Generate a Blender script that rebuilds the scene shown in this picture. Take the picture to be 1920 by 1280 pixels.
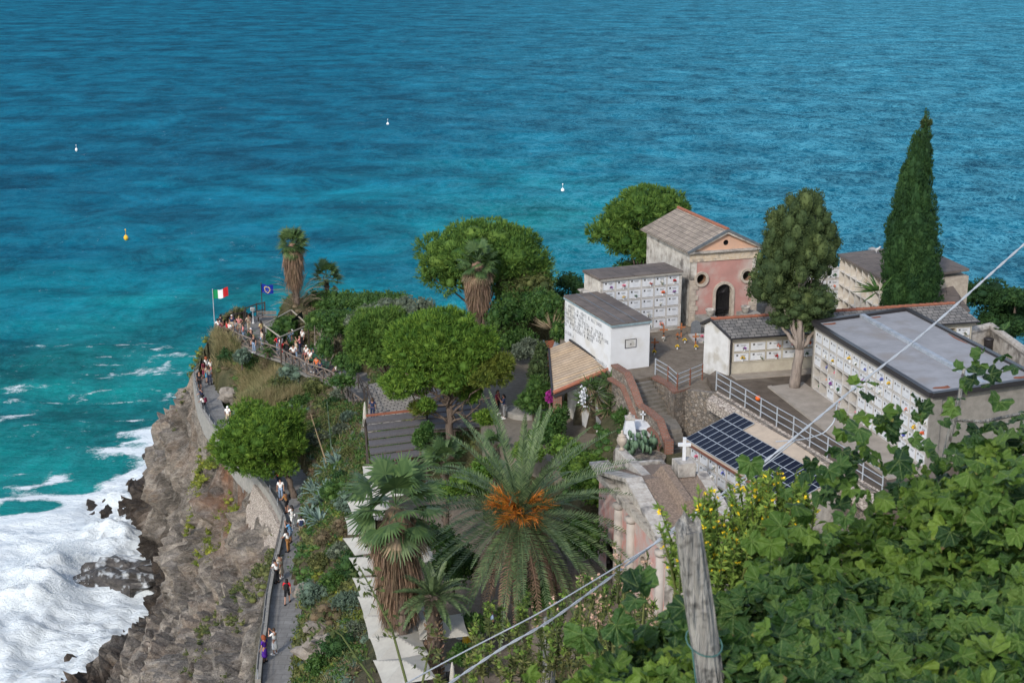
import bpy, math, random
import numpy as np
from mathutils import Vector, Matrix

# ------------------------------------------------------------------ camera, sky, sun
for o in list(bpy.data.objects): bpy.data.objects.remove(o)
S = bpy.context.scene; C = S.collection
CAM_H = 62.0; PITCH = math.radians(16); FPX = 2667.0
cam = bpy.data.cameras.new('camera'); co = bpy.data.objects.new('camera', cam); C.objects.link(co)
co.location = (0, 0, CAM_H); co.rotation_euler = (math.radians(90) - PITCH, 0, 0)
cam.sensor_width = 36; cam.lens = 50; cam.clip_end = 9000; cam.clip_start = 0.1
cam.dof.use_dof = True; cam.dof.focus_distance = 70; cam.dof.aperture_fstop = 11
S.camera = co
SUN_EL = math.radians(35); SUN_AZ = math.radians(205)
sd = Vector((math.sin(SUN_AZ) * math.cos(SUN_EL), math.cos(SUN_AZ) * math.cos(SUN_EL), math.sin(SUN_EL)))
w = bpy.data.worlds.new("World"); S.world = w; w.use_nodes = True
nt = w.node_tree; nt.nodes.clear()
sky = nt.nodes.new('ShaderNodeTexSky'); sky.sky_type = 'NISHITA'; sky.sun_disc = False
sky.sun_elevation = SUN_EL; sky.sun_rotation = SUN_AZ; sky.dust_density = 1.0; sky.air_density = 1.0; sky.ozone_density = 1.0
bg = nt.nodes.new('ShaderNodeBackground'); bg.inputs[1].default_value = 0.15
ow = nt.nodes.new('ShaderNodeOutputWorld')
hs_ = nt.nodes.new('ShaderNodeHueSaturation'); hs_.inputs['Saturation'].default_value = .78; nt.links.new(sky.outputs[0], hs_.inputs['Color']); nt.links.new(hs_.outputs[0], bg.inputs[0]); nt.links.new(bg.outputs[0], ow.inputs[0])
sl = bpy.data.lights.new('sun', 'SUN'); sl.energy = 1.5; sl.angle = math.radians(4.0); sl.color = (1, .94, .86)
so = bpy.data.objects.new('sun', sl); C.objects.link(so); so.rotation_euler = sd.to_track_quat('Z', 'Y').to_euler()
S.view_settings.view_transform = 'Standard'; S.view_settings.look = 'None'; S.view_settings.gamma = 1
S.view_settings.exposure = 0.85
S.cycles.max_bounces = 6; S.cycles.transparent_max_bounces = 4; S.cycles.use_denoising = True

R = np.random.default_rng(7); random.seed(7)
def A(*v): return np.array(v, float)

def U(px, py, z):      # the point at height z that the photograph shows at (px, py)
    a = (px - 960) / FPX; b = -(py - 640) / FPX
    y = math.cos(PITCH) + b * math.sin(PITCH); zz = -math.sin(PITCH) + b * math.cos(PITCH)
    t = (z - CAM_H) / zz
    return A(a * t, y * t, z)
def UD(px, py, d):
    a = (px - 960) / FPX; b = -(py - 640) / FPX
    v = A(a, math.cos(PITCH) + b * math.sin(PITCH), -math.sin(PITCH) + b * math.cos(PITCH))
    return A(0, 0, CAM_H) + v / np.linalg.norm(v) * d

# ------------------------------------------------------------------ noise
_perm = np.random.default_rng(3).integers(0, 1 << 30, 4096)
def _h(i, j, k):
    return _perm[(i + _perm[(j + _perm[k & 4095]) & 4095]) & 4095] / float(1 << 30)
def vnoise(p):
    p = np.asarray(p, float); i = np.floor(p).astype(np.int64); f = p - i; f = f * f * (3 - 2 * f)
    x, y, z = i[..., 0], i[..., 1], i[..., 2]; r = 0
    for dx in (0, 1):
        for dy in (0, 1):
            for dz in (0, 1):
                wgt = (f[..., 0] if dx else 1 - f[..., 0]) * (f[..., 1] if dy else 1 - f[..., 1]) * (f[..., 2] if dz else 1 - f[..., 2])
                r = r + wgt * _h(x + dx, y + dy, z + dz)
    return r * 2 - 1
def worley(p):
    p = np.asarray(p, float); i = np.floor(p).astype(np.int64); f1 = np.full(len(p), 9.); f2 = np.full(len(p), 9.); idv = np.zeros(len(p))
    for dx in (-1, 0, 1):
        for dy in (-1, 0, 1):
            for dz in (-1, 0, 1):
                x, y, z = i[:, 0] + dx, i[:, 1] + dy, i[:, 2] + dz; q = np.stack([x + _h(x, y, z), y + _h(x + 71, y, z), z + _h(x, y + 37, z)], 1); d = np.linalg.norm(p - q, axis=1); v = _h(x, y, z + 191)
                c = d < f1; f2 = np.where(c, f1, np.minimum(f2, d)); idv = np.where(c, v, idv); f1 = np.where(c, d, f1)
    return f1, f2, idv
def fbm(p, oct=4, ridged=False):
    p = np.asarray(p, float); s = 0; a = 1; t = 0
    for o in range(oct):
        n = vnoise(p + 17.3 * o)
        if ridged: n = 1 - 2 * np.abs(n)
        s = s + a * n; t += a; a *= .5; p = p * 2.03
    return s / t

# ------------------------------------------------------------------ materials
MATS = {}
def mat(name, c1, c2=None, scale=3.0, rough=.8, bump=0.0, bscale=None, stretch=(1, 1, 1), leaf=0.0, isl=0.0, spec=.3, metal=0.0, c3=None, s3=.6):
    if name in MATS: return MATS[name]
    m = bpy.data.materials.new(name); m.use_nodes = True; t = m.node_tree; n = t.nodes; L = t.links.new
    b = n['Principled BSDF']; b.inputs['Roughness'].default_value = rough; b.inputs['Specular IOR Level'].default_value = spec
    b.inputs['Metallic'].default_value = metal
    b.inputs['Base Color'].default_value = (*c1, 1)
    out = None
    if c2 is not None or bump:
        g = n.new('ShaderNodeNewGeometry'); mp = n.new('ShaderNodeMapping'); mp.inputs['Scale'].default_value = stretch
        L(g.outputs['Position'], mp.inputs['Vector'])
    if c2 is not None:
        nz = n.new('ShaderNodeTexNoise'); nz.inputs['Scale'].default_value = scale; nz.inputs['Detail'].default_value = 6; nz.inputs['Roughness'].default_value = .65
        L(mp.outputs[0], nz.inputs['Vector'])
        r = n.new('ShaderNodeValToRGB'); r.color_ramp.elements[0].position = .36; r.color_ramp.elements[1].position = .64
        r.color_ramp.elements[0].color = (*c1, 1); r.color_ramp.elements[1].color = (*c2, 1)
        L(nz.outputs[0], r.inputs[0]); out = r.outputs[0]
        if c3 is not None:
            n3 = n.new('ShaderNodeTexNoise'); n3.inputs['Scale'].default_value = s3; n3.inputs['Detail'].default_value = 5
            L(g.outputs['Position'], n3.inputs['Vector'])
            r3 = n.new('ShaderNodeValToRGB'); r3.color_ramp.elements[0].position = .52; r3.color_ramp.elements[1].position = .66
            L(n3.outputs[0], r3.inputs[0]); mx = n.new('ShaderNodeMix'); mx.data_type = 'RGBA'
            L(r3.outputs[0], mx.inputs[0]); L(out, mx.inputs[6]); mx.inputs[7].default_value = (*c3, 1); out = mx.outputs[2]
        L(out, b.inputs['Base Color'])
    if isl:
        g2 = n.new('ShaderNodeNewGeometry'); hs = n.new('ShaderNodeHueSaturation')
        mr = n.new('ShaderNodeMapRange'); mr.inputs[3].default_value = 1 - isl; mr.inputs[4].default_value = 1 + isl
        L(g2.outputs['Random Per Island'], mr.inputs[0]); L(mr.outputs[0], hs.inputs['Value'])
        mr2 = n.new('ShaderNodeMapRange'); mr2.inputs[3].default_value = .5 + .05 * isl; mr2.inputs[4].default_value = .5 - .05 * isl
        L(g2.outputs['Random Per Island'], mr2.inputs[0]); L(mr2.outputs[0], hs.inputs['Hue'])
        if out is not None: L(out, hs.inputs['Color'])
        else: hs.inputs['Color'].default_value = (*c1, 1)
        out = hs.outputs[0]; L(out, b.inputs['Base Color'])
    if bump:
        nb = n.new('ShaderNodeTexNoise'); nb.inputs['Scale'].default_value = bscale or scale * 3; nb.inputs['Detail'].default_value = 6
        L(mp.outputs[0], nb.inputs['Vector']); bp = n.new('ShaderNodeBump'); bp.inputs['Strength'].default_value = min(1, bump); bp.inputs['Distance'].default_value = .06
        L(nb.outputs[0], bp.inputs['Height']); L(bp.outputs[0], b.inputs['Normal'])
    if leaf:
        tr = n.new('ShaderNodeBsdfTranslucent'); ms = n.new('ShaderNodeMixShader'); ms.inputs[0].default_value = leaf
        if out is not None: L(out, tr.inputs[0])
        else: tr.inputs[0].default_value = (*c1, 1)
        L(b.outputs[0], ms.inputs[1]); L(tr.outputs[0], ms.inputs[2]); L(ms.outputs[0], n['Material Output'].inputs[0])
    MATS[name] = m; return m

def brickmat(name, c1, c2, mortar, bw=.5, bh=.25, msize=.02, rough=.85, bump=.5, axis='xz', stain=None, offset=.5, rot=0.0, isl=None):
    """tiles or bricks laid in the mesh's own UV (metres)"""
    m = bpy.data.materials.new(name); m.use_nodes = True; t = m.node_tree; n = t.nodes; L = t.links.new
    b = n['Principled BSDF']; b.inputs['Roughness'].default_value = rough; b.inputs['Specular IOR Level'].default_value = .25
    uv = n.new('ShaderNodeUVMap'); br = n.new('ShaderNodeTexBrick')
    br.inputs['Scale'].default_value = 1; br.inputs['Brick Width'].default_value = bw; br.inputs['Row Height'].default_value = bh
    br.inputs['Mortar Size'].default_value = msize; br.inputs['Color1'].default_value = (*c1, 1); br.inputs['Color2'].default_value = (*c2, 1)
    br.inputs['Mortar'].default_value = (*mortar, 1); br.offset = offset; br.inputs['Mortar Smooth'].default_value = .3
    nz = n.new('ShaderNodeTexNoise'); nz.inputs['Scale'].default_value = 5; nz.inputs['Detail'].default_value = 4
    va = n.new('ShaderNodeVectorMath'); va.operation = 'SCALE'; va.inputs['Scale'].default_value = .03
    vb = n.new('ShaderNodeVectorMath'); L(nz.outputs['Color'], va.inputs[0]); L(uv.outputs[0], vb.inputs[0]); L(va.outputs[0], vb.inputs[1])
    L(uv.outputs[0], nz.inputs['Vector']); L(vb.outputs[0], br.inputs['Vector'])
    g = n.new('ShaderNodeNewGeometry'); n2 = n.new('ShaderNodeTexNoise'); n2.inputs['Scale'].default_value = 1.3; n2.inputs['Detail'].default_value = 8; n2.inputs['Roughness'].default_value = .7
    L(g.outputs['Position'], n2.inputs['Vector'])
    r = n.new('ShaderNodeValToRGB'); r.color_ramp.elements[0].position = .3; r.color_ramp.elements[1].position = .7
    r.color_ramp.elements[0].color = (.5, .5, .5, 1) if stain is None else (*stain, 1); r.color_ramp.elements[1].color = (1.1, 1.1, 1.1, 1)
    L(n2.outputs[0], r.inputs[0]); mx = n.new('ShaderNodeMix'); mx.data_type = 'RGBA'; mx.blend_type = 'MULTIPLY'; mx.inputs[0].default_value = .75
    L(br.outputs[0], mx.inputs[6]); L(r.outputs[0], mx.inputs[7]); L(mx.outputs[2], b.inputs['Base Color'])
    bp = n.new('ShaderNodeBump'); bp.inputs['Strength'].default_value = bump; bp.inputs['Distance'].default_value = .03; bp.invert = True
    L(br.outputs['Fac'], bp.inputs['Height']); L(bp.outputs[0], b.inputs['Normal'])
    MATS[name] = m; return m

def stonemat(name, cols, mortar, scale=3.2, rough=.9):
    m = bpy.data.materials.new(name); m.use_nodes = True; t = m.node_tree; n = t.nodes; L = t.links.new
    b = n['Principled BSDF']; b.inputs['Roughness'].default_value = rough; b.inputs['Specular IOR Level'].default_value = .2
    g = n.new('ShaderNodeNewGeometry'); mp = n.new('ShaderNodeMapping'); mp.inputs['Scale'].default_value = (1, 1, 1.5); L(g.outputs['Position'], mp.inputs[0])
    nz = n.new('ShaderNodeTexNoise'); nz.inputs['Scale'].default_value = 2.5; nz.inputs['Detail'].default_value = 3; L(mp.outputs[0], nz.inputs[0])
    mixv = n.new('ShaderNodeMix'); mixv.data_type = 'RGBA'; mixv.inputs[0].default_value = .12; L(mp.outputs[0], mixv.inputs[6]); L(nz.outputs['Color'], mixv.inputs[7])
    v = n.new('ShaderNodeTexVoronoi'); v.inputs['Scale'].default_value = scale; L(mixv.outputs[2], v.inputs['Vector'])
    ve = n.new('ShaderNodeTexVoronoi'); ve.feature = 'DISTANCE_TO_EDGE'; ve.inputs['Scale'].default_value = scale; L(mixv.outputs[2], ve.inputs['Vector'])
    sp = n.new('ShaderNodeSeparateColor'); L(v.outputs['Color'], sp.inputs[0])
    r = n.new('ShaderNodeValToRGB'); e = r.color_ramp.elements; e[0].color = (*cols[0], 1); e[1].color = (*cols[-1], 1)
    for q, cc in enumerate(cols[1:-1]): e.new((q + 1) / (len(cols) - 1)).color = (*cc, 1)
    L(sp.outputs[0], r.inputs[0])
    n2 = n.new('ShaderNodeTexNoise'); n2.inputs['Scale'].default_value = 12; n2.inputs['Detail'].default_value = 6; L(g.outputs['Position'], n2.inputs[0])
    m1 = n.new('ShaderNodeMix'); m1.data_type = 'RGBA'; m1.blend_type = 'OVERLAY'; m1.inputs[0].default_value = .7; L(r.outputs[0], m1.inputs[6]); L(n2.outputs[0], m1.inputs[7])
    r2 = n.new('ShaderNodeValToRGB'); r2.color_ramp.elements[0].position = .01; r2.color_ramp.elements[1].position = .09; L(ve.outputs['Distance'], r2.inputs[0])
    m2 = n.new('ShaderNodeMix'); m2.data_type = 'RGBA'; L(r2.outputs[0], m2.inputs[0]); m2.inputs[6].default_value = (*mortar, 1); L(m1.outputs[2], m2.inputs[7]); L(m2.outputs[2], b.inputs['Base Color'])
    bp = n.new('ShaderNodeBump'); bp.inputs['Strength'].default_value = .7; bp.inputs['Distance'].default_value = .06; L(r2.outputs[0], bp.inputs['Height']); L(bp.outputs[0], b.inputs['Normal'])
    MATS[name] = m; return m

# ------------------------------------------------------------------ objects
def tag(o, label=None, cat=None, group=None, kind=None):
    if label: o['label'] = label
    if cat: o['category'] = cat
    if group: o['group'] = group
    if kind: o['kind'] = kind
    return o
def thing(name, label, cat, loc, group=None, rz=0.0):
    o = bpy.data.objects.new(name, None); C.objects.link(o); o.empty_display_size = .3
    o.location = tuple(float(v) for v in loc); o.rotation_euler = (0, 0, rz)
    return tag(o, label, cat, group)

def rawmesh(name, V, F, mats, fm=None, uv=None, smooth=False, sizes=None):
    """V (n,3) array; F either (m,k) array or list of tuples"""
    me = bpy.data.meshes.new(name); V = np.asarray(V, np.float32)
    if isinstance(F, np.ndarray):
        k = F.shape[1]; m = len(F); flat = F.astype(np.int32).ravel(); starts = np.arange(0, m * k, k, dtype=np.int32); tot = np.full(m, k, np.int32)
    else:
        tot = np.array([len(f) for f in F], np.int32); flat = np.array([i for f in F for i in f], np.int32); starts = np.concatenate([[0], np.cumsum(tot)[:-1]]).astype(np.int32); m = len(F)
    me.vertices.add(len(V)); me.vertices.foreach_set('co', V.ravel())
    me.loops.add(len(flat)); me.loops.foreach_set('vertex_index', flat)
    me.polygons.add(m); me.polygons.foreach_set('loop_start', starts)
    for q in (mats if isinstance(mats, (list, tuple)) else [mats]): me.materials.append(q)
    if fm is not None: me.polygons.foreach_set('material_index', np.asarray(fm, np.int32))
    me.polygons.foreach_set('use_smooth', np.full(m, bool(smooth)))
    if uv is not None:
        l = me.uv_layers.new(name='UVMap'); l.data.foreach_set('uv', np.asarray(uv, np.float32).ravel())
    me.update(calc_edges=True); me.validate(clean_customdata=False)
    return me
def link(name, me, parent=None, loc=None, rz=0.0):
    o = bpy.data.objects.new(name, me); C.objects.link(o)
    if parent is not None: o.parent = parent
    if loc is not None: o.location = tuple(float(v) for v in loc)
    if rz: o.rotation_euler = (0, 0, rz)
    return o

class MB:
    def __init__(s): s.V = []; s.F = []; s.M = []; s.UV = []; s.mi = 0; s.sm = False
    def add(s, vs, fs, uvs=None):
        b = len(s.V); s.V += [tuple(map(float, v)) for v in vs]
        for q, f in enumerate(fs):
            s.F.append(tuple(b + i for i in f)); s.M.append(s.mi)
            if uvs: s.UV += uvs[q]
            else:
                P = [A(*vs[i]) for i in f]; n = np.cross(P[1] - P[0], P[2] - P[0]); n = n / (np.linalg.norm(n) + 1e-9)
                if abs(n[2]) > .75: t = A(*s.dir, 0) if hasattr(s, 'dir') else A(1, 0, 0); t = t - n * t.dot(n)
                else: t = np.cross(A(0, 0, 1), n)
                t = t / (np.linalg.norm(t) + 1e-9); bb = np.cross(n, t)
                s.UV += [(float(p.dot(t)), float(p.dot(bb))) for p in P]
        return s
    def prism(s, poly, z0, z1):          # poly list of (x,y); z0/z1 scalars or lists
        n = len(poly); a0 = z0 if hasattr(z0, '__len__') else [z0] * n; a1 = z1 if hasattr(z1, '__len__') else [z1] * n
        ar = sum(poly[i][0] * poly[(i + 1) % n][1] - poly[(i + 1) % n][0] * poly[i][1] for i in range(n))
        if ar < 0: poly = poly[::-1]; a0 = list(a0)[::-1]; a1 = list(a1)[::-1]
        vs = [(p[0], p[1], z) for p, z in zip(poly, a0)] + [(p[0], p[1], z) for p, z in zip(poly, a1)]
        fs = [tuple(range(n - 1, -1, -1)), tuple(range(n, 2 * n))] + [(i, (i + 1) % n, n + (i + 1) % n, n + i) for i in range(n)]
        return s.add(vs, fs)
    def hexa(s, v8):                      # bottom 4 ccw, top 4 ccw
        return s.add(v8, [(3, 2, 1, 0), (4, 5, 6, 7), (0, 1, 5, 4), (1, 2, 6, 5), (2, 3, 7, 6), (3, 0, 4, 7)])
    def box(s, c, sz, rz=0.0, R3=None):
        x, y, z = [q / 2 for q in sz]; P = [(-x, -y, -z), (x, -y, -z), (x, y, -z), (-x, y, -z), (-x, -y, z), (x, -y, z), (x, y, z), (-x, y, z)]
        if R3 is None: R3 = Matrix.Rotation(rz, 3, 'Z')
        return s.hexa([tuple(R3 @ Vector(p) + Vector(c)) for p in P])
    def bar(s, a, b, w, h=None, up=(0, 0, 1)):   # a box running from a to b
        a = Vector(a); b = Vector(b); h = h or w; d = b - a; L = d.length
        if L < 1e-6: return s
        d.normalize(); u = Vector(up)
        if abs(d.dot(u)) > .98: u = Vector((1, 0, 0))
        x = d.cross(u).normalized(); y = x.cross(d).normalized()
        P = [a - x * w / 2 - y * h / 2, a + x * w / 2 - y * h / 2, b + x * w / 2 - y * h / 2, b - x * w / 2 - y * h / 2]
        return s.hexa([tuple(p) for p in P] + [tuple(p + y * h) for p in P])
    def tube(s, pts, r, n=8, cap=True):
        pts = [Vector(p) for p in pts]; k = len(pts); r = r if hasattr(r, '__len__') else [r] * k
        vs = []; ref = Vector((0, 0, 1))
        for i, p in enumerate(pts):
            d = (pts[min(i + 1, k - 1)] - pts[max(i - 1, 0)]).normalized()
            if i == 0: ref = Vector((1, 0, 0)) if abs(d.z) > .8 else Vector((0, 0, 1))
            x = d.cross(ref).normalized(); y = x.cross(d).normalized(); ref = y
            for j in range(n):
                t = 2 * math.pi * j / n; vs.append(tuple(p + (x * math.cos(t) + y * math.sin(t)) * r[i]))
        fs = [(i * n + j, i * n + (j + 1) % n, (i + 1) * n + (j + 1) % n, (i + 1) * n + j) for i in range(k - 1) for j in range(n)]
        if cap: fs += [tuple(range(n - 1, -1, -1)), tuple((k - 1) * n + j for j in range(n))]
        return s.add(vs, fs)
    def lathe(s, prof, c=(0, 0, 0), n=12):
        vs = [(c[0] + r * math.cos(2 * math.pi * j / n), c[1] + r * math.sin(2 * math.pi * j / n), c[2] + z) for r, z in prof for j in range(n)]
        fs = [(i * n + j, i * n + (j + 1) % n, (i + 1) * n + (j + 1) % n, (i + 1) * n + j) for i in range(len(prof) - 1) for j in range(n)]
        fs += [tuple(range(n - 1, -1, -1)), tuple((len(prof) - 1) * n + j for j in range(n))]
        return s.add(vs, fs)
    def build(s, name, mats, parent=None, smooth=False, label=None, local=False, bevel=0.0):
        V = np.array(s.V, float)
        if parent is not None and not local: V = V - np.array(parent.location)
        me = rawmesh(name, V, s.F, mats, s.M, s.UV, smooth)
        o = link(name, me, parent)
        if bevel:
            b = o.modifiers.new('bevel', 'BEVEL'); b.width = bevel; b.segments = 1; b.limit_method = 'ANGLE'; b.angle_limit = math.radians(40)
        if label: o['label'] = label
        return o
def copyobj(o, parent=None):
    c = o.copy(); C.objects.link(c)
    if parent is not None: c.parent = parent
    for ch in list(o.children): copyobj(ch, c)
    return c
ORD = ['first', 'second', 'third', 'fourth', 'fifth', 'sixth', 'seventh', 'eighth', 'ninth', 'tenth', 'eleventh', 'twelfth', 'thirteenth', 'fourteenth', 'fifteenth', 'sixteenth', 'seventeenth', 'eighteenth', 'nineteenth', 'twentieth']

# ------------------------------------------------------------------ foliage
def nrm(v): return v / (np.linalg.norm(v, axis=-1, keepdims=True) + 1e-9)
def blades(P, D, k, length, width, spread, up=0.0, jit=0.0, rng=R, shape=.45):
    """k lozenge leaves from every point P along D +- spread; returns V, F (quads)"""
    N = len(P); P = np.repeat(P, k, 0); D = np.repeat(D, k, 0)
    d = nrm(D + rng.normal(0, spread, D.shape) + A(0, 0, up)); L = length * rng.uniform(.65, 1.25, (len(P), 1))
    s = nrm(np.cross(d, rng.normal(0, 1, d.shape))) * width * rng.uniform(.7, 1.3, (len(P), 1)) * .5
    b = P + rng.normal(0, jit, P.shape) if jit else P
    V = np.stack([b, b + d * L * shape + s, b + d * L, b + d * L * shape - s], 1).reshape(-1, 3)
    return V, np.arange(len(V)).reshape(-1, 4)
def sphere_pts(n, rng=R):
    return nrm(rng.normal(0, 1, (n, 3)))
def crown(lobes, n, bump=.12, lo=-1.0, rng=R, bs=1.3, keep=.8, rag=(.86, 1.03)):
    """points and normals on the skin of a union of ellipsoids (cx,cy,cz,rx,ry,rz)"""
    lobes = np.asarray(lobes, float); ar = (lobes[:, 3] * lobes[:, 4] + lobes[:, 4] * lobes[:, 5] + lobes[:, 3] * lobes[:, 5]); ar = ar / ar.sum()
    Ps = []; Ns = []
    for l, a in zip(lobes, ar):
        m = max(8, int(n * a)); s = sphere_pts(m, rng); s = s[s[:, 2] > lo]
        rad = 1 + bump * fbm(s * l[3:6].mean() * bs + l[:3], 2)[:, None]
        rad = rad * rng.uniform(*rag, (len(s), 1))
        Ps.append(l[:3] + s * l[3:6] * rad); Ns.append(nrm(s / l[3:6]))
    P = np.concatenate(Ps); Nn = np.concatenate(Ns); ok = np.ones(len(P), bool)
    for l in lobes:
        q = (((P - l[:3]) / l[3:6]) ** 2).sum(1); ok &= q > keep ** 2 * .8
    return P[ok], Nn[ok]
def cores(lobes, f=.72):  # solid inner balls added to block light inside the foliage
    Vs = []; Fs = []; b = 0; n = 8; m = 6
    for l in lobes:
        vs = []
        for i in range(m + 1):
            ph = math.pi * i / m
            for j in range(n):
                th = 2 * math.pi * j / n; vs.append((l[0] + l[3] * f * math.sin(ph) * math.cos(th), l[1] + l[4] * f * math.sin(ph) * math.sin(th), l[2] + l[5] * f * math.cos(ph)))
        Vs.append(np.array(vs)); Fs.append(np.array([(b + i * n + j, b + i * n + (j + 1) % n, b + (i + 1) * n + (j + 1) % n, b + (i + 1) * n + j) for i in range(m) for j in range(n)])); b += len(vs)
    return np.concatenate(Vs), np.concatenate(Fs)
def join(parts):
    Vs = []; Fs = []; b = 0
    for V, F in parts: Vs.append(V); Fs.append(F + b); b += len(V)
    return np.concatenate(Vs), np.concatenate(Fs)
def foliage(name, parts, m, parent, label=None):
    V, F = join(parts) if isinstance(parts, list) else parts
    V = V - np.array(parent.location) if parent is not None else V
    me = rawmesh(name, V, F, m); o = link(name, me, parent)
    if label: o['label'] = label
    return o
def puffs(c, r, n, sub, rng=R, zlo=-.3, flat=1.0):
    """sub-lobes on the shell of an ellipsoid: an uneven crown"""
    c = A(*c); r = A(*r); out = [(*c, *(r * .58))]
    for k in range(n):
        th = k * 2.39996 + rng.uniform(-.3, .3); z = zlo + (1 - zlo) * (k + .5) / n; q = math.sqrt(max(0, 1 - z * z))
        d = A(q * math.cos(th), q * math.sin(th), z); s = sub * rng.uniform(.6, 1.4)
        out.append((*(c + d * r * (1 - sub * .75)), *(np.array(r) * s * A(1, 1, 1.0 * flat) * 1.0)))
    return out
# ------------------------------------------------------------------ shared materials
rock = None
m_path = brickmat('path_paving', (.25, .245, .235), (.21, .205, .195), (.15, .145, .135), .9, .55, .02, bump=.15)
m_conc = mat('concrete', (.30, .285, .255), (.22, .21, .19), 2.5, .9, .2, 20)
m_yard = mat('packed_earth', (.075, .058, .043), (.115, .09, .068), 1.6, .95, .6, 14, c3=(.15, .125, .10), s3=.35)
m_dirt = mat('grave_earth', (.13, .105, .08), (.19, .16, .125), 2.2, .95, .9, 9)
m_slabwalk = mat('walkway_concrete', (.33, .29, .245), (.24, .21, .175), 1.1, .9, .25, 18)
m_white = mat('white_plaster', (.56, .56, .55), (.46, .455, .44), 1.2, .85, .1, 30, c3=(.38, .36, .32), s3=1.1)
m_marble = mat('white_marble', (.62, .63, .64), (.50, .52, .55), 2.6, .35, 0, spec=.5)
m_niche = mat('niche_frame_stone', (.52, .50, .47), (.40, .375, .34), 2.2, .6)
m_beige = mat('beige_plaster', (.46, .42, .34), (.36, .325, .26), 1.5, .85, .15, 25)
m_open = mat('bare_niche_plaster', (.42, .36, .29), (.30, .25, .20), 3, .95)
m_dark = mat('unlit_dark', (.02, .02, .022), rough=.8)  # near-black colour standing in for the shade inside openings
m_photo = mat('photo_plate', (.06, .055, .05), rough=.35)
m_letter = mat('lettering', (.045, .05, .06), rough=.6)
m_slabroof = brickmat('roof_slabs', (.165, .135, .115), (.12, .10, .09), (.05, .045, .04), 1.6, 1.1, .02, bump=.3)
m_slate = brickmat('slate_tiles', (.235, .22, .205), (.15, .145, .14), (.05, .05, .05), .42, .30, .025, bump=.6)
m_slate2 = brickmat('sand_slate_tiles', (.36, .30, .24), (.27, .225, .185), (.10, .085, .07), .42, .32, .022, bump=.6, offset=.0)
m_tan = brickmat('tan_roof_sheet', (.46, .34, .22), (.39, .31, .23), (.13, .095, .07), 12, .30, .03, bump=.7, offset=0.0)
m_terra = mat('terracotta', (.31, .115, .065), (.22, .09, .06), 4, .85, .3, 20)
m_brick = brickmat('red_brick', (.30, .095, .055), (.22, .08, .05), (.20, .17, .14), .26, .09, .02, bump=.5)
m_pink = mat('pink_plaster', (.41, .215, .185), (.34, .185, .16), .9, .9, .15, 12, c3=(.40, .33, .29), s3=.55)
m_pinkold = mat('worn_pink_plaster', (.46, .22, .19), (.42, .35, .32), 1.3, .9, .2, 10, c3=(.36, .33, .31), s3=.9)
m_oldwall = mat('weathered_plaster', (.52, .49, .44), (.30, .27, .235), 1.8, .95, .5, 9, c3=(.15, .135, .12), s3=.9)
m_trim = mat('stone_trim', (.44, .38, .31), (.31, .265, .22), 3, .85, .4, 12)
m_oldstone = mat('lichen_stone', (.46, .43, .385), (.31, .28, .245), 3.5, .9, .5, 16, c3=(.16, .15, .14), s3=1.5)
m_gravelroof = mat('gravel_roof', (.27, .20, .15), (.13, .10, .08), 9, .95, .9, 14)
m_lead = mat('lead_flashing', (.12, .14, .155), (.09, .10, .11), 3, .6)
m_bluetrim = mat('pale_blue_fascia', (.24, .33, .36), (.15, .20, .22), 4, .7)
m_darkmetal = mat('dark_fascia_metal', (.03, .028, .03), rough=.45, spec=.4)
m_roofing = mat('grey_roofing_felt', (.29, .29, .30), (.23, .232, .24), .8, .9, .12, 5, c3=(.24, .225, .215), s3=.4, spec=.1)
m_rust = mat('rusty_stain', (.16, .05, .025), (.26, .09, .045), 5, .9)
m_galv = mat('galvanised_steel', (.42, .45, .48), (.36, .39, .42), 6, .45, metal=.3)
m_rustpost = mat('rusty_post', (.14, .05, .03), (.2, .09, .06), 8, .9)
m_wood = mat('weathered_timber', (.23, .185, .15), (.15, .12, .10), 6, .85, .4, 20, stretch=(1, 1, .25))
m_darkwood = mat('dark_timber', (.045, .035, .03), (.07, .055, .045), 6, .85)
m_greywood = mat('grey_timber', (.36, .35, .32), (.17, .165, .155), 26, .95, 1, 60, stretch=(1, 1, .07), c3=(.12, .115, .105), s3=30)
m_thatch = mat('brush_thatch', (.135, .13, .135), (.10, .095, .10), 36, .95, .8, 50, stretch=(1, .15, .15))
m_canvas = mat('cream_canvas', (.52, .50, .44), (.43, .41, .36), 1.6, .9, leaf=.15)
m_stonewall = stonemat('stone_masonry', [(.17, .15, .13), (.25, .215, .175), (.12, .11, .10), (.21, .17, .13), (.29, .26, .225)], (.13, .11, .09), 4.6)
m_pale_stone = stonemat('pale_stone_coping', [(.42, .37, .31), (.33, .28, .24), (.48, .42, .36)], (.16, .13, .11), 4.5)
m_step = mat('stone_steps', (.20, .18, .155), (.13, .12, .10), 2.4, .95, .4, 12)
m_bark = mat('bark', (.14, .105, .08), (.08, .062, .05), 7, .95, .9, 18, stretch=(1, 1, .25))
m_palebark = mat('cypress_bark', (.27, .225, .19), (.17, .14, .12), 7, .95, .9, 20, stretch=(1, 1, .12))
m_pine = mat('pine_needles', (.064, .142, .016), (.125, .22, .028), .55, .75, leaf=.24, isl=.42)
m_pine2 = mat('dark_pine_needles', (.052, .118, .018), (.098, .18, .03), .5, .75, leaf=.22, isl=.42)
m_pine3 = mat('yellowing_pine_needles', (.095, .14, .02), (.14, .165, .025), .6, .75, leaf=.24, isl=.4)
m_cyp = mat('cypress_leaves', (.014, .048, .014), (.030, .078, .018), .7, .8, leaf=.10, isl=.4)
m_cyp2 = mat('olive_cypress_leaves', (.058, .088, .027), (.034, .060, .020), .7, .8, leaf=.12, isl=.45)
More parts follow.
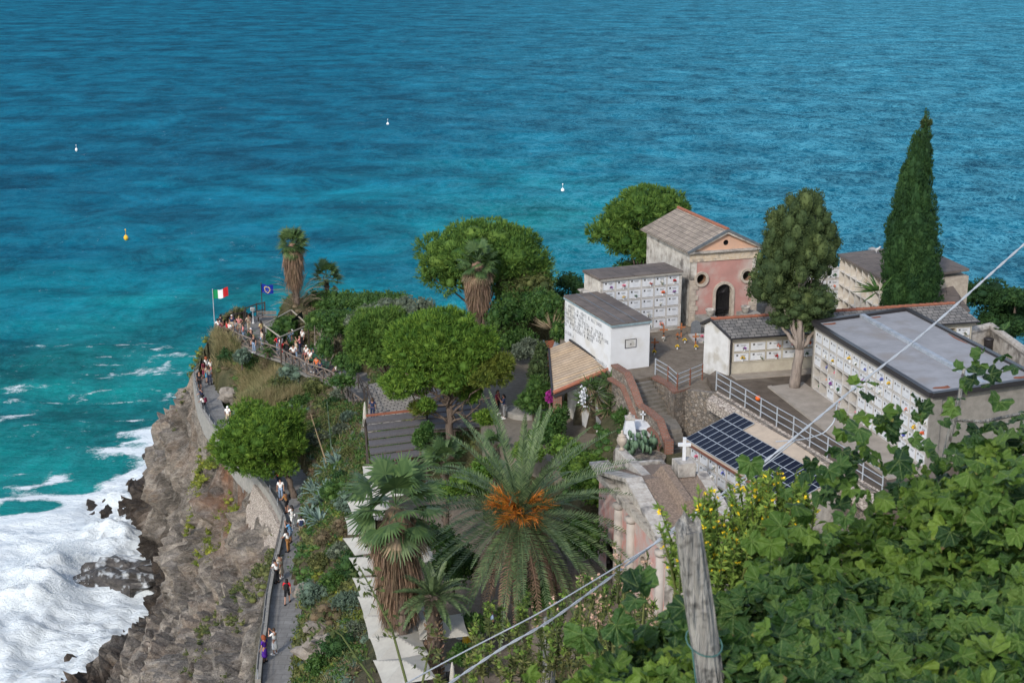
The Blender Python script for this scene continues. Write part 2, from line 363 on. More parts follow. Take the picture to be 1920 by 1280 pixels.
m_hedge = mat('hedge_leaves', (.036, .092, .020), (.066, .135, .026), .8, .6, leaf=.2, isl=.45)
m_bright = mat('bright_shrub_leaves', (.075, .16, .02), (.11, .19, .03), .8, .6, leaf=.25, isl=.4)
m_olive = mat('olive_leaves', (.13, .16, .11), (.09, .115, .075), .8, .6, leaf=.15, isl=.4)
m_grass = mat('dry_grass_blades', (.30, .25, .13), (.22, .22, .10), .5, .9, leaf=.25, isl=.4)
m_greygreen = mat('grey_green_shrub', (.11, .165, .12), (.08, .12, .085), 1, .8, leaf=.12, isl=.35)
m_brownbrush = mat('brown_brush', (.15, .11, .065), (.11, .10, .055), .7, .9, leaf=.1, isl=.4)
m_scrub = mat('scrub_leaves', (.075, .105, .03), (.12, .13, .045), .35, .8, leaf=.2, isl=.5)
m_palm = mat('palm_leaflets', (.055, .105, .032), (.085, .14, .048), .8, .5, leaf=.2, isl=.35)
m_date = mat('date_palm_leaflets', (.08, .13, .05), (.125, .175, .08), .8, .5, leaf=.2, isl=.35)
m_deadpalm = mat('dead_fronds', (.235, .16, .10), (.165, .115, .08), 1.5, .9, leaf=.1, isl=.35)
m_paledead = mat('straw_fronds', (.33, .25, .155), (.22, .18, .11), 1.5, .9, leaf=.1, isl=.35)
m_fruit = mat('orange_fruit_stalks', (.50, .18, .02), (.36, .13, .02), 3, .6, isl=.3)
m_agave = mat('agave_leaves', (.17, .24, .20), (.12, .19, .16), 2, .6, isl=.25)
m_yucca = mat('yucca_leaves', (.045, .09, .025), (.07, .12, .035), 1, .5, leaf=.12, isl=.35)
m_cactus = mat('cactus_pads', (.085, .15, .09), (.11, .17, .10), 2, .6)
m_yflower = mat('yellow_petals', (.75, .55, .02), rough=.6, isl=.2)
m_buds = mat('dry_buds', (.48, .32, .24), rough=.9, isl=.3)

# ------------------------------------------------------------------ the sea
FOAMC = [U(68, 1285, 0), U(200, 1190, 0), U(300, 1095, 0), U(250, 1040, 0), U(235, 990, 0), U(240, 930, 0), U(300, 845, 0), U(345, 750, 0)]
def seg_dist(P, pts):
    d = np.full(len(P), 1e9)
    for a, b in zip(pts[:-1], pts[1:]):
        a = a[:2]; b = b[:2]; ab = b - a; t = np.clip(((P - a) @ ab) / (ab @ ab), 0, 1)
        d = np.minimum(d, np.linalg.norm(P - a - t[:, None] * ab, axis=1))
    return d
def growing(lo, hi, c0, c1, step, g=1.05):
    v = list(np.arange(c0, c1, step)); s = step
    while v[-1] < hi: s *= g; v.append(v[-1] + s)
    l = []; s = step; x = c0
    while x > lo: s *= g; x -= s; l.append(x)
    return np.array(l[::-1] + v)
def sea():
    xs = growing(-1400, 1500, -100, -14, .42, 1.022); ys = growing(40, 3600, 84, 215, .42, 1.011)
    X, Y = np.meshgrid(xs, ys); n = X.size; P = np.stack([X.ravel(), Y.ravel()], 1)
    z = np.zeros(n); rng = np.random.default_rng(5)
    cell = np.maximum(.42, np.gradient(ys)[:, None].repeat(len(xs), 1).ravel())
    warp = fbm(np.c_[P * .02, np.zeros(n)], 2) * 9
    for lam, amp in ((38, .42), (23, .28), (14, .2), (9, .15), (6, .11), (4, .08), (2.6, .055)):
        for q in range(3):
            th = math.radians(100) + rng.normal(0, .38); k = 2 * math.pi / lam
            ph = (P[:, 0] * math.cos(th) + P[:, 1] * math.sin(th)) * k * rng.uniform(.85, 1.15) + rng.uniform(0, 6.28) + warp * 14 / lam
            z += (amp / 1.5) * (1 - np.abs(np.sin(ph * .5)) * 2) * np.clip(lam / (cell * 3) - .5, 0, 1) * .5
    d = seg_dist(P, FOAMC)
    # surf: the breaking water by the rocks is heaped up and churned
    cen = U(110, 1080, 0); e = np.sqrt(((P[:, 0] - cen[0]) / 26) ** 2 + ((P[:, 1] - cen[1]) / 26) ** 2)
    n1 = fbm(np.c_[P * .09, np.full(n, 3.)], 4); n2 = fbm(np.c_[P * .28, np.full(n, 8.)], 4, True); n3 = fbm(np.c_[P * .75, np.full(n, 4.)], 3, True)
    la = U(0, 985, 0)[:2]; lb = U(300, 845, 0)[:2]; ln = A((lb - la)[1], -(lb - la)[0]); ln /= np.linalg.norm(ln); sdn = (P - la) @ ln; churn = np.clip(sdn / 7 + .9 * n1 + .1, 0, 1) * np.clip(1.5 - np.clip(d - 30, 0, 99) / 14, 0, 1)
    shore = np.clip(1 - d / 6 + .5 * n1, 0, 1) * np.clip(1.2 + sdn / 5, .12, 1); hump = np.exp(-(((P - U(95, 1095, 0)[:2]) / A(3.2, 6)) ** 2).sum(1)) * 2.6 + np.exp(-(((P - U(215, 1000, 0)[:2]) / A(3, 3.5)) ** 2).sum(1)) * 1.5 + np.exp(-(((P - U(20, 1180, 0)[:2]) / A(3, 5)) ** 2).sum(1)) * 1.8
    z += hump * .7 * (.7 + .6 * n2 + .25 * n3) + churn * (.75 * n2 + .14 * n3 + .9 * n1) + shore * .5 * n3
    streak = fbm(np.c_[P[:, 0] * .10 + P[:, 1] * .05, P[:, 1] * .22 - P[:, 0] * .04, np.full(n, 1.)], 5, True)
    outer = np.clip(1 - (d - 10) / 42 + .35 * n1, 0, 1)
    foam = np.clip(churn * 1.3 - .12 + .42 * n2 * (1 - .5 * churn), 0, 1) + np.clip(1.0 + sdn / 11, 0, 1) * np.clip(1.5 - d / 34, 0, 1) * np.clip(streak * 1.5 + .02, 0, 1) * .85 + shore * .55 + outer * np.clip(streak * 1.2 - .62, 0, 1)
    far = fbm(np.c_[P[:, 0] * .045, P[:, 1] * .06, np.full(n, 9.)], 3)
    V = np.c_[P, z]; ny, nx = X.shape; i = np.arange(n).reshape(ny, nx)
    F = np.stack([i[:-1, :-1].ravel(), i[:-1, 1:].ravel(), i[1:, 1:].ravel(), i[1:, :-1].ravel()], 1)
    m = bpy.data.materials.new('sea_water'); m.use_nodes = True; t = m.node_tree; nn = t.nodes; L = t.links.new; b = nn['Principled BSDF']
    g = nn.new('ShaderNodeNewGeometry'); at = nn.new('ShaderNodeAttribute'); at.attribute_name = 'foam'; ac = nn.new('ShaderNodeAttribute'); ac.attribute_name = 'shallow'
    def noise(scale, detail=6, rough=.6, st=(1, 1, 1), rz=0.0, dist=0.0):
        mp = nn.new('ShaderNodeMapping'); mp.inputs['Scale'].default_value = st; mp.inputs['Rotation'].default_value = (0, 0, rz)
        L(g.outputs['Position'], mp.inputs[0]); q = nn.new('ShaderNodeTexNoise'); q.inputs['Scale'].default_value = scale; q.inputs['Detail'].default_value = detail; q.inputs['Roughness'].default_value = rough; q.inputs['Distortion'].default_value = dist
        L(mp.outputs[0], q.inputs[0]); return q.outputs[0]
    def ramp(src, stops):
        r = nn.new('ShaderNodeValToRGB'); e = r.color_ramp.elements
        while len(e) < len(stops): e.new(.5)
        for x, (p, c) in zip(e, stops): x.position = p; x.color = (*c, 1) if len(c) == 3 else c
        L(src, r.inputs[0]); return r.outputs[0]
    def mix(f, a, c, mode='MIX'):
        q = nn.new('ShaderNodeMix'); q.data_type = 'RGBA'; q.blend_type = mode
        for s, v in ((0, f), (6, a), (7, c)):
            if isinstance(v, (int, float)): q.inputs[s].default_value = v
            elif isinstance(v, tuple): q.inputs[s].default_value = (*v, 1)
            else: L(v, q.inputs[s])
        return q.outputs[2]
    def math_(op, a, c):
        q = nn.new('ShaderNodeMath'); q.operation = op; q.use_clamp = True
        for s, v in ((0, a), (1, c)):
            if isinstance(v, (int, float)): q.inputs[s].default_value = v
            else: L(v, q.inputs[s])
        return q.outputs[0]
    body = ramp(ac.outputs['Fac'], [(0, (.001, .118, .188)), (.35, (.001, .150, .222)), (.65, (.001, .19, .235)), (1, (.003, .23, .215))])
    chop = noise(.9, 8, .68, (1, 2.1, 1), math.radians(8), .6)
    def ridged(scale, detail, rough, rz=.15, st=(1, .8, 1)):
        mp = nn.new('ShaderNodeMapping'); mp.inputs['Rotation'].default_value = (0, 0, rz); mp.inputs['Scale'].default_value = st; L(g.outputs['Position'], mp.inputs[0])
        q = nn.new('ShaderNodeTexNoise'); q.noise_type = 'RIDGED_MULTIFRACTAL'; q.inputs['Scale'].default_value = scale; q.inputs['Detail'].default_value = detail; q.inputs['Roughness'].default_value = rough; q.inputs['Distortion'].default_value = .5
        L(mp.outputs[0], q.inputs[0]); return q.outputs[0]
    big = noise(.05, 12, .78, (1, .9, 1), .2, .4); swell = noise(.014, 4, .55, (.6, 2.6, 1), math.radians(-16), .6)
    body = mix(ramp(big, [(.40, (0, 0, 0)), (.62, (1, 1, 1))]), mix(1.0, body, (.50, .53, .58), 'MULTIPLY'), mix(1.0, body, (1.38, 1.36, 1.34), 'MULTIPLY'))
    body = mix(ramp(swell, [(.35, (0, 0, 0)), (.62, (1, 1, 1))]), mix(1.0, body, (.66, .70, .74), 'MULTIPLY'), body)  # light and dark of ripples and swell painted into the water colour
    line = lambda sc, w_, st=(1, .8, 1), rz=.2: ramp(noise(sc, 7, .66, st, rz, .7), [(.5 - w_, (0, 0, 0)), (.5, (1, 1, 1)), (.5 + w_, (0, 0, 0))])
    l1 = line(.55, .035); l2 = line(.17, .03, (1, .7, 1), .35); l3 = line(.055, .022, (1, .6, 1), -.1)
    crest_glint = math_('MAXIMUM', math_('MAXIMUM', l1, l2), l3)
    crest_glint = math_('MULTIPLY', crest_glint, ramp(big, [(.36, (.25, .25, .25)), (.62, (1, 1, 1))]))
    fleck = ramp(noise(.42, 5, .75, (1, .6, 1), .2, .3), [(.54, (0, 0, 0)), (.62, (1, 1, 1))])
    crest_glint = math_('MAXIMUM', crest_glint, math_('MULTIPLY', fleck, .5))
    gst = nn.new('ShaderNodeAttribute'); gst.attribute_name = 'glint'; crest_glint = math_('MULTIPLY', crest_glint, gst.outputs['Fac'])
    body = mix(math_('MULTIPLY', crest_glint, .9), body, (.13, .45, .55))  # sky glints on the ripples painted into the water colour
    fn = noise(.55, 12, .72, (1, 1.4, 1), math.radians(20), 1.2); fn2 = noise(2.2, 10, .7, (1, 1, 1), 0, .8)
    fmix = mix(.45, fn, fn2)
    fo = math_('ADD', at.outputs['Fac'], 0.0)
    thr = math_('SUBTRACT', 1.0, fo)
    # lacy foam: noise above a threshold that falls as the foam value rises
    lace = nn.new('ShaderNodeMapRange'); L(math_('SUBTRACT', math_('MULTIPLY', fmix, 1.25), math_('MULTIPLY', thr, .78)), lace.inputs[0]); lace.inputs[1].default_value = .08; lace.inputs[2].default_value = .34
    caps = ramp(noise(.35, 12, .75, (1, 2.4, 1), math.radians(12), .9), [(.685, (0, 0, 0)), (.745, (1, 1, 1))])
    fac = math_('MAXIMUM', lace.outputs[0], math_('MULTIPLY', caps, .7))
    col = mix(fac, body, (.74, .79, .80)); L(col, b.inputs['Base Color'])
    rr = nn.new('ShaderNodeMapRange'); L(fac, rr.inputs[0]); rr.inputs[3].default_value = .16; rr.inputs[4].default_value = .85; L(rr.outputs[0], b.inputs['Roughness'])
    b.inputs['Specular IOR Level'].default_value = 0; b.inputs['IOR'].default_value = 1.0; df = nn.new('ShaderNodeBsdfDiffuse'); gl = nn.new('ShaderNodeBsdfGlossy'); gl.inputs['Roughness'].default_value = .28; msh = nn.new('ShaderNodeMixShader'); L(col, df.inputs[0]); gf = nn.new('ShaderNodeMath'); gf.operation = 'MULTIPLY'; gf.inputs[1].default_value = .02; inv = nn.new('ShaderNodeMath'); inv.operation = 'SUBTRACT'; inv.inputs[0].default_value = 1; L(fac, inv.inputs[1]); L(inv.outputs[0], gf.inputs[0]); L(gf.outputs[0], msh.inputs[0]); L(df.outputs[0], msh.inputs[1]); L(gl.outputs[0], msh.inputs[2]); L(msh.outputs[0], nn['Material Output'].inputs[0])
    b1 = nn.new('ShaderNodeBump'); b1.inputs['Distance'].default_value = .5; b1.inputs['Strength'].default_value = .8
    L(chop, b1.inputs['Height']); b2 = nn.new('ShaderNodeBump'); b2.inputs['Distance'].default_value = 1.6; b2.inputs['Strength'].default_value = .5
    L(big, b2.inputs['Height']); L(b2.outputs[0], b1.inputs['Normal']); L(b1.outputs[0], df.inputs['Normal']); L(b1.outputs[0], gl.inputs['Normal'])
    me = rawmesh('sea', V, F, m, smooth=True)
    shallow = np.clip(1.15 - d / 150 + .22 * far + np.where(P[:, 0] > 0, -.25, 0) * np.clip(P[:, 0] / 60, 0, 1), 0, 1)
    # a paler tongue of churned sand running past the headland
    c2 = U(1000, 420, 0); e2 = np.sqrt(((P[:, 0] - c2[0]) / 75) ** 2 + ((P[:, 1] - c2[1]) / 120) ** 2); shallow = np.maximum(shallow, np.clip(.85 - .6 * e2 + .22 * far, 0, 1))
    shallow *= np.clip(1.3 - P[:, 0] / 90, .05, 1)
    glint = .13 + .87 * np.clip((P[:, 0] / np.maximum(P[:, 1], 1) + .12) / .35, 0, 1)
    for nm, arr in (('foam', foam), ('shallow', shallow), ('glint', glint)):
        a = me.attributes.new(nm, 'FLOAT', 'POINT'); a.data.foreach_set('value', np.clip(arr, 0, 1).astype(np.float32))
    o = link('sea', me); tag(o, 'blue green sea with foam along the rocks', None, None, 'structure')
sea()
bu = [((236, 445), (.75, .42, .03), 'yellow marker buoy floating left of the headland', .45), ((727, 232), (.8, .8, .78), 'white buoy farthest out on the open sea', .4),
      ((1055, 356), (.85, .85, .83), 'white buoy floating beyond the big round pine', .4), ((143, 280), (.8, .8, .78), 'white buoy low in the water at the far left', .35)]
for (px, py), c, lab, r in bu:
    p = U(px, py, .2); t = thing('buoy', lab, 'buoy', p, 'buoys on the sea')
    mm = mat('buoy_' + str(c[2]), c, rough=.5)
    b = MB(); b.lathe([(.05, -.8), (r, -.3), (r * 1.1, 0), (r * .8, r * .7), (r * .35, r * 1.1), (.06, r * 1.3)], p, 12).build('float_body', mm, t, True)
    b = MB(); b.lathe([(.05, r * 1.3), (.05, r * 3.2), (.12, r * 3.3), (.12, r * 3.9), (.03, r * 4)], p, 8).build('topmark', mm, t, True)

# ------------------------------------------------------------------ the headland
PZ = 21.5; TZ = 25.5; RZ = 25.8; PLZ = 31.0; CZ = 35.6; CZ2 = 36.0; MZ = 28.3
def UP(l, z): return [tuple(U(x, y, z)[:2]) for x, y in l]
path_poly = UP([(490, 1330), (493, 1239), (500, 1186), (507, 1130), (515, 1083), (522, 1055), (532, 1010), (538, 980), (526, 955), (512, 930), (492, 905), (450, 868), (408, 812), (388, 780), (377, 752), (371, 726), (368, 708), (385, 694), (400, 692),
                (402, 705), (405, 722), (418, 760), (428, 777), (445, 800), (490, 850), (560, 862), (585, 905), (570, 940), (566, 985), (572, 1011), (561, 1055), (551, 1080), (566, 1139), (561, 1180), (550, 1224), (549, 1330)], PZ)
terr_poly = UP([(400, 630), (421, 636), (435, 641), (453, 650), (467, 656), (486, 663), (526, 676), (549, 691), (576, 704), (607, 714), (623, 721), (645, 738), (664, 762), (684, 776), (692, 745), (700, 700), (640, 690), (600, 668), (560, 640), (540, 610), (520, 592), (485, 590), (440, 606), (410, 612)], TZ)
patio_poly = UP([(690, 720), (760, 708), (830, 735), (830, 790), (690, 800)], 27.0)
rest_poly = [(-9.6, 91.5), (-9.2, 86), (-9.1, 80), (-8.2, 74), (-7.2, 68), (-5.9, 62), (-5, 55), (3, 55), (4, 64), (3, 72), (1, 84), (-2, 90)]
plaza_poly = UP([(915, 640), (1010, 640), (1060, 660), (1150, 700), (1150, 830), (1060, 880), (1000, 850), (905, 830), (900, 760)], PLZ)
yl_poly = [tuple(U(*q)[:2]) for q in ((1050, 640, CZ), (1147, 700, CZ), (1190, 712, CZ), (1228, 704, CZ), (1252, 718, CZ), (1269, 734, CZ), (1290, 729, CZ), (1344, 731, CZ), (1420, 640, CZ), (1460, 600, CZ), (1440, 540, CZ), (1060, 560, CZ))]
yr_poly = [tuple(U(*q)[:2]) for q in ((1325, 706, CZ2), (1343, 734, CZ2), (1370, 750, CZ2), (1427, 785, CZ2), (1488, 822, CZ2), (1552, 862, CZ2), (1590, 885, CZ2), (1700, 960, CZ2), (2050, 860, CZ2), (1900, 640, CZ2), (1795, 590, CZ2), (1600, 545, CZ2), (1440, 560, CZ2), (1420, 640, CZ2))]
low_poly = [tuple(U(*q)[:2]) for q in ((1190, 830, 32.5), (1290, 880, 32.5), (1330, 960, 32.5), (1500, 1010, 32.5), (1650, 980, 32.5), (1640, 915, CZ2), (1552, 860, CZ2), (1488, 820, CZ2), (1427, 783, CZ2), (1370, 748, CZ2), (1342, 732, CZ2), (1290, 727, CZ), (1269, 730, CZ), (1228, 702, CZ), (1190, 712, CZ))]
low_under = [(x + (1.0 if k >= 5 else 0), y + (.9 if k >= 5 else 0)) for k, (x, y) in enumerate(low_poly)]
maus_poly = [(0.5, 76), (6.5, 76), (12, 66), (14, 58), (3, 56), (1, 64)]
pads = [(path_poly, PZ), (terr_poly, TZ), (patio_poly, 27.0), (rest_poly, RZ), (maus_poly, MZ), (plaza_poly, PLZ), (yl_poly, CZ), (yr_poly, CZ2), (low_under, 32.5)]
def inside(P, poly):
    x, y = P[:, 0], P[:, 1]; r = np.zeros(len(P), bool); n = len(poly); j = n - 1
    for i in range(n):
        xi, yi = poly[i]; xj, yj = poly[j]
        c = ((yi > y) != (yj > y)) & (x < (xj - xi) * (y - yi) / ((yj - yi) or 1e-9) + xi); r ^= c; j = i
    return r
ctrl = [U(*q) for q in (
    (68, 1285, 0), (200, 1190, 0), (300, 1100, 0), (250, 1040, 0), (235, 990, 0), (240, 930, 0), (300, 845, 0),
    (250, 1190, 6), (350, 1190, 13), (440, 1190, 19), (200, 1270, 7), (300, 1280, 12), (400, 1280, 17.5), (330, 1110, 6), (400, 1090, 13), (470, 1080, 18.5),
    (300, 1000, 5), (350, 1000, 10), (420, 1000, 15), (490, 1000, 19.5), (285, 930, 4), (340, 930, 10), (400, 930, 15), (460, 930, 19), (330, 850, 9), (370, 850, 15), (320, 790, 12), (350, 790, 17), (345, 745, 17), (365, 740, 20.5),
    (480, 1280, 21), (480, 1186, 21), (490, 1130, 21), (510, 1040, 21), (480, 905, 21), (395, 812, 21), (365, 735, 21), (362, 703, 21),
    (560, 1280, 21.6), (565, 1180, 21.8), (575, 1100, 22), (580, 1000, 22), (590, 900, 22.3), (440, 780, 22), (410, 720, 22.3),
    (620, 1280, 24), (650, 1280, 25.5), (620, 1150, 24), (600, 1050, 23.4), (630, 1000, 25), (625, 930, 24.5), (640, 860, 25.3), (600, 850, 23.8), (660, 900, 26), (560, 780, 23.5), (620, 780, 24.6), (500, 720, 23.6), (450, 690, 23.8), (550, 730, 24.3), (430, 660, 24.9),
    (395, 640, 25), (385, 660, 23.5), (500, 590, 25.6), (620, 640, 26), (700, 620, 27.5), (760, 640, 28), (850, 640, 29), (600, 590, 26), (740, 585, 27.5), (900, 600, 29.5), (1000, 590, 31), (1100, 560, 34),
    (1060, 600, 34.5), (850, 760, 29), (880, 840, 28.5), (800, 850, 26.5), (1000, 880, 29.5), (1080, 880, 30.5), (1150, 760, 33.5), (1130, 800, 33))]
ctrl += [A(*q) for q in ((-50, 108, -4), (-52, 125, -5), (-56, 145, -6), (-58, 165, -6), (-52, 92, -4), (-48, 75, -3), (-45, 60, -2), (-36, 95, 4), (-30, 85, 8), (-30, 60, 6), (-20, 60, 17), (-20, 40, 17), (-40, 40, 2),
    (-35, 152, 2), (-28, 150, 6), (-36, 165, -4), (-22, 146, 15), (-15, 150, 12), (-18, 162, -2), (0, 140, 18), (5, 155, -2), (20, 128, 20), (28, 145, -4), (40, 110, 20), (50, 125, -4), (58, 95, 18), (64, 110, -3), (70, 80, 20), (60, 150, -6), (-60, 190, -8), (0, 190, -8), (60, 190, -8),
    (30, 95, 34), (36, 85, 34), (20, 105, 33), (10, 108, 33), (-18, 136, 23), (-8, 128, 25), (10, 118, 28),
    (-12, 45, 26), (-6, 48, 26), (-14, 20, 32), (-10, 0, 46), (-20, 0, 36), (-40, 0, 20), (-40, -20, 30), (0, -3, 60), (8, -3, 60.2), (30, -3, 60), (60, -5, 60), (2, 4, 58.2), (6, 5, 58.3), (20, 5, 58), (-3, 3, 55), (0.5, 10, 53.2), (4, 12, 53.4), (12, 12, 54), (30, 14, 54), (-5, 12, 46),
    (-.6, 19, 50.4), (1.5, 18, 52.0), (5, 18, 53.0), (15, 20, 52), (35, 25, 49), (-3, 20, 45), (1.5, 26, 46), (6, 26, 46.5), (0, 31, 41), (5, 33, 41.5), (15, 32, 42), (3, 42, 34.5), (10, 42, 35), (20, 42, 37), (35, 42, 40), (4, 52, 29.5), (14, 54, 30), (-3, 50, 27), (24, 56, 34), (45, 60, 38))]
ctrl = np.array(ctrl)
def tps_fit(P, z, lam=.15):
    n = len(P); d = np.linalg.norm(P[:, None] - P[None], axis=2); K = np.where(d > 0, d * d * np.log(d + 1e-9), 0) + lam * np.eye(n) * 10
    M = np.zeros((n + 3, n + 3)); M[:n, :n] = K; M[:n, n] = 1; M[:n, n + 1:] = P; M[n, :n] = 1; M[n + 1:, :n] = P.T
    return np.linalg.solve(M, np.r_[z, 0, 0, 0])
_tw = tps_fit(ctrl[:, :2], ctrl[:, 2])
def tps(Q):
    out = np.zeros(len(Q))
    for s in range(0, len(Q), 20000):
        q = Q[s:s + 20000]; d = np.linalg.norm(q[:, None] - ctrl[None, :, :2], axis=2); K = np.where(d > 0, d * d * np.log(d + 1e-9), 0)
        out[s:s + 20000] = K @ _tw[:-3] + _tw[-3] + q @ _tw[-2:]
    return out
def ground(Q, pad=True):
    Q = np.asarray(Q, float); z = tps(Q)
    if pad:
        for poly, pz in pads: z[inside(Q, poly)] = pz
    return z
def gz(x, y): return float(ground(np.array([[x, y]]))[0])
def terrain():
    xs = growing(-64, 75, -45, -12, .27, 1.03); ys = growing(-22, 200, 66, 150, .30, 1.035)
    X, Y = np.meshgrid(xs, ys); n = X.size; P = np.stack([X.ravel(), Y.ravel()], 1); z = tps(P)
    z = np.maximum(z, -6)
    near = np.full(n, 9.)
    for poly, pz in pads: near = np.minimum(near, seg_dist(P, [A(*q) for q in poly + poly[:1]]))
    rockm = np.clip((-P[:, 0] - 13.5) / 3, 0, 1) * np.clip((22 - z) / 2, 0, 1) * (P[:, 1] > 50)
    rockm = np.maximum(rockm, np.clip((20 - z) / 3, 0, 1) * (P[:, 1] > 105))
    Q = np.c_[P, z]; G = np.gradient(z.reshape(X.shape), ys, xs); N = nrm(np.c_[-G[1].ravel(), -G[0].ravel(), np.ones(n)])
    tilt = np.c_[Q[:, 0] * .5 + Q[:, 2] * .9, Q[:, 1] * .35 - Q[:, 2] * .2, Q[:, 2] * .8]
    big = fbm(tilt * .10 + 5, 3, True); mid = fbm(tilt * .42, 4, True); fine = fbm(tilt * 1.4 + 9, 3, True)
    strata = np.abs(((Q[:, 2] * .9 + Q[:, 0] * .55 + Q[:, 1] * .12 + 1.5 * fbm(Q * .15, 2)) % 1.7) / 1.7 - .5) * 2
    amp = rockm * np.clip(near / 2.0, 0, 1); rk_ = np.where(amp > 0)[0]; blocks = np.zeros(n); tone = np.full(n, .5)
    wq = tilt[rk_] + .5 * np.c_[fbm(Q[rk_] * .5, 2), fbm(Q[rk_] * .5 + 9, 2), fbm(Q[rk_] * .5 + 19, 2)]
    for sc_, am_ in ((.30, 1.5), (.75, .65), (1.7, .28)):
        f1, f2, iv = worley(wq * sc_ * A(.7, 1.0, 1.3)); tone[rk_] += (iv - .5) * (1.1 if sc_ < 1 else .5); blocks[rk_] += am_ * (iv - .5 - .45 * f1 - .5 * np.clip(.12 - (f2 - f1), 0, .12) / .12)
    cell = np.abs(fbm(tilt * .9 + 31, 2)); disp = amp * (blocks + 1.5 * big + .8 * mid + .3 * fine + .9 * (strata ** 2 - .4) - 1.1 * np.clip(.10 - cell, 0, .10) / .10); lv = tilt[:, 2] * .55 + .35 * mid + .5 * big; fr_ = (lv * 2.2) % 1.0; disp = disp + amp * .75 * (np.clip((fr_ - .75) * 4, 0, 1) - fr_)
    soil = .22 * fbm(Q * .7, 3) * (1 - rockm) * np.clip(near / 1.2, 0, 1)
    V = Q + N * (disp + soil)[:, None]
    for poly, pz in pads:
        ins = inside(P, poly); V[ins, 2] = pz - .35
    # everything that hangs over a pad from a neighbouring cell is trimmed to it
    ny, nx = X.shape; i = np.arange(n).reshape(ny, nx)
    F = np.stack([i[:-1, :-1].ravel(), i[:-1, 1:].ravel(), i[1:, 1:].ravel(), i[1:, :-1].ravel()], 1)
    m = bpy.data.materials.new('headland_rock_and_soil'); m.use_nodes = True; t = m.node_tree; nn = t.nodes; L = t.links.new; b = nn['Principled BSDF']
    b.inputs['Roughness'].default_value = .9; b.inputs['Specular IOR Level'].default_value = .2
    g = nn.new('ShaderNodeNewGeometry'); mp = nn.new('ShaderNodeMapping'); mp.inputs['Scale'].default_value = (1, .8, 2.2); mp.inputs['Rotation'].default_value = (.25, .6, 0); L(g.outputs['Position'], mp.inputs[0])
    def noise(s, d=8, r=.65, src=None, dist=0):
        q = nn.new('ShaderNodeTexNoise'); q.inputs['Scale'].default_value = s; q.inputs['Detail'].default_value = d; q.inputs['Roughness'].default_value = r; q.inputs['Distortion'].default_value = dist
        L(src or mp.outputs[0], q.inputs[0]); return q.outputs[0]
    def ramp(src, stops):
        r = nn.new('ShaderNodeValToRGB'); e = r.color_ramp.elements
        while len(e) < len(stops): e.new(.5)
        for x, (p, c) in zip(e, stops): x.position = p; x.color = (*c, 1)
        L(src, r.inputs[0]); return r.outputs[0]
    def mix(f, a, c, mode='MIX'):
        q = nn.new('ShaderNodeMix'); q.data_type = 'RGBA'; q.blend_type = mode
        for s, v in ((0, f), (6, a), (7, c)):
            if isinstance(v, (int, float)): q.inputs[s].default_value = v
            elif isinstance(v, tuple): q.inputs[s].default_value = (*v, 1)
            else: L(v, q.inputs[s])
        return q.outputs[2]
    def attr(nm):
        a = nn.new('ShaderNodeAttribute'); a.attribute_name = nm; return a.outputs['Fac']
    rk = ramp(noise(.75, 10, .7, None, .8), [(.30, (.062, .057, .051)), (.42, (.165, .15, .132)), (.56, (.27, .245, .215)), (.75, (.43, .40, .355))])
    rk = mix(ramp(noise(.22, 5, .6), [(.5, (0, 0, 0)), (.62, (1, 1, 1))]), rk, mix(.28, rk, (.24, .15, .09)))
    rk = mix(1.0, rk, ramp(attr('tone'), [(0, (.55, .54, .53)), (.5, (.95, .93, .91)), (1, (1.3, 1.25, 1.18))]), 'MULTIPLY')
    vein = ramp(noise(.5, 6, .6, None, 3.0), [(.488, (0, 0, 0)), (.5, (1, 1, 1)), (.512, (0, 0, 0))]); rk = mix(vein, rk, mix(.45, rk, (.55, .52, .46)))
    crack = ramp(noise(1.7, 6, .55, None, 2.5), [(.47, (1, 1, 1)), (.5, (0, 0, 0)), (.53, (1, 1, 1))])
    rk = mix(.55, rk, mix(1.0, rk, crack, 'MULTIPLY'))
    rk = mix(attr('orange'), rk, ramp(noise(1.5), [(.35, (.17, .075, .04)), (.65, (.28, .15, .085))]))
    rk = mix(attr('wet'), rk, mix(1.0, rk, (.28, .26, .25), 'MULTIPLY'))
    soilc = ramp(noise(1.2, 8, .7, g.outputs['Position']), [(.32, (.06, .05, .03)), (.5, (.12, .10, .065)), (.68, (.17, .145, .10))])
    vegc = ramp(noise(.8, 8, .7, g.outputs['Position']), [(.32, (.03, .04, .012)), (.5, (.07, .075, .03)), (.68, (.14, .12, .06))])
    sv = mix(attr('veg'), soilc, vegc); col = mix(attr('rock'), sv, rk); L(col, b.inputs['Base Color'])
    bp = nn.new('ShaderNodeBump'); bp.inputs['Strength'].default_value = 1; bp.inputs['Distance'].default_value = .5; L(noise(1.1, 12, .72, None, .9), bp.inputs['Height'])
    bp2 = nn.new('ShaderNodeBump'); bp2.inputs['Strength'].default_value = .5; bp2.inputs['Distance'].default_value = .15; L(crack, bp2.inputs['Height']); L(bp.outputs[0], bp2.inputs['Normal']); L(bp2.outputs[0], b.inputs['Normal'])
    me = rawmesh('headland', V, F, m)
    on = fbm(Q * .16 + 40, 3); o1 = U(500, 960, 17)[:2]; o2 = U(455, 930, 17)[:2]
    orange = np.clip(.75 + .9 * fbm(Q * .8, 3) - np.minimum(np.linalg.norm(P - o1, axis=1), np.linalg.norm(P - o2, axis=1)) / 5 + on, 0, 1) * (z < 21)
    wet = np.clip((6.3 + 3.5 * on - V[:, 2]) / 1.5, 0, 1)
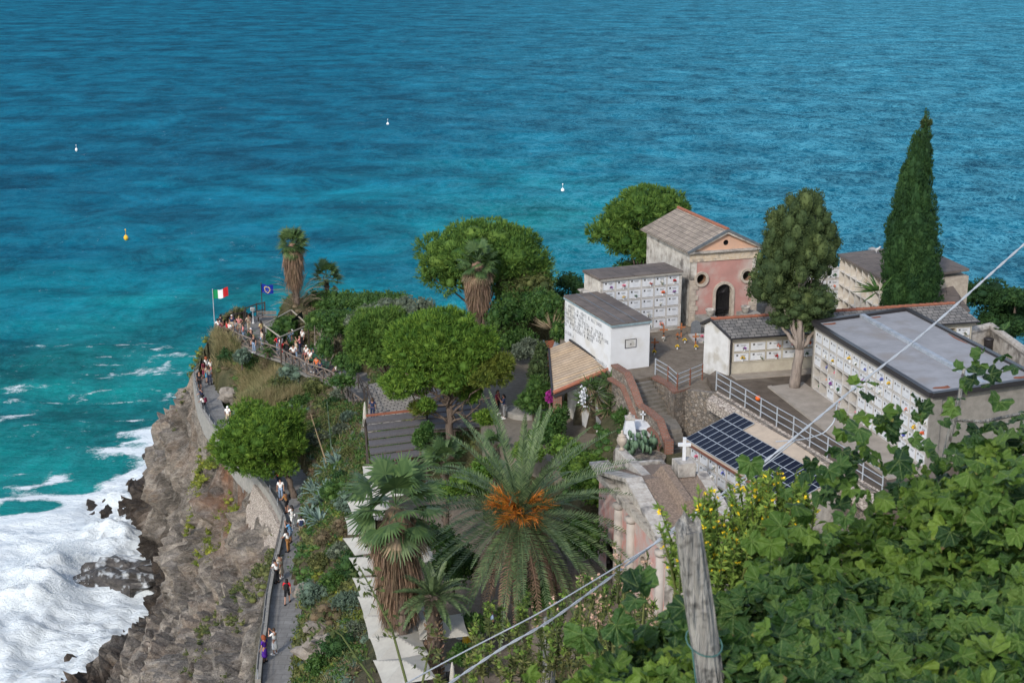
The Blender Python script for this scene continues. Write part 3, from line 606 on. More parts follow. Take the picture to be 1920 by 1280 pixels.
    for nm, arr in (('rock', np.clip(rockm * 1.4 + np.clip(.3 * on, 0, .3), 0, 1)), ('veg', np.clip(.7 + on, 0, 1)), ('wet', wet), ('orange', orange), ('tone', np.clip(tone, 0, 1))):
        a = me.attributes.new(nm, 'FLOAT', 'POINT'); a.data.foreach_set('value', arr.astype(np.float32))
    o = link('headland', me); tag(o, 'rocky headland', None, None, 'structure')
terrain()
def hill():       # the slope that rises behind the camera and keeps the sun off the cemetery
    xs = np.linspace(-90, 140, 60); ys = np.linspace(-110, -14, 40); X, Y = np.meshgrid(xs, ys); P = np.stack([X.ravel(), Y.ravel()], 1)
    z = 58 + np.clip((-16 - P[:, 1]) * 2.2, 0, 96) + 3 * fbm(np.c_[P * .08, P[:, :1] * 0], 3); e = np.clip((P[:, 0] + HX + .0 * P[:, 1]) / 7, 0, 1); z = z * e + (1 - e) * 22
    n = len(z); i = np.arange(n).reshape(X.shape); F = np.stack([i[:-1, :-1].ravel(), i[:-1, 1:].ravel(), i[1:, 1:].ravel(), i[1:, :-1].ravel()], 1)
    o = link('mountainside', rawmesh('mountainside', np.c_[P, z], F, mat('mountain_scrub', (.06, .07, .03), (.14, .12, .07), .12, .95), smooth=True)); tag(o, 'mountainside behind the view', None, None, 'structure')
HX = 66
def slab(name, poly, z, depth, m, label):
    b = MB(); b.prism(poly, z - depth, z); o = b.build(name, m); tag(o, label, None, None, 'structure'); return o
slab('path', path_poly, PZ, 2.4, [m_path], 'grey paved coastal path')
slab('terrace', terr_poly, TZ, .2, [mat('terrace_concrete', (.20, .19, .175), (.145, .138, .125), 2.5, .9, .2, 20)], 'concrete lookout terrace')
slab('patio', patio_poly, 27.0, .6, [brickmat('patio_flags', (.38, .35, .31), (.30, .275, .24), (.12, .11, .10), .55, .4, .05)], 'pale flagstone patio')
slab('restaurant_floor', rest_poly, RZ, 1.5, [m_dirt], 'restaurant floor')
slab('plaza', plaza_poly, PLZ, 1.5, [mat('gravel', (.19, .165, .13), (.14, .122, .098), 3, .95, .4, 25)], 'gravel plaza')
slab('mausoleum_ground', maus_poly, MZ, 1, [m_dirt], 'ground at the mausoleum')
slab('lower_yard', low_poly, 32.5, 3, [m_dirt], 'lower cemetery yard')
slab('grave_yard', yl_poly, CZ, 4, [m_dirt], 'grave yard of bare earth')
slab('upper_yard', yr_poly, CZ2, 4, [m_yard], 'dark earth cemetery yard')
# ------------------------------------------------------------------ buildings
class Fac:
    """a vertical facade from P0 to P1: s along it, o outward, z up"""
    def __init__(s, P0, P1):
        s.P = A(P0[0], P0[1]); d = A(P1[0] - P0[0], P1[1] - P0[1]); s.W = float(np.linalg.norm(d)); s.e = d / s.W
        s.n = A(s.e[1], -s.e[0])
        if s.n[1] > 0 and abs(s.n[1]) > .3: s.n = -s.n
        s.rz = math.atan2(s.e[1], s.e[0])
    def p(s, a, o, z): q = s.P + s.e * a + s.n * o; return (float(q[0]), float(q[1]), float(z))
    def box(s, mb, a0, a1, o0, o1, z0, z1):
        P = [s.p(a0, o0, z0), s.p(a1, o0, z0), s.p(a1, o1, z0), s.p(a0, o1, z0)]; Q = [s.p(a0, o0, z1), s.p(a1, o0, z1), s.p(a1, o1, z1), s.p(a0, o1, z1)]
        mb.dir = tuple(s.e)
        ar = sum(P[i][0] * P[(i + 1) % 4][1] - P[(i + 1) % 4][0] * P[i][1] for i in range(4))
        if ar < 0: P = P[::-1]; Q = Q[::-1]
        mb.hexa(P + Q); return mb
def slabq(mb, q, t):
    """a sloping slab: q four top corners, thickness t downwards"""
    q = [tuple(map(float, v)) for v in q]; ar = sum(q[i][0] * q[(i + 1) % 4][1] - q[(i + 1) % 4][0] * q[i][1] for i in range(4))
    if ar < 0: q = q[::-1]
    return mb.hexa([(x, y, z - t) for x, y, z in q] + q)

# one marble slab, one flower vase of each colour; the rest are copies
def slab_mesh(w, h, m=None):
    b = MB(); b.mi = 0; b.box((w / 2, -.02, h / 2), (w, .04, h)); b.mi = 1
    b.box((w * .22, -.045, h * .74), (w * .13, .012, h * .2)); b.box((w * .62, -.044, h * .74), (w * .38, .008, h * .035)); b.box((w * .62, -.044, h * .64), (w * .3, .008, h * .03))
    b.mi = 2; b.box((w / 2, -.045, h * .97), (w * .96, .012, .02)); b.box((w / 2, -.045, h * .03), (w * .96, .012, .02))
    return rawmesh('niche_slab', b.V, b.F, [m or m_marble, m_photo, m_niche], b.M, b.UV)
FLC = {'red': (.55, .03, .03), 'pink': (.75, .22, .32), 'white': (.75, .74, .70), 'yellow': (.75, .52, .05), 'blue': (.14, .16, .55), 'orange': (.72, .17, .06), 'purple': (.3, .1, .35), 'dark green': (.03, .12, .05)}
VASE = {}
def vase_proto(col):
    if col in VASE: return VASE[col]
    rng = np.random.default_rng(abs(hash(col)) % 999 if False else sum(map(ord, col)))
    b = MB(); b.lathe([(.045, 0), (.06, .03), (.05, .10), (.035, .13), (.055, .17)], n=8); mv = rawmesh('vase', b.V, b.F, m_marble if col != 'white' else m_oldstone, None, b.UV, True)
    s = sphere_pts(26, rng); s[:, 2] = np.abs(s[:, 2]) * .9; P = A(0, 0, .22) + s * .10
    V, F = blades(P, s, 5, .075, .06, .5, rng=rng); V2, F2 = blades(A(0, 0, .16) + sphere_pts(10, rng) * .03, nrm(sphere_pts(10, rng) + A(0, 0, 1)), 3, .2, .03, .4, rng=rng)
    V, F = join([(V, F), (V2, F2)]); fm = np.r_[np.zeros(26 * 5), np.ones(30)].astype(int)
    mf = rawmesh('flowers', V, F, [mat('petals_' + col.replace(' ', '_'), FLC[col], rough=.6, isl=.25), m_hedge], fm)
    VASE[col] = (mv, mf); return VASE[col]
def put_vase(p, col, label, group, sc=1.35):
    t = thing('flower_vase', label, 'flower vase', p, group, R.uniform(0, 6)); t.scale = (sc,) * 3
    mv, mf = vase_proto(col); link('vase', mv, t); link('flowers', mf, t); return t
def niche_wall(root, f, a0, a1, z0, z1, cols, rows, wallname, opened=(), seed=1, pflower=.6, bar=.07, deep=.45, mfr=None, mopen=None, skip=(), slabm=None, hide=lambda c, r: False):
    rng = random.Random(seed); b = MB(); cw = (a1 - a0) / cols; ch = (z1 - z0) / rows
    for c in range(cols + 1): f.box(b, a0 + c * cw - bar / 2, a0 + c * cw + bar / 2, -deep, .05, z0, z1)
    for r in range(rows + 1):
        for c in range(cols): f.box(b, a0 + c * cw + bar / 2, a0 + (c + 1) * cw - bar / 2, -deep, .045, z0 + r * ch - bar / 2, z0 + r * ch + bar / 2)
    b.build('niche_frame', mfr or m_niche, root)
    me = slab_mesh(cw - bar - .05, ch - bar - .05, slabm)
    cols_l = list(FLC)
    for r in range(rows):
        for c in range(cols):
            if hide(c, r): continue
            if (c, r) not in opened and (c, r) not in skip:
                o = link('niche_slab', me, root); P = f.p(a0 + c * cw + bar / 2 + .025, -.02, z0 + r * ch + bar / 2 + .025)
                o.location = tuple(A(*P) - np.array(root.location)); o.rotation_euler = (0, 0, f.rz if f.n.dot(A(f.e[1], -f.e[0])) > 0 else f.rz)
            if rng.random() < pflower * .75 and (c, r) not in skip:
                col = rng.choice(['red', 'pink', 'white', 'white', 'white', 'white', 'yellow', 'blue', 'orange', 'pink', 'purple', 'dark green', 'dark green'])
                P = f.p(a0 + c * cw + cw * rng.uniform(.55, .78), .02 if (c, r) not in opened else -.18, z0 + r * ch + bar / 2)
                rowtxt = {0: 'bottom', rows - 1: 'top'}.get(r, ORD[rows - 1 - r] if True else '')
                put_vase(P, col, '%s flowers in vase, %s niche from left, %s row, %s' % (col, ORD[c], rowtxt, wallname), 'flower vases on the niches', rng.uniform(.75, 1.15))

# --- chapel
W0 = U(1291, 612, CZ); fv = A(.955, .297); fw = Fac(W0, W0[:2].tolist() + [0] if False else A(W0[0] + fv[0], W0[1] + fv[1]))
ch = thing('chapel', 'small pink plastered chapel with pediment and arched doorway', 'chapel', W0)
cw = 5.15; cd = 7.9; zc = CZ + 5.35; zr = zc + 1.25
b = MB()
DW = .62; DH = 2.25; dc = cw / 2     # arched opening
def arch_wall(mb, f, a0, a1, z0, z1, o, holes):
    """flat front with round-headed or round openings, in strips"""
    n = 60; xs = np.linspace(a0, a1, n + 1)
    for h in holes:
        for k in range(9): xs = np.append(xs, h['c'] + h['r'] * math.cos(math.pi * k / 8))
    xs = np.unique(np.round(xs, 4))
    for x0, x1 in zip(xs[:-1], xs[1:]):
        xm = (x0 + x1) / 2; iv = []
        def z1f(x): return z1(x) if callable(z1) else z1
        for h in holes:
            if abs(xm - h['c']) < h['r']:
                def q(x, h=h): return math.sqrt(max(0, h['r'] ** 2 - (x - h['c']) ** 2))
                if h['kind'] == 'arch': iv.append((lambda x: z0, lambda x, h=h, q=q: h['z'] + q(x)))
                else: iv.append((lambda x, h=h, q=q: h['z'] - q(x), lambda x, h=h, q=q: h['z'] + q(x)))
        zs = [lambda x: z0]
        for lo, hi in iv: zs += [lo, hi]
        zs.append(z1f)
        for lo, hi in zip(zs[::2], zs[1::2]):
            if hi(xm) - lo(xm) < .01: continue
            v = [f.p(x0, o, lo(x0)), f.p(x1, o, lo(x1)), f.p(x1, o, hi(x1)), f.p(x0, o, hi(x0))]
            P = [(s, t) for s, t in ((x0, lo(x0)), (x1, lo(x1)), (x1, hi(x1)), (x0, hi(x0)))]
            mb.add(v, [(0, 1, 2, 3)], [P])
def ring(mb, f, c, z, r, wd, o0, o1, a0=0, a1=2 * math.pi, n=20):
    for k in range(n):
        t0 = a0 + (a1 - a0) * k / n; t1 = a0 + (a1 - a0) * (k + 1) / n
        q = lambda t, rr, o: f.p(c + rr * math.cos(t), o, z + rr * math.sin(t))
        v = [q(t0, r, o0), q(t1, r, o0), q(t1, r + wd, o0), q(t0, r + wd, o0), q(t0, r, o1), q(t1, r, o1), q(t1, r + wd, o1), q(t0, r + wd, o1)]
        mb.add(v, [(4, 5, 6, 7), (0, 1, 5, 4), (2, 3, 7, 6), (0, 3, 2, 1)] + ([(0, 4, 7, 3)] if k == 0 else []) + ([(1, 2, 6, 5)] if k == n - 1 else []))
rosx = 1.75
b.mi = 0; arch_wall(b, fw, .45, cw - .45, CZ, zc - .75, 0, [dict(kind='arch', c=dc, r=DW, z=CZ + DH - .0), dict(kind='o', c=dc - rosx, r=.36, z=CZ + 3.35), dict(kind='o', c=dc + rosx, r=.36, z=CZ + 3.35)])
b.build('front_wall', m_pink, ch)
b = MB(); fw.box(b, 0, .12, -cd, -.001, CZ - .5, zc); fw.box(b, cw - .12, cw, -cd, -.001, CZ - .5, zc); fw.box(b, .12, cw - .12, -cd, -cd + .12, CZ - .5, zc)
b.build('side_wall', m_oldwall, ch)
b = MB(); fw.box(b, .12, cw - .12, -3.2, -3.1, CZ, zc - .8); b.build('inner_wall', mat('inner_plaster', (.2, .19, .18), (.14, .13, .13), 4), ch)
b = MB(); fw.box(b, .12, cw - .12, -3.1, -.02, CZ - .1, CZ + .03); b.build('floor_tiles', brickmat('chequer_floor', (.45, .44, .42), (.06, .06, .06), (.2, .2, .2), .3, .3, .01, offset=0), ch)
for sd in (0, 1):
    b = MB(); X = (lambda a0, a1: (a0, a1)) if sd == 0 else (lambda a0, a1: (cw - a1, cw - a0))
    fw.box(b, *X(0, .45), -.12, .05, CZ - .3, CZ + 3.3)
    for k in range(9): wq = .62 if k % 2 else .45; fw.box(b, *X(-.02, wq), -.05, .075, CZ + k * .37, CZ + k * .37 + .34)
    b.build('corner_quoins', m_trim, ch, bevel=.015)
    b = MB(); fw.box(b, *X(0, .45), -.12, .045, CZ + 3.34, zc - .75); b.build('corner_plaster', m_oldwall, ch)
b = MB(); fw.box(b, -.04, cw + .04, -.1, .08, zc - .75, zc - .12); b.build('frieze', mat('flaking_frieze', (.46, .36, .25), (.52, .45, .36), 5, .9, .8, 8, c3=(.28, .24, .2), s3=2), ch)
b = MB(); fw.box(b, -.25, cw + .25, -.1, .32, zc - .12, zc + .0); fw.box(b, -.15, cw + .15, -.1, .2, zc - .2, zc - .12); b.build('cornice', m_oldstone, ch)
b = MB(); arch_wall(b, fw, 0, cw, zc, lambda x: zc + .0 + (zr - zc) * (1 - abs(x - dc) / dc), .05, [dict(kind='o', c=dc, r=.19, z=zc + .48)]); b.build('tympanum', mat('salmon_plaster', (.55, .33, .22), (.46, .30, .22), 1.6, .9), ch)
b = MB()
fw.box(b, dc - .5, dc + .5, -.3, -.25, zc + .1, zc + .85); b.mi = 0; b.build('tympanum_shade_panel', m_dark, ch)  # black panel painted as the shade behind the round opening
for sx in (-1, 1): b = MB(); ring(b, fw, dc + sx * rosx, CZ + 3.35, .36, .17, -.02, .1); ring(b, fw, dc + sx * rosx, CZ + 3.35, .47, .07, -.02, .14); b.build('rosette_surround', m_trim, ch)
for sx in (-1, 1):
    b = MB(); ring(b, fw, dc + sx * rosx, CZ + 3.35, .36, .02, -.45, -.001)
    b.build('rosette_reveal', mat('brown_reveal', (.22, .13, .08)), ch)
b = MB(); ring(b, fw, dc, CZ + DH, DW, .2, -.3, .1, 0, math.pi, 14); fw.box(b, dc - DW - .2, dc - DW, -.3, .1, CZ, CZ + DH); fw.box(b, dc + DW, dc + DW + .2, -.3, .1, CZ, CZ + DH); b.build('door_surround', m_trim, ch)
b = MB()
for k in range(-4, 5):
    x = dc + k * .14
    if abs(k) < 4: b.tube([fw.p(x, -.15, CZ + .05), fw.p(x, -.15, CZ + DH)], .012, 5)
for k in range(1, 8): t = math.pi * k / 8; b.tube([fw.p(dc, -.15, CZ + DH), fw.p(dc + DW * .97 * math.cos(t), -.15, CZ + DH + DW * .97 * math.sin(t))], .012, 5)
for zz in (.08, 1.1, DH): b.bar(fw.p(dc - DW, -.15, CZ + zz), fw.p(dc + DW, -.15, CZ + zz), .03)
b.build('iron_gate', m_darkmetal, ch)
rf = MB(); rf.dir = tuple(fw.e); ov = .4
Rg0 = fw.p(dc, .3, zr + .2); Rg1 = fw.p(dc, -cd - .3, zr + .2)
for sgn, x0 in ((-1, -ov), (1, cw + ov)):
    rf.dir = tuple(fw.e); slabq(rf, [fw.p(x0, .3, zc + .0 + .02), Rg0, Rg1, fw.p(x0, -cd - .3, zc + .02)], .1)
ro = rf.build('roof', m_slate2, ch)
b = MB(); b.tube([tuple(A(*Rg0) + A(0, 0, .02)), tuple(A(*Rg1) + A(0, 0, .02))], .12, 8); b.build('ridge_tiles', m_terra, ro, local=True).location = tuple(-np.array(W0))
b = MB()
for x0 in (-ov, cw + ov): b.bar(fw.p(x0, .33, zc - .03), fw.p(dc, .33, zr + .16), .08, .16)
b.build('verge_flashing', m_lead, ro, local=True).location = tuple(-np.array(W0))
b = MB()
for x0 in (0.0, cw): b.bar(fw.p(x0 + (.05 if x0 else -.05), .2, zc + .02), fw.p(dc, .2, zr - .03), .2, .13)
b.build('raking_cornice', m_oldstone, ch)
b = MB(); fw.box(b, dc - 2.2, dc - .95, .12, 1.5, CZ - .1, CZ + .85); b.build('plinth_wall', m_conc, ch); b = MB(); fw.box(b, dc + 1.0, dc + 2.4, .12, 1.1, CZ - .1, CZ + .85); b.build('plinth_wall', m_conc, ch)
for q, lab in ((dc - 1.3, 'chapel stone planter bowl on the left plinth beside the doorway'), (dc + 1.4, 'chapel stone planter bowl on the right plinth beside the doorway')):
    p = A(*fw.p(q, .75, CZ + .852)); t = thing('planter_bowl', lab, 'planter', p)
    MB().lathe([(.14, 0), (.2, .05), (.3, .3), (.33, .42), (.36, .44), (.36, .5), (.29, .5), (.27, .4), (.02, .36)], p, 14).build('bowl', m_oldstone, t, True)
    MB().lathe([(.02, .361), (.26, .39), (.02, .40)], p, 10).build('soil', m_dirt, t)

# --- white niche wall left of the chapel
K1 = U(1276, 508, 39.75); K0 = U(1129, 522, 39.75); f2 = Fac(K0, K1); Kb = U(1102, 500, 39.75); dep2 = 2.6
t2 = thing('niche_wall', 'white wall of burial niches with flat slab roof, left of the pink chapel', 'columbarium', (K0[0], K0[1], CZ))
b = MB(); f2.box(b, 0, f2.W, -dep2, -.46, CZ - 2, 39.6); f2.box(b, -.12, .0, -dep2, .05, CZ - 2, 39.6); f2.box(b, f2.W, f2.W + .1, -.46, .04, CZ, 39.6); f2.box(b, 0, f2.W, -.46, .0, CZ - .1, CZ + .22); b.build('wall', m_oldwall, t2)
b = MB(); f2.box(b, -.5, -.12, -dep2 + .1, -.2, CZ - 2, 38.4); f2.box(b, -.62, -.12, -dep2, -.1, 38.4, 38.5); b.build('side_lean_to', m_oldwall, t2)
b = MB(); f2.box(b, -.22, f2.W + .15, -dep2 - .1, .16, 39.6, 39.78); b.build('roof_slab', m_slabroof, t2)
b = MB(); f2.box(b, -.2, f2.W + .13, .162, .18, 39.56, 39.70); b.build('fascia', m_conc, t2)
niche_wall(t2, f2, .03, f2.W - .05, CZ + .24, 39.58, 6, 5, 'white niches beside chapel', seed=4, pflower=.8, skip=[(0, 0), (0, 1), (1, 0)])

# --- block with the poem
ZP = CZ + 2.9; K = U(1146, 613, ZP); Lf = U(1059.5, 561, ZP); Rt = U(1219, 604, ZP)
f3 = Fac(Lf, K); fr = Fac(K, Rt)
f3.n = -A(fr.e[0], fr.e[1])
t3 = thing('burial_block', 'white block with painted poem lettering and brown slab roof', 'tomb block', (K[0], K[1], CZ))
Bk = Lf + (Rt - K)
b = MB(); b.prism([tuple(K[:2]), tuple(Rt[:2]), tuple(Bk[:2]), tuple(Lf[:2])], CZ - 1.2, ZP); b.build('walls', mat('white_painted_wall', (.62, .63, .64), (.56, .565, .57), .9, .85, .1, 20, c3=(.52, .51, .48), s3=.7), t3)
cen = (K + Rt + Bk + Lf)[:2] / 4
def grow(p, k=.16): v = np.array(p[:2]) - cen; return tuple(np.array(p[:2]) + np.sign(1) * v / np.linalg.norm(v) * k)
Q = [grow(K), grow(Rt), grow(Bk), grow(Lf)]
b = MB(); b.dir = tuple(fr.e); b.prism(Q, [ZP + .002] * 4, [ZP + .12] * 4); b.build('fascia', m_bluetrim, t3)
b = MB(); b.dir = tuple(f3.e); b.prism([grow(K, .13), grow(Rt, .13), grow(Bk, .13), grow(Lf, .13)], [ZP + .122] * 4, [ZP + .20, ZP + .20, ZP + .26, ZP + .26]); b.build('roof_slab', m_slabroof, t3)
b = MB()
for k in (.33, .66):
    p0 = np.array(grow(Lf, .1)) * (1 - k) + np.array(grow(Bk, .1)) * k; p1 = np.array(grow(K, .1)) * (1 - k) + np.array(grow(Rt, .1)) * k
    b.bar((*p0, ZP + .27), (*p1, ZP + .215), .06, .03)
b.build('roof_seam', m_lead, t3)
LINES = ["O APERTI AI VENTI E ALL'ONDE", "LIGURI CIMITERI !", "UNA ROSEA TRISTEZZA VI COLORA", "QUANDO DI SERA SIMILE AD UN FIORE", "CHE MARCISCE, LA GRANDE LUCE", "SI VA SFACENDO E MUORE", "", "LIGURIA", "", "VINCENZO CARDARELLI"]
adv = f3.W * .945 / 33
def text_mesh(txt, h):
    cu = bpy.data.curves.new('t', 'FONT'); cu.body = txt; cu.size = h; cu.offset = .004; ob = bpy.data.objects.new('t', cu); C.objects.link(ob)
    bpy.context.view_layer.update(); dg = bpy.context.evaluated_depsgraph_get(); me = bpy.data.meshes.new_from_object(ob.evaluated_get(dg)); bpy.data.objects.remove(ob); return me
glyph = {}
for li, ln in enumerate(LINES):
    if not ln: continue
    z = ZP - .42 - li * .268; s0 = .1 if li < 9 else f3.W * .40
    Vs = []; Fs = []
    for ci, chh in enumerate(ln):
        if chh == ' ': continue
        if chh not in glyph:
            me = text_mesh(chh, .30); vv = np.array([v.co[:] for v in me.vertices]); ff = [tuple(p.vertices) for p in me.polygons]; glyph[chh] = (vv, ff)
        vv, ff = glyph[chh]; w = vv[:, 0].max() - vv[:, 0].min(); tw = adv * (.70 if chh not in "I!,'" else .16); x = (vv[:, 0] - vv[:, 0].min()) / max(w, .01) * tw + s0 + ci * adv
        base = len(Vs); Vs += [f3.p(a, .006, z + q) for a, q in zip(x, vv[:, 1])]; Fs += [tuple(base + i for i in f) for f in ff]
    V = np.array(Vs) - np.array(t3.location); link('lettering', rawmesh('lettering', V, Fs, m_letter), t3)
pl = thing('memorial_plaque', 'small framed plaque on the white end wall of the poem block', 'plaque', fr.p(fr.W * .50, .01, CZ + 1.75))
b = MB(); fr.box(b, fr.W * .37, fr.W * .64, .003, .03, CZ + 1.42, CZ + 1.95); b.build('panel', m_white, pl)
b = MB()
for a0, a1, z0, z1 in ((.36, .65, 1.40, 1.43), (.36, .65, 1.94, 1.97), (.36, .372, 1.43, 1.94), (.638, .65, 1.43, 1.94)): fr.box(b, fr.W * a0, fr.W * a1, .002, .04, CZ + z0, CZ + z1)
fr.box(b, fr.W * .49, fr.W * .52, .03, .045, CZ + 1.6, CZ + 1.68); b.build('frame', m_darkmetal, pl)

# --- shelter with the tan roof below the poem
T0 = A(*U(1068, 639, CZ + .35)); T1 = A(*U(1145, 692, CZ + .05)); T2 = A(*U(1038, 737, 34.0)); T3 = None
_n = np.cross(T1 - T0, T2 - T0); _v = U(1031, 653, 30) - A(0, 0, CAM_H); T3 = A(0, 0, CAM_H) + _v * (_n.dot(T0 - A(0, 0, CAM_H)) / _n.dot(_v))
sh = thing('shelter', 'lean-to shelter with tan ribbed roof below the white poem wall', 'shelter', ((T2[0] + T1[0]) / 2, (T2[1] + T1[1]) / 2, PLZ))
b = MB(); b.dir = tuple(nrm((T2 - T1)[:2])); slabq(b, [T0, T1, T2, T3], .12); b.build('roof', m_tan, sh)
b = MB(); b.tube([T1 + A(0, 0, .06), T2 + A(0, 0, .05)], .13, 8); b.build('edge_tiles', m_terra, sh)
b = MB(); b.bar(T2 + A(-.08, 0, -.05), T3 + A(-.08, 0, -.05), .12, .24); b.bar(T0 + A(0, 0, .08), T1 + A(0, 0, .08), .12, .1); b.bar(T1 + A(0, -.05, -.2), T2 + A(0, -.05, -.2), .1, .2); b.build('fascia', m_darkmetal, sh)
for pt, hgt in ((T2 * .93 + T1 * .07 + A(0, .3, 0), 0), (T3 * .9 + T0 * .1 + A(0, -.2, 0), 0)):
    b = MB(); b.prism([(pt[0] - .28, pt[1] - .28), (pt[0] + .28, pt[1] - .28), (pt[0] + .28, pt[1] + .28), (pt[0] - .28, pt[1] + .28)], PLZ, pt[2] - .22); b.build('brick_pillar', m_brick, sh)
b = MB(); q0 = T0 * .55 + T3 * .45; q1 = T1 * .9 + T2 * .1
b.prism([tuple(q0[:2]), tuple(q1[:2]), tuple(q1[:2] + A(.4, .3)), tuple(q0[:2] + A(.4, .3))], PLZ, 34.3); b.build('back_wall', m_white, sh)
sk = thing('side_roof', 'small rusty roof section behind the tan shelter roof', 'roof', U(1035, 652, 34.3))
b = MB(); slabq(b, [U(1019, 640, 34.6), U(1048, 635, 34.8), U(1066, 640, 34.7), U(1031, 657, 34.45)], .1); b.build('sheet', m_rust, sk)
b = MB(); b.bar(U(1019, 640, 34.6), U(1038, 735, 33.6), .14, .2); b.bar(U(1019, 641, 34.4), U(1022, 668, 33.8), .08, .3); b.build('gutter', m_lead, sk)
b = MB(); slabq(b, [U(1040, 640, 34.86), U(1060, 630, 35.0), U(1068, 638, 34.95), U(1036, 651, 34.8)], .06); b.build('flashing', m_galv, sk)

# --- long low building with the slate roof
G1 = U(1367, 703, CZ2); G2 = U(1527, 691, CZ2); f5 = Fac(G1, G2); L5 = 16.6; D5 = 3.0
G0 = U(1322, 697, CZ2 - .4); bk = (G0[:2] - G1[:2]); D5 = float(np.linalg.norm(bk)); bk = bk / D5
f5b = Fac(G1, G2)
t5 = thing('slate_roofed_columbarium', 'long low niche building with grey slate roof and terracotta ridge', 'columbarium', G1)
ez = CZ2 + 2.45; rz_ = ez + .62
def q5(a, d, z): p = G1[:2] + f5.e * a + bk * d; return (float(p[0]), float(p[1]), float(z))
b = MB(); b.prism([q5(0, .46, 0)[:2], q5(L5, .46, 0)[:2], q5(L5, D5, 0)[:2], q5(0, D5, 0)[:2]], CZ2 - 1.6, ez); b.build('wall', m_beige, t5)
b = MB(); b.prism([q5(0, 0, 0)[:2], q5(L5, 0, 0)[:2], q5(L5, .459, 0)[:2], q5(0, .459, 0)[:2]], CZ2 - .3, CZ2 + .75); b.prism([q5(0, 0, 0)[:2], q5(L5, 0, 0)[:2], q5(L5, .459, 0)[:2], q5(0, .459, 0)[:2]], CZ2 + 2.06, ez); b.build('front_band', m_beige, t5)
b = MB(); g = [q5(-.14, -.02, CZ2 - 1.6), q5(-.02, -.02, CZ2 - 1.6), q5(-.02, D5, CZ2 - 1.6), q5(-.14, D5, CZ2 - 1.6)]
# gable wall with a pointed head
mid = D5 * .72
v = [q5(-.14, 0, CZ2 - 1.6), q5(-.14, D5, CZ2 - 1.6), q5(-.14, D5, ez + .2), q5(-.14, mid, rz_ - .02), q5(-.14, 0, ez - .02), q5(-.02, 0, CZ2 - 1.6), q5(-.02, D5, CZ2 - 1.6), q5(-.02, D5, ez + .2), q5(-.02, mid, rz_ - .02), q5(-.02, 0, ez - .02)]
b.add(v, [(0, 1, 2, 3, 4), (9, 8, 7, 6, 5), (0, 5, 6, 1), (1, 6, 7, 2), (2, 7, 8, 3), (3, 8, 9, 4), (4, 9, 5, 0)]); b.build('gable_wall', m_white, t5)
b = MB(); b.dir = tuple(f5.e); slabq(b, [q5(-.2, -.3, ez - .02), q5(L5, -.3, ez - .02), q5(L5, mid, rz_ + .1), q5(-.2, mid, rz_ + .1)], .08); slabq(b, [q5(-.2, mid, rz_ + .1), q5(L5, mid, rz_ + .1), q5(L5, D5 + .25, ez + .22), q5(-.2, D5 + .25, ez + .22)], .08)
r5 = b.build('roof', m_slate, t5)
b = MB(); nseg = 34
for k in range(nseg): b.tube([q5(-.2 + L5 * k / nseg, mid, rz_ + .13), q5(-.2 + L5 * (k + 1.12) / nseg, mid, rz_ + .115)], [.12, .1], 7)
b.build('ridge_tiles', m_terra, r5, local=True).location = tuple(-np.array(G1))
b = MB(); b.bar(q5(-.24, -.3, ez), q5(-.24, mid, rz_ + .12), .08, .14); b.bar(q5(-.24, mid, rz_ + .12), q5(-.24, D5 + .28, ez + .24), .08, .14); b.bar(q5(-.2, -.34, ez - .06), q5(L5, -.34, ez - .06), .09, .09); b.tube([q5(-.02, -.1, ez - .1), q5(-.02, -.1, CZ2)], .045, 6); b.build('gutter', m_darkmetal, r5, local=True).location = tuple(-np.array(G1))
niche_wall(t5, f5, .2, L5 - .3, CZ2 + .78, CZ2 + 2.05, 15, 2, 'low slate-roofed wall', seed=8, pflower=.9, hide=lambda c, r: c > 6 and c < 14, mfr=m_beige)

# --- big niche wall with the grey roof
N0 = U(1530, 729, CZ2); ZB = CZ2 + 4.15
c0 = U(1531, 602, ZB); c1 = U(1747, 733, ZB); c2 = U(1922, 703, ZB + .15); c3 = U(1700, 578, ZB + .15)
c2 = c3 + (c1 - c0) * 1.02
f6 = Fac(c0, c1); f6.n = -nrm(A(*(c3 - c0)[:2]))
t6 = thing('large_columbarium', 'largest niche building, white slabs under a flat grey felt roof with black edging', 'columbarium', (c0[0], c0[1], CZ2))
L6 = f6.W
b = MB(); i0 = A(*f6.p(0, -.46, 0)); i1 = A(*f6.p(L6, -.46, 0))
b.prism([tuple(i0[:2]), tuple(i1[:2]), tuple(c2[:2]), tuple(c3[:2])], CZ2 - .5, ZB - .3)
f6.box(b, -.16, 0, -.5, .05, CZ2 - .3, ZB - .32); f6.box(b, 0, L6, -.46, .05, ZB - .5, ZB - .31); f6.box(b, L6, L6 + .16, -.6, .05, CZ2 - .3, ZB - .32); f6.box(b, 0, L6, -.46, .03, CZ2 - .3, CZ2 + .05); b.build('wall', mat('grey_render', (.20, .185, .16), (.27, .25, .22), 2.5, .9, .3, 15), t6)
rc = (c0 + c1 + c2 + c3)[:2] / 4
def gr(p, k): v = np.array(p[:2]) - rc; return np.array(p[:2]) + v / np.linalg.norm(v) * k
Z6 = [ZB - .02, ZB - .02, ZB + .13, ZB + .13]
b = MB(); b.dir = tuple(nrm(A(*(c3 - c0)[:2]))); pr = [tuple(gr(c, -.1)) for c in (c0, c1, c2, c3)]; b.prism(pr, [ZB - .29] * 4, [ZB - .12, ZB - .12, ZB, ZB]); b.build('roof_felt', m_roofing, t6)
b = MB(); cs = [gr(c, .22) for c in (c0, c1, c2, c3)]; zz = [ZB - .02, ZB - .02, ZB + .13, ZB + .13]
for i in range(4):
    j = (i + 1) % 4; b.bar((*cs[i], zz[i] - .12), (*cs[j], zz[j] - .12), .28, .26)
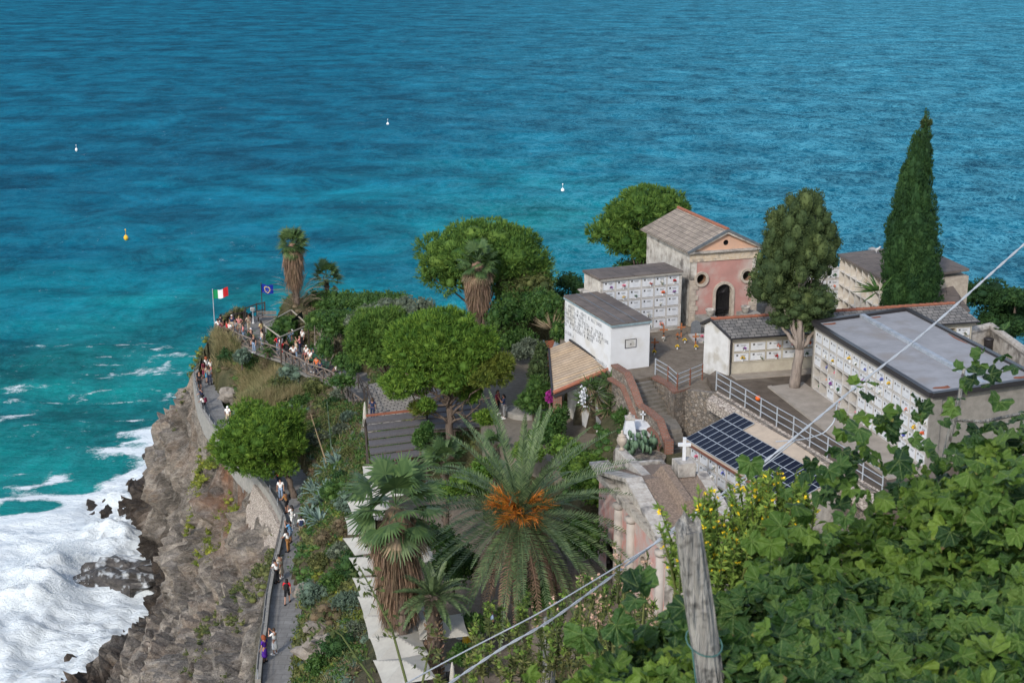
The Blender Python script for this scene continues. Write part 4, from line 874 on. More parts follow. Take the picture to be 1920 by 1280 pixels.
b.build('roof_edging', m_darkmetal, t6)
b = MB(); h0 = (c0 * .5 + c3 * .5); h1 = (c1 * .5 + c2 * .5); b.bar((h0[0], h0[1], ZB + .02), (h1[0], h1[1], ZB + .02), .3, .2); b.build('roof_upstand', mat('mottled_upstand', (.22, .25, .28), (.33, .36, .40), 2.5, .7), t6)
b = MB()
for (u_, v_, L_, w_) in ((.035, .12, 1.1, .3), (.955, .17, 1.3, .35), (.03, .62, 1.6, .25), (.97, .93, 1.4, .45), (.45, .975, 2.2, .15)):
    p = c0 * (1 - u_) * (1 - v_) + c1 * u_ * (1 - v_) + c2 * u_ * v_ + c3 * (1 - u_) * v_; d = nrm((c3 - c0)[:2]) if v_ < .95 else nrm((c1 - c0)[:2]); e2 = A(-d[1], d[0]); n = 14
    vs = [(p[0] + d[0] * L_ / 2 * math.cos(t) + e2[0] * w_ / 2 * math.sin(t) * (1 + .5 * math.sin(3 * t)), p[1] + d[1] * L_ / 2 * math.cos(t) + e2[1] * w_ / 2 * math.sin(t) * (1 + .5 * math.sin(3 * t)), ZB - .12 + .12 * v_ + .006) for t in np.linspace(0, 2 * math.pi, n, endpoint=False)]
    b.add(vs, [tuple(range(n))])
b.build('rust_patch', m_rust, t6)
op = [(0, 0), (1, 0), (3, 0), (4, 0), (0, 1), (1, 1), (4, 1), (5, 1), (1, 2), (3, 2), (2, 2), (5, 0), (4, 2), (10, 1)]
niche_wall(t6, f6, .05, L6 - .05, CZ2 + .07, ZB - .52, 14, 5, 'long white wall', opened=op, seed=21, pflower=.75, mfr=m_niche)
wk = MB(); f6.box(wk, -1.2, L6 + .5, .06, 2.3, CZ2, CZ2 + .06); f6.box(wk, -1.2, L6 + .5, 2.3, 2.55, CZ2, CZ2 + .12); o = wk.build('walkway', m_slabwalk); tag(o, 'concrete walkway', None, None, 'structure')
wk = MB()
wk.prism([q5(0, -.05, 0)[:2], q5(5.4, -.05, 0)[:2], q5(5.4, -1.1, 0)[:2], q5(-.3, -1.1, 0)[:2]], CZ2, CZ2 + .07); o = wk.build('walkway', m_slabwalk); tag(o, 'concrete walkway', None, None, 'structure')

# --- niche wall far behind, between the two cypresses
n0 = U(1577, 476, 40.2); n1 = U(1664, 524, 40.2); f9 = Fac(n0, n1); f9.n = A(-.95, -.3)
b9 = U(1579, 467, 40.4); t9 = thing('rear_niche_wall', 'sand coloured empty niche wall with dark roof between the cypresses', 'columbarium', (n0[0], n0[1], CZ2))
n3 = n0[:2] + A(.955, .297) * 6.2; n2 = n1[:2] + A(.955, .297) * 6.2
b = MB(); j0 = f9.p(0, -.46, 0)[:2]; j1 = f9.p(f9.W, -.46, 0)[:2]; b.prism([j0, j1, tuple(n2), tuple(n3)], CZ2 - 1, 40.0); b.build('wall', m_open, t9)
b = MB(); b.dir = (.955, .297); b.prism([tuple(f9.p(-.3, .15, 0)[:2]), tuple(f9.p(f9.W + .2, .15, 0)[:2]), tuple(n2), tuple(n3)], [40.0, 40.0, 40.35, 40.35], [40.15, 40.15, 40.5, 40.5]); b.build('roof', m_slabroof, t9)
niche_wall(t9, f9, 0, f9.W, CZ2 + .1, 39.98, 8, 4, 'sand wall', opened=[(c, r) for c in range(8) for r in range(4)], pflower=0, mfr=mat('sand_mullions', (.50, .44, .36), (.62, .60, .56), 1.5))
fz = Fac(A(*f9.p(-.02, -.02, 0)) + A(-2.9, -.9, 0), A(*f9.p(-.02, -.02, 0)))
t9b = thing('white_niche_wall', 'white slab wall half hidden behind the round cypress', 'columbarium', (fz.P[0], fz.P[1], CZ2))
b = MB(); fz.box(b, 0, fz.W, -1.6, -.46, CZ2 - 1, 39.3); b.build('wall', m_oldwall, t9b)
niche_wall(t9b, fz, 0, fz.W, CZ2 + .1, 39.2, 3, 4, 'wall behind round cypress', pflower=.8, seed=5)

# --- small block and cemetery wall at the right
p0 = U(1766, 575, 38.6); p1 = U(1810, 577, 38.6); fb = Fac(p0, p1); tb = thing('service_block', 'small plain block with grey roof right of the tall cypress', 'outbuilding', (p0[0], p0[1], CZ2))
b = MB(); fb.box(b, 0, fb.W, -2.6, 0, CZ2 - 1, 38.4); b.build('wall', mat('buff_plaster', (.36, .31, .23), (.27, .235, .18), 2), tb)
b = MB(); fb.box(b, -.2, fb.W + .3, -2.8, .18, 37.6, 37.75); b.build('ledge', m_oldstone, tb)
b = MB(); b.dir = tuple(fb.e); slabq(b, [fb.p(-.3, .2, 38.5), fb.p(fb.W + .3, .2, 38.5), fb.p(fb.W * .3, -4.2, 39.9), fb.p(-1.2, -4.2, 39.9)], .12); b.build('roof', m_slabroof, tb)
tw_ = thing('cemetery_wall', 'weathered boundary wall with rounded coping beside the bin', 'wall', U(1860, 625, CZ2))
w0 = U(1793, 624, 37.6); w1 = U(1858, 609, 37.6); w2 = U(1970, 690, 37.6)
for (a_, c_) in ((w0, w1), (w1, w2)):
    b = MB(); d = nrm((c_ - a_)[:2]); nn_ = A(-d[1], d[0]) * .2
    b.prism([tuple(a_[:2] - nn_), tuple(c_[:2] - nn_), tuple(c_[:2] + nn_), tuple(a_[:2] + nn_)], CZ2 - 2.5, 37.45); b.build('wall_face', m_oldwall, tw_)
    b = MB(); b.tube([(a_[0], a_[1], 37.5), (c_[0], c_[1], 37.5)], .27, 10); b.build('coping', m_oldstone, tw_)
pb = U(1852, 662, CZ2); bn = thing('waste_bin', 'black lidded bin against the boundary wall', 'bin', pb)
MB().lathe([(.27, 0), (.3, .85), (.31, .9)], pb, 14).build('bin_body', m_darkmetal, bn, True); MB().lathe([(.34, .9), (.34, .98), (.2, 1.04), (.03, 1.05)], pb, 14).build('lid', m_darkmetal, bn, True)

# --- niche building with the solar panels
s0 = U(1281, 824, 35.1); s1 = s0 + (U(1467, 938, 35.1) - s0); s3 = U(1382, 771, 35.95); s1 = s0 + nrm(s1 - s0) * 11.0; s2 = s3 + (s1 - s0)
t7 = thing('solar_roofed_columbarium', 'niche building whose sloping roof carries dark solar panels', 'columbarium', (s0[0], s0[1], 32.0))
f7 = Fac(s0 + nrm(s3 - s0) * A(.25, .25, 0), s1 + nrm(s3 - s0) * A(.25, .25, 0)); f7.n = -nrm(A(*(s3 - s0)[:2]))
b = MB(); k0 = f7.p(.2, -.46, 0)[:2]; k1 = f7.p(f7.W - .2, -.46, 0)[:2]; b.prism([k0, k1, tuple(s2[:2] - f7.e * .2), tuple(s3[:2] + f7.e * .2)], [31.5] * 4, [34.9, 34.9, 35.75, 35.75]); f7.box(b, .02, .45, -.46, .06, 31.5, 34.9); b.build('wall', m_oldwall, t7)
b = MB(); b.dir = tuple(f7.e); slabq(b, [s0, s1, s2, s3], .12); b.build('roof', mat('buff_roof_slab', (.46, .37, .28), (.38, .31, .24), 2, .85), t7)
b = MB(); b.bar(s0 + A(-.02, -.02, -.07), s1 + A(-.02, -.02, -.07), .07, .12); b.build('edge_trim', m_rustpost, t7)
m_pv = brickmat('solar_cells', (.004, .006, .018), (.004, .006, .015), (.03, .04, .075), .20, .20, .006, rough=.4, bump=0, offset=0)
MATS['solar_cells'].node_tree.nodes['Principled BSDF'].inputs['Specular IOR Level'].default_value = .12
upv = (s3 - s0); alv = nrm(s1 - s0); nv = nrm(np.cross(alv, upv)); nv = nv if nv[2] > 0 else -nv
PL = np.linalg.norm(upv); upn = upv / PL; ph = .95; pw = 1.75
def pv(r, c0_, n, off=.0):
    a0_ = .12 + c0_; u0 = .1 + r * (ph + .0)
    o3 = s0 + alv * a0_ + upn * (.08 + r * 1.0) + nv * .07
    b = MB(); q = [o3, o3 + alv * pw * .565 * 1.0, o3 + alv * .99 + upn * .97, o3 + upn * .97]; return o3
npan = 0
rows_ = 4; colw = 1.02; rowh = (PL - .35) / rows_
pvo = thing('solar_panel_array', 'dark solar panels with white joints on the sloping roof', 'solar panels', s0 + nv * .03)
first = None
for r in range(rows_):
    for c in range(10):
        if r == 3 and c > 1: continue
        if r == 2 and c > 9: continue
        o3 = s0 + alv * (.12 + c * colw) + upn * (.1 + r * rowh) + nv * .05
        wv = alv * (colw - .03); uv_ = upn * (rowh - .03)
        if npan >= 100: continue
        b = MB(); vv = [o3, o3 + wv, o3 + wv + uv_, o3 + uv_]; b.mi = 0
        b.add([tuple(x + nv * .04) for x in vv], [(0, 1, 2, 3)], [[(0, 0), (colw - .03, 0), (colw - .03, rowh - .03), (0, rowh - .03)]])
        b.mi = 1
        for x, y in zip(vv, vv[1:] + vv[:1]): b.bar(tuple(x + nv * .02), tuple(y + nv * .02), .024, .05, up=tuple(nv))
        m_ = (vv[0] + vv[1]) / 2; m2_ = (vv[2] + vv[3]) / 2
        b.bar(tuple(m_ + nv * .042), tuple(m2_ + nv * .042), .02, .01, up=tuple(nv))
        b.build('solar_panel', [m_pv, m_galv], pvo); npan += 1
niche_wall(t7, f7, .5, f7.W - .3, 32.2, 34.85, 11, 4, 'wall under solar roof', seed=31, pflower=.7, opened=[(3, 1), (4, 2), (7, 3)])

# --- mausoleum with pediment and parapet
mz = 34.2; e0 = U(1124, 868, mz); e1 = U(1249, 1003, mz); fm = Fac(e0, e1); fm.n = A(-fm.e[1] * -1, 0) if False else nrm(A(fm.e[1], -fm.e[0]));
if fm.n[0] > 0: fm.n = -fm.n
ML = fm.W; MD = 3.6
tm = thing('mausoleum', 'old mausoleum with worn pink walls, stone pediment and gravel roof', 'mausoleum', (e0[0], e0[1], MZ))
b = MB(); dcm = ML * .74; arch_wall(b, fm, 0, ML, MZ, mz - .9, 0, [dict(kind='arch', c=dcm, r=.62, z=MZ + 3.0), dict(kind='arch', c=ML * .2, r=.55, z=MZ + 1.6)]); b.build('front_wall', m_pinkold, tm)
b = MB(); fm.box(b, 0, .25, -MD, -.001, MZ - .2, mz - .1); fm.box(b, ML - .25, ML, -MD, -.001, MZ - .2, mz - .1); fm.box(b, .25, ML - .25, -MD, -MD + .2, MZ - .2, mz - .1); b.build('side_wall', m_oldwall, tm)
b = MB(); fm.box(b, .3, ML - .3, -.7, -.6, MZ, mz - 1); b.build('door_shade_panel', m_dark, tm)  # black panel painted as the unlit inside behind the doorways
b = MB(); ring(b, fm, dcm, MZ + 3.0, .62, .16, -.3, .1, 0, math.pi, 12); fm.box(b, dcm - .78, dcm - .62, -.3, .1, MZ, MZ + 3.0); fm.box(b, dcm + .62, dcm + .78, -.3, .1, MZ, MZ + 3.0); b.build('door_surround', m_trim, tm)
b = MB()
for k in range(7): t_ = math.pi * (k + .5) / 7; b.tube([fm.p(dcm, -.2, MZ + 3.0), fm.p(dcm + .6 * math.cos(t_), -.2, MZ + 3.0 + .6 * math.sin(t_))], .015, 5)
for k in range(-3, 4): b.tube([fm.p(dcm + k * .17, -.2, MZ), fm.p(dcm + k * .17, -.2, MZ + 3.0)], .014, 5)
b.bar(fm.p(dcm - .6, -.2, MZ + 3.0), fm.p(dcm + .6, -.2, MZ + 3.0), .04); b.build('iron_gate', m_darkmetal, tm)
b = MB(); fm.box(b, -.06, ML + .06, -.2, .14, mz - .9, mz - .28); fm.box(b, -.18, ML + .18, -.3, .42, mz - .28, mz - .14); fm.box(b, -.1, ML + .1, -.3, .25, mz - .36, mz - .28); b.build('entablature', m_oldstone, tm)
for a_ in (ML * .36, ML * .55, ML * .97):
    b = MB(); b.tube([fm.p(a_, .12, MZ), fm.p(a_, .12, mz - 1.2)], [.27, .24], 14); b.lathe([(.25, 0), (.32, .12), (.32, .3)], fm.p(a_, .12, mz - 1.2), 14); b.build('half_column', mat('column_plaster', (.40, .36, .32), (.33, .30, .27), 2), tm, True)
apz = mz + 1.25; am = ML * .5; a_l = ML * .12; a_r = ML * 1.0
v = [fm.p(a_l, .06, mz - .14), fm.p(a_r, .06, mz - .14), fm.p((a_l + a_r) / 2, .06, apz - .1)]; b = MB(); b.add(v, [(0, 1, 2)]); b.build('tympanum', m_oldwall, tm)
def rak(a0_, z0_, a1_, z1_, o0, o1, nseg, name, m, th=.14):
    b = MB()
    for k in range(nseg):
        u0 = k / nseg + .004; u1 = (k + 1) / nseg - .004; L_ = lambda u: (a0_ + (a1_ - a0_) * u, z0_ + (z1_ - z0_) * u)
        j = random.uniform(-.02, .02); slabq(b, [fm.p(L_(u0)[0], o0 + j, L_(u0)[1]), fm.p(L_(u1)[0], o0 + j, L_(u1)[1]), fm.p(L_(u1)[0], o1, L_(u1)[1]), fm.p(L_(u0)[0], o1, L_(u0)[1])], th)
    return b.build(name, m, tm)
amid = (a_l + a_r) / 2
rak(a_l - .3, mz - .02, amid, apz + .06, .55, -.35, 5, 'raking_cornice', m_oldstone, .2); rak(amid, apz + .06, a_r + .35, mz - .02, .55, -.35, 5, 'raking_cornice', m_oldstone, .2)
rak(-.3, mz + .02, a_l - .35, mz + .02, .5, -.6, 3, 'cornice_slab', m_oldstone)
rak(amid - .2, apz - .04, a_r + .2, mz - .1, -MD + .25, -MD - .35, 7, 'rear_cornice', m_oldstone, .2)
b = MB(); b.dir = tuple(fm.e)
slabq(b, [fm.p(a_l, -.36, mz + .1), fm.p(amid, -.36, apz - .1), fm.p(amid, -MD + .24, apz - .1), fm.p(a_l, -MD + .24, mz + .1)], .3); slabq(b, [fm.p(amid, -.36, apz - .1), fm.p(a_r, -.36, mz - .1), fm.p(a_r, -MD + .24, mz - .1), fm.p(amid, -MD + .24, apz - .1)], .3); b.build('roof', m_gravelroof, tm)
b = MB(); b.hexa([fm.p(amid - .9, -1.2, mz + .9), fm.p(a_r - 1.4, -1.2, mz - .1), fm.p(a_r - 1.4, -2.4, mz - .1), fm.p(amid - .9, -2.4, mz + .9), fm.p(amid - .5, -1.6, apz + .35), fm.p(a_r - 1.6, -1.6, mz + .95), fm.p(a_r - 1.6, -2.0, mz + .95), fm.p(amid - .5, -2.0, apz + .35)][::1]); b.build('roof_hump', m_gravelroof, tm)
b = MB(); fm.box(b, .1, amid - .6, -1.35, -.85, mz - .1, mz + .85); b.build('parapet', m_oldstone, tm, bevel=.03)
b = MB(); fm.box(b, amid + 2.1, a_r + .4, -2.9, -2.2, mz - 1.1, mz + .30); b.build('rear_parapet', m_gravelroof, tm, bevel=.03)
b = MB(); q_ = fm.p(amid - .2, -2.7, 0); b.box((q_[0], q_[1], apz + .25), (.95, .95, .75), math.atan2(fm.e[1], fm.e[0])); b.build('cross_pedestal', m_oldstone, tm, bevel=.02)
cp = A(q_[0], q_[1], apz + .626); wc = thing('stone_cross', 'white stone cross on the mausoleum roof pedestal', 'cross', cp)
b = MB(); b.box((cp[0], cp[1], cp[2] + .62), (.17, .17, 1.24)); b.box((cp[0], cp[1], cp[2] + .86), (.66, .165, .165)); b.build('cross', m_marble, wc, bevel=.015)
q_ = fm.p(.5, -1.1, mz + .851); ur = thing('stone_urn', 'weathered stone urn on the mausoleum parapet', 'urn', q_)
MB().lathe([(.16, 0), (.16, .08), (.08, .14), (.1, .2), (.25, .38), (.3, .58), (.26, .72), (.2, .78), (.25, .84), (.12, .9), (.05, 1.0), (.09, 1.06), (.02, 1.14)], q_, 14).build('urn_body', m_trim, ur, True)
# tomb garden behind the mausoleum
og = U(1178, 842, 33.0); gt = thing('garden_platform', 'raised stone bed behind the mausoleum holding cactus and tombs', 'stone bed', (og[0], og[1], 32))
b = MB(); b.prism([tuple(U(*q)[:2]) for q in ((1150, 838, 33.5), (1180, 870, 33.5), (1238, 872, 33.5), (1250, 845, 33.5), (1225, 815, 33.5), (1170, 800, 33.5))], 28.3, 33.2); b.build('bed_wall', m_stonewall, gt)
ob = U(1180, 832, 33.2); tob = thing('obelisk_tomb', 'white tapering obelisk tomb beside the brick stair wall', 'obelisk', ob)
b = MB(); b.hexa([(ob[0] - .5, ob[1] - .5, 33.2), (ob[0] + .5, ob[1] - .5, 33.2), (ob[0] + .5, ob[1] + .5, 33.2), (ob[0] - .5, ob[1] + .5, 33.2), (ob[0] - .24, ob[1] - .24, 34.75), (ob[0] + .24, ob[1] - .24, 34.75), (ob[0] + .24, ob[1] + .24, 34.75), (ob[0] - .24, ob[1] + .24, 34.75)]); b.build('shaft', m_marble, tob, bevel=.02)
b = MB(); b.box((ob[0], ob[1], 34.82), (.58, .58, .12)); b.lathe([(.2, 0), (.14, .12), (.05, .16), (.08, .22), (.02, .3)], (ob[0], ob[1], 34.88), 10); b.build('cap', m_oldstone, tob)
sc_ = U(1205, 822, 33.2); tsc = thing('scroll_tomb', 'low white tomb slab topped by a tiny cross next to the obelisk', 'tomb', sc_)
b = MB(); slabq(b, [(sc_[0] - .75, sc_[1] - .5, 34.0), (sc_[0] + .75, sc_[1] - .5, 34.0), (sc_[0] + .6, sc_[1] + .5, 34.25), (sc_[0] - .6, sc_[1] + .5, 34.25)], .12); b.box((sc_[0], sc_[1], 33.6), (1.0, .7, .78)); b.build('slab', m_marble, tsc, bevel=.02)
b = MB(); b.box((sc_[0], sc_[1] + .2, 34.55), (.08, .08, .62)); b.box((sc_[0], sc_[1] + .2, 34.66), (.32, .08, .08)); b.build('cross', m_marble, tsc)

# --- staircase, brick-topped wall and retaining wall
st = thing('stone_staircase', 'long flight of worn stone steps beside the brick-topped wall', 'stairs', U(1250, 866, 32.5))
sp = [(1201, 711, CZ), (1238, 776, 34.0), (1254, 806, 33.9), (1284, 868, 32.5)]     # centre line
spw = [U(*q) for q in sp]
def flight(p0, p1, n, w0, w1, z0, z1):
    b = MB(); d = nrm((p1 - p0)[:2]); e = A(-d[1], d[0])
    for k in range(n):
        u0 = k / n; u1 = (k + 1) / n; zt = z0 + (z1 - z0) * (k + 1) / n; a = p0[:2] + (p1 - p0)[:2] * u0; c = p0[:2] + (p1 - p0)[:2] * (u1 + .12 / n); w = (w0 + (w1 - w0) * u0) / 2
        b.prism([tuple(a - e * w), tuple(c - e * w), tuple(c + e * w), tuple(a + e * w)], min(z0, z1) - 1.2, zt)
    return b
flight(spw[0], spw[1], 9, 1.5, 1.5, CZ, 34.0).build('step_flight', m_step, st)
b = MB(); d = nrm((spw[2] - spw[1])[:2]); e = A(-d[1], d[0]) * .78; b.prism([tuple(spw[1][:2] - e), tuple(spw[2][:2] - e), tuple(spw[2][:2] + e), tuple(spw[1][:2] + e)], 32.4, 33.95); b.build('landing', m_step, st)
flight(spw[2], spw[3], 7, 1.6, 1.6, 33.9, 32.5).build('step_flight', m_step, st)
bwpts = [(1152, 682, CZ + .85), (1176, 697, CZ + .85), (1190, 729, CZ + .2), (1200, 757, 35.1), (1218, 768, 34.9), (1238, 786, 34.8), (1248, 815, 34.1), (1252, 826, 33.9)]
bw = thing('brick_topped_wall', 'stepped stair parapet with red brick coping and plastered sides', 'wall', U(1200, 780, 33))
bp = [U(*q) for q in bwpts]
b = MB(); b2 = MB(); b3 = MB()
for a_, c_ in zip(bp[:-1], bp[1:]):
    d = nrm((c_ - a_)[:2]); e = A(-d[1], d[0]) * .16; q = [tuple(a_[:2] - e), tuple(c_[:2] - e), tuple(c_[:2] + e), tuple(a_[:2] + e)]; b.prism(q, [31.5] * 4, [a_[2] - .1, c_[2] - .1, c_[2] - .1, a_[2] - .1])
    e = e * 1.5; b2.dir = tuple(d); slabq(b2, [(*(a_[:2] - e), a_[2]), (*(c_[:2] - e), c_[2]), (*(c_[:2] + e), c_[2]), (*(a_[:2] + e), a_[2])], .14)
    o_ = A(-.27, -.1); slabq(b3, [(*(a_[:2] + o_ * 1.6), a_[2] - .85), (*(c_[:2] + o_ * 1.6), c_[2] - .85), (*(c_[:2] + o_ * .4), c_[2] - .8), (*(a_[:2] + o_ * .4), a_[2] - .8)], .12)
b.build('wall_body', m_stonewall, bw); b2.build('brick_coping', m_brick, bw); b3.build('brick_ledge', m_brick, bw)
ep = bp[-1]; b = MB(); b.box((ep[0] + .05, ep[1] - .15, ep[2] - .55), (.5, .5, 1.3)); b.build('end_pier', m_brick, bw)
rp = [U(1228, 706, CZ), U(1252, 719, CZ), U(1269, 735, CZ), U(1290, 729, CZ), U(1342, 735, CZ2), U(1370, 751, CZ2), U(1427, 786, CZ2), U(1488, 823, CZ2), U(1552, 863, CZ2), U(1600, 894, CZ2), U(1660, 930, CZ2)]
rw = thing('retaining_wall', 'tall rubble stone retaining wall below the railing', 'wall', U(1320, 760, 33))
b = MB(); b2 = MB()
for k, (a_, c_) in enumerate(zip(rp[:-1], rp[1:])):
    d = nrm((c_ - a_)[:2]); e = A(-d[1], d[0]); e = e if e[1] > 0 or abs(e[0]) > .5 and e[0] > 0 else -e
    f_ = A(-.25, -.25) * .6; q = [tuple(a_[:2] + f_), tuple(c_[:2] + f_), tuple(c_[:2] - f_ * 1.0), tuple(a_[:2] - f_ * 1.0)]; b.prism(q, [30.5] * 4, [a_[2] - .02, c_[2] - .02, c_[2] - .02, a_[2] - .02])
    q = [(*(a_[:2] + f_ * 1.5), a_[2] + .06), (*(c_[:2] + f_ * 1.5), c_[2] + .06), (*(c_[:2] - f_ * 1.2), c_[2] + .06), (*(a_[:2] - f_ * 1.2), a_[2] + .06)]
    if k < 3: slabq(b2, q, .1)
b.build('wall_body', m_stonewall, rw); b2.build('brick_coping', m_brick, rw)
b = MB()
for k in range(4, 10):
    a_, c_ = rp[k], rp[k + 1]; f_ = A(-.35, -.30); b.prism([tuple(a_[:2] + f_ * 1.6), tuple(c_[:2] + f_ * 1.6), tuple(c_[:2] - f_ * .3), tuple(a_[:2] - f_ * .3)], [a_[2] - .9, c_[2] - .9, c_[2] - .9, a_[2] - .9], [a_[2] - .28, c_[2] - .28, c_[2] + .04, a_[2] + .04])
b.build('rough_top', m_pale_stone, rw)

# --- railings
def railing(name, label, pts, h, levels, mpost, mrail, pw=.06, rw_=.04, cat='railing', group=None, brace=False, postm=None, drop=0.0, square=False, alt=None):
    c = sum(A(*p) for p in pts) / len(pts); c[2] = pts[0][2]; t = thing(name, label, cat, c, group)
    for k, p in enumerate(pts):
        b = MB()
        if square: b.bar((p[0], p[1], p[2] - drop), (p[0], p[1], p[2] + h), pw)
        else: b.tube([(p[0], p[1], p[2] - drop), (p[0], p[1], p[2] + h)], pw / 2, 7)
        b.build('post', alt if alt is not None and k in alt[0] and False else (alt[1] if alt is not None and k in alt[0] else mpost), t)
    for lv in levels:
        b = MB()
        for a, c_ in zip(pts[:-1], pts[1:]):
            aa = A(*a) + A(0, 0, lv); cc = A(*c_) + A(0, 0, lv)
            if square: b.bar(aa, cc, rw_, rw_)
            else: b.tube([aa, cc], rw_ / 2, 6)
        b.build('rail', mrail, t)
    if brace:
        for k, (a, c_) in enumerate(zip(pts[:-1], pts[1:])):
            b = MB(); aa = A(*a); cc = A(*c_); b.bar(aa + A(0, 0, .12), cc + A(0, 0, h - .12), .05, .05); b.bar(aa + A(.02, .02, h - .12), cc + A(.02, .02, .12), .05, .05); b.build('cross_brace', mrail, t)
    return t
gp = [(1228.5, 702, CZ), (1252, 716, CZ), (1269.5, 732, CZ), (1293.5, 722, CZ), (1316.5, 712, CZ)]
railing('stair_railing', 'short railing with rusty posts at the stair head', [tuple(U(*q)) for q in gp], 1.05, (.12 + .3, .7, 1.02), m_rustpost, m_galv, .09, .05, alt=([0], m_galv))
gq = [U(1344, 734, CZ2 - .1), U(1370, 750, CZ2 - .1), U(1398, 767, CZ2 - .1), U(1427, 785, CZ2 - .1), U(1457, 803, CZ2 - .1), U(1488, 821, CZ2 - .1), U(1519, 841, CZ2 - .1), U(1552, 861, CZ2 - .1), U(1583, 881, CZ2 - .1), U(1618, 903, CZ2 - .1), U(1655, 926, CZ2 - .1)]
railing('metal_railing', 'long galvanised railing along the top of the stone retaining wall', [tuple(q + A(-.05, -.05, 0)) for q in gq], 1.25, (.45, .85, 1.22), m_galv, m_galv, .08, .05, drop=.3)
wr = [(404, 628), (421.6, 634), (434.7, 639), (453, 648), (467.5, 654), (486.5, 661), (506, 667), (526, 674), (536, 680.6), (549, 688), (562, 693), (576, 702), (591, 707), (607, 712), (623, 719), (633, 727), (644, 736), (653, 748), (662, 760), (672, 767), (681, 774)]
railing('timber_railing', 'grey timber railing with cross braces along the terrace edge', [tuple(U(x, y, TZ)) for x, y in wr], 1.05, (.14, 1.05), m_darkwood, m_wood, .10, .09, brace=True, drop=.3, square=True)
br_ = [(404, 628), (413, 618), (438, 612), (458, 606), (461, 606)]
railing('dark_timber_fence', 'dark timber fence at the seaward end of the lookout', [tuple(U(x, y, TZ)) for x, y in ((438, 612), (458, 608), (461, 600), (482, 592), (497, 589))], 1.3, (.5, 1.2), m_darkwood, m_darkwood, .12, .09, square=True)
railing('stair_handrail', 'dark handrail of the steps beside the patio', [tuple(U(*q)) for q in ((657, 737, TZ), (672, 728, TZ + .5), (690, 745, 26.8), (700, 778, 27))], 1.1, (.55, 1.05), m_darkwood, m_darkwood, .08, .06, square=True)
railing('terrace_handrail', 'dark handrail between terrace and patio', [tuple(U(*q)) for q in ((672, 722, 26), (683, 750, 26), (690, 778, 26.4))], 1.1, (.55, 1.05), m_darkwood, m_darkwood, .08, .06, square=True)
pp = [(484, 1285), (488, 1240), (496, 1187), (502, 1131), (510, 1085), (517, 1057), (527, 1012), (533, 982), (521, 957), (507, 932), (487, 906), (446, 869), (404, 812), (384, 781), (373, 753), (367, 727), (364.5, 708), (376, 698), (390, 692)]
pw_ = [U(x, y, PZ) for x, y in pp]
par = thing('path_parapet', 'low concrete parapet following the outer edge of the coastal path', 'wall', pw_[6])
b = MB()
for a_, c_ in zip(pw_[:-1], pw_[1:]):
    d = nrm((c_ - a_)[:2]); e = A(-d[1], d[0]) * .16; b.prism([tuple(a_[:2] - e), tuple(c_[:2] - e), tuple(c_[:2] + e), tuple(a_[:2] + e)], PZ - 1.6, PZ + .42)
b.build('kerb', m_conc, par)
fine = []
for a_, c_ in zip(pw_[:-1], pw_[1:]):
    n = max(1, int(np.linalg.norm(c_ - a_) / 2.0)); fine += [a_ + (c_ - a_) * k / n for k in range(n)]
fine.append(pw_[-1])
railing('path_railing', 'thin dark metal railing on the parapet of the coastal path', [tuple(p + A(0, 0, .42)) for p in fine], .62, (.28, .6), m_galv, m_darkmetal, .045, .05)
# masonry face holding up the path
mf = thing('path_wall', 'rough masonry wall holding up the path below the leaning pine', 'wall', U(510, 960, 19))
b = MB(); lp = [U(x, y, PZ) for x, y in ((482, 902), (505, 935), (519, 960), (531, 985), (524, 1014))]
for a_, c_ in zip(lp[:-1], lp[1:]):
    o_ = A(-.9, -.4); b.hexa([(a_[0] + o_[0] * 2, a_[1] + o_[1] * 2, 16.5), (c_[0] + o_[0] * 2, c_[1] + o_[1] * 2, 16.5), (c_[0], c_[1], 16.5), (a_[0], a_[1], 16.5), (a_[0] + o_[0] * .3, a_[1] + o_[1] * .3, 21.3), (c_[0] + o_[0] * .3, c_[1] + o_[1] * .3, 21.3), (c_[0], c_[1], 21.3), (a_[0], a_[1], 21.3)])
b.build('masonry', m_pale_stone, mf)

# --- thatched restaurant roofs
h0 = U(686, 783, 30.4); h1 = U(800, 770, 30.4); h3 = U(696, 869, 28.7); h2 = U(800, 855, 28.7)
th = thing('thatched_shelter', 'open restaurant shelter under a stepped brushwood roof', 'restaurant shelter', (h3[0], h3[1], RZ))
b = MB(); b.dir = tuple(nrm((h1 - h0)[:2])); nst = 6
for k in range(nst):
    u0 = k / nst; u1 = (k + 1.12) / nst; lift = A(0, 0, .26)
    p_ = lambda s_, u: (h0 * (1 - s_) + h1 * s_) * (1 - u) + (h3 * (1 - s_) + h2 * s_) * u
    ns = 1
    for q in range(ns):
        sa = q / ns; sb = (q + 1) / ns; j = lambda s_: 0
        slabq(b, [p_(sa, u0) + j(sa), p_(sb, u0) + j(sb), p_(sb, u1) + lift + j(sb), p_(sa, u1) + lift + j(sa)], .13)
b.build('brush_roof', m_thatch, th)
b = MB(); b.bar(h0 + A(0, .1, .12), h1 + A(0, .1, .12), .14, .14); b.build('ridge_beam', m_terra, th)
for q in (h3 + A(.1, .1, 0), h2, h3 * .5 + h2 * .5, h0, h1):
    b = MB(); b.tube([(q[0], q[1], RZ), (q[0], q[1], q[2] - .1)], .08, 8); b.build('post', m_darkwood, th)
b = MB(); b.bar(A(*h3) + A(-.15, 0, -.2), A(*h0) + A(-.15, 0, -.2), .06, .3); b.bar(h3 + A(0, 0, -.2), h2 + A(0, 0, -.2), .1, .15); b.build('side_beam', m_darkwood, th)
g0 = U(800, 712, 30.2); g1 = U(905, 694, 30.2); g2 = U(905, 800, 29.9); g3 = U(800, 806, 29.7)
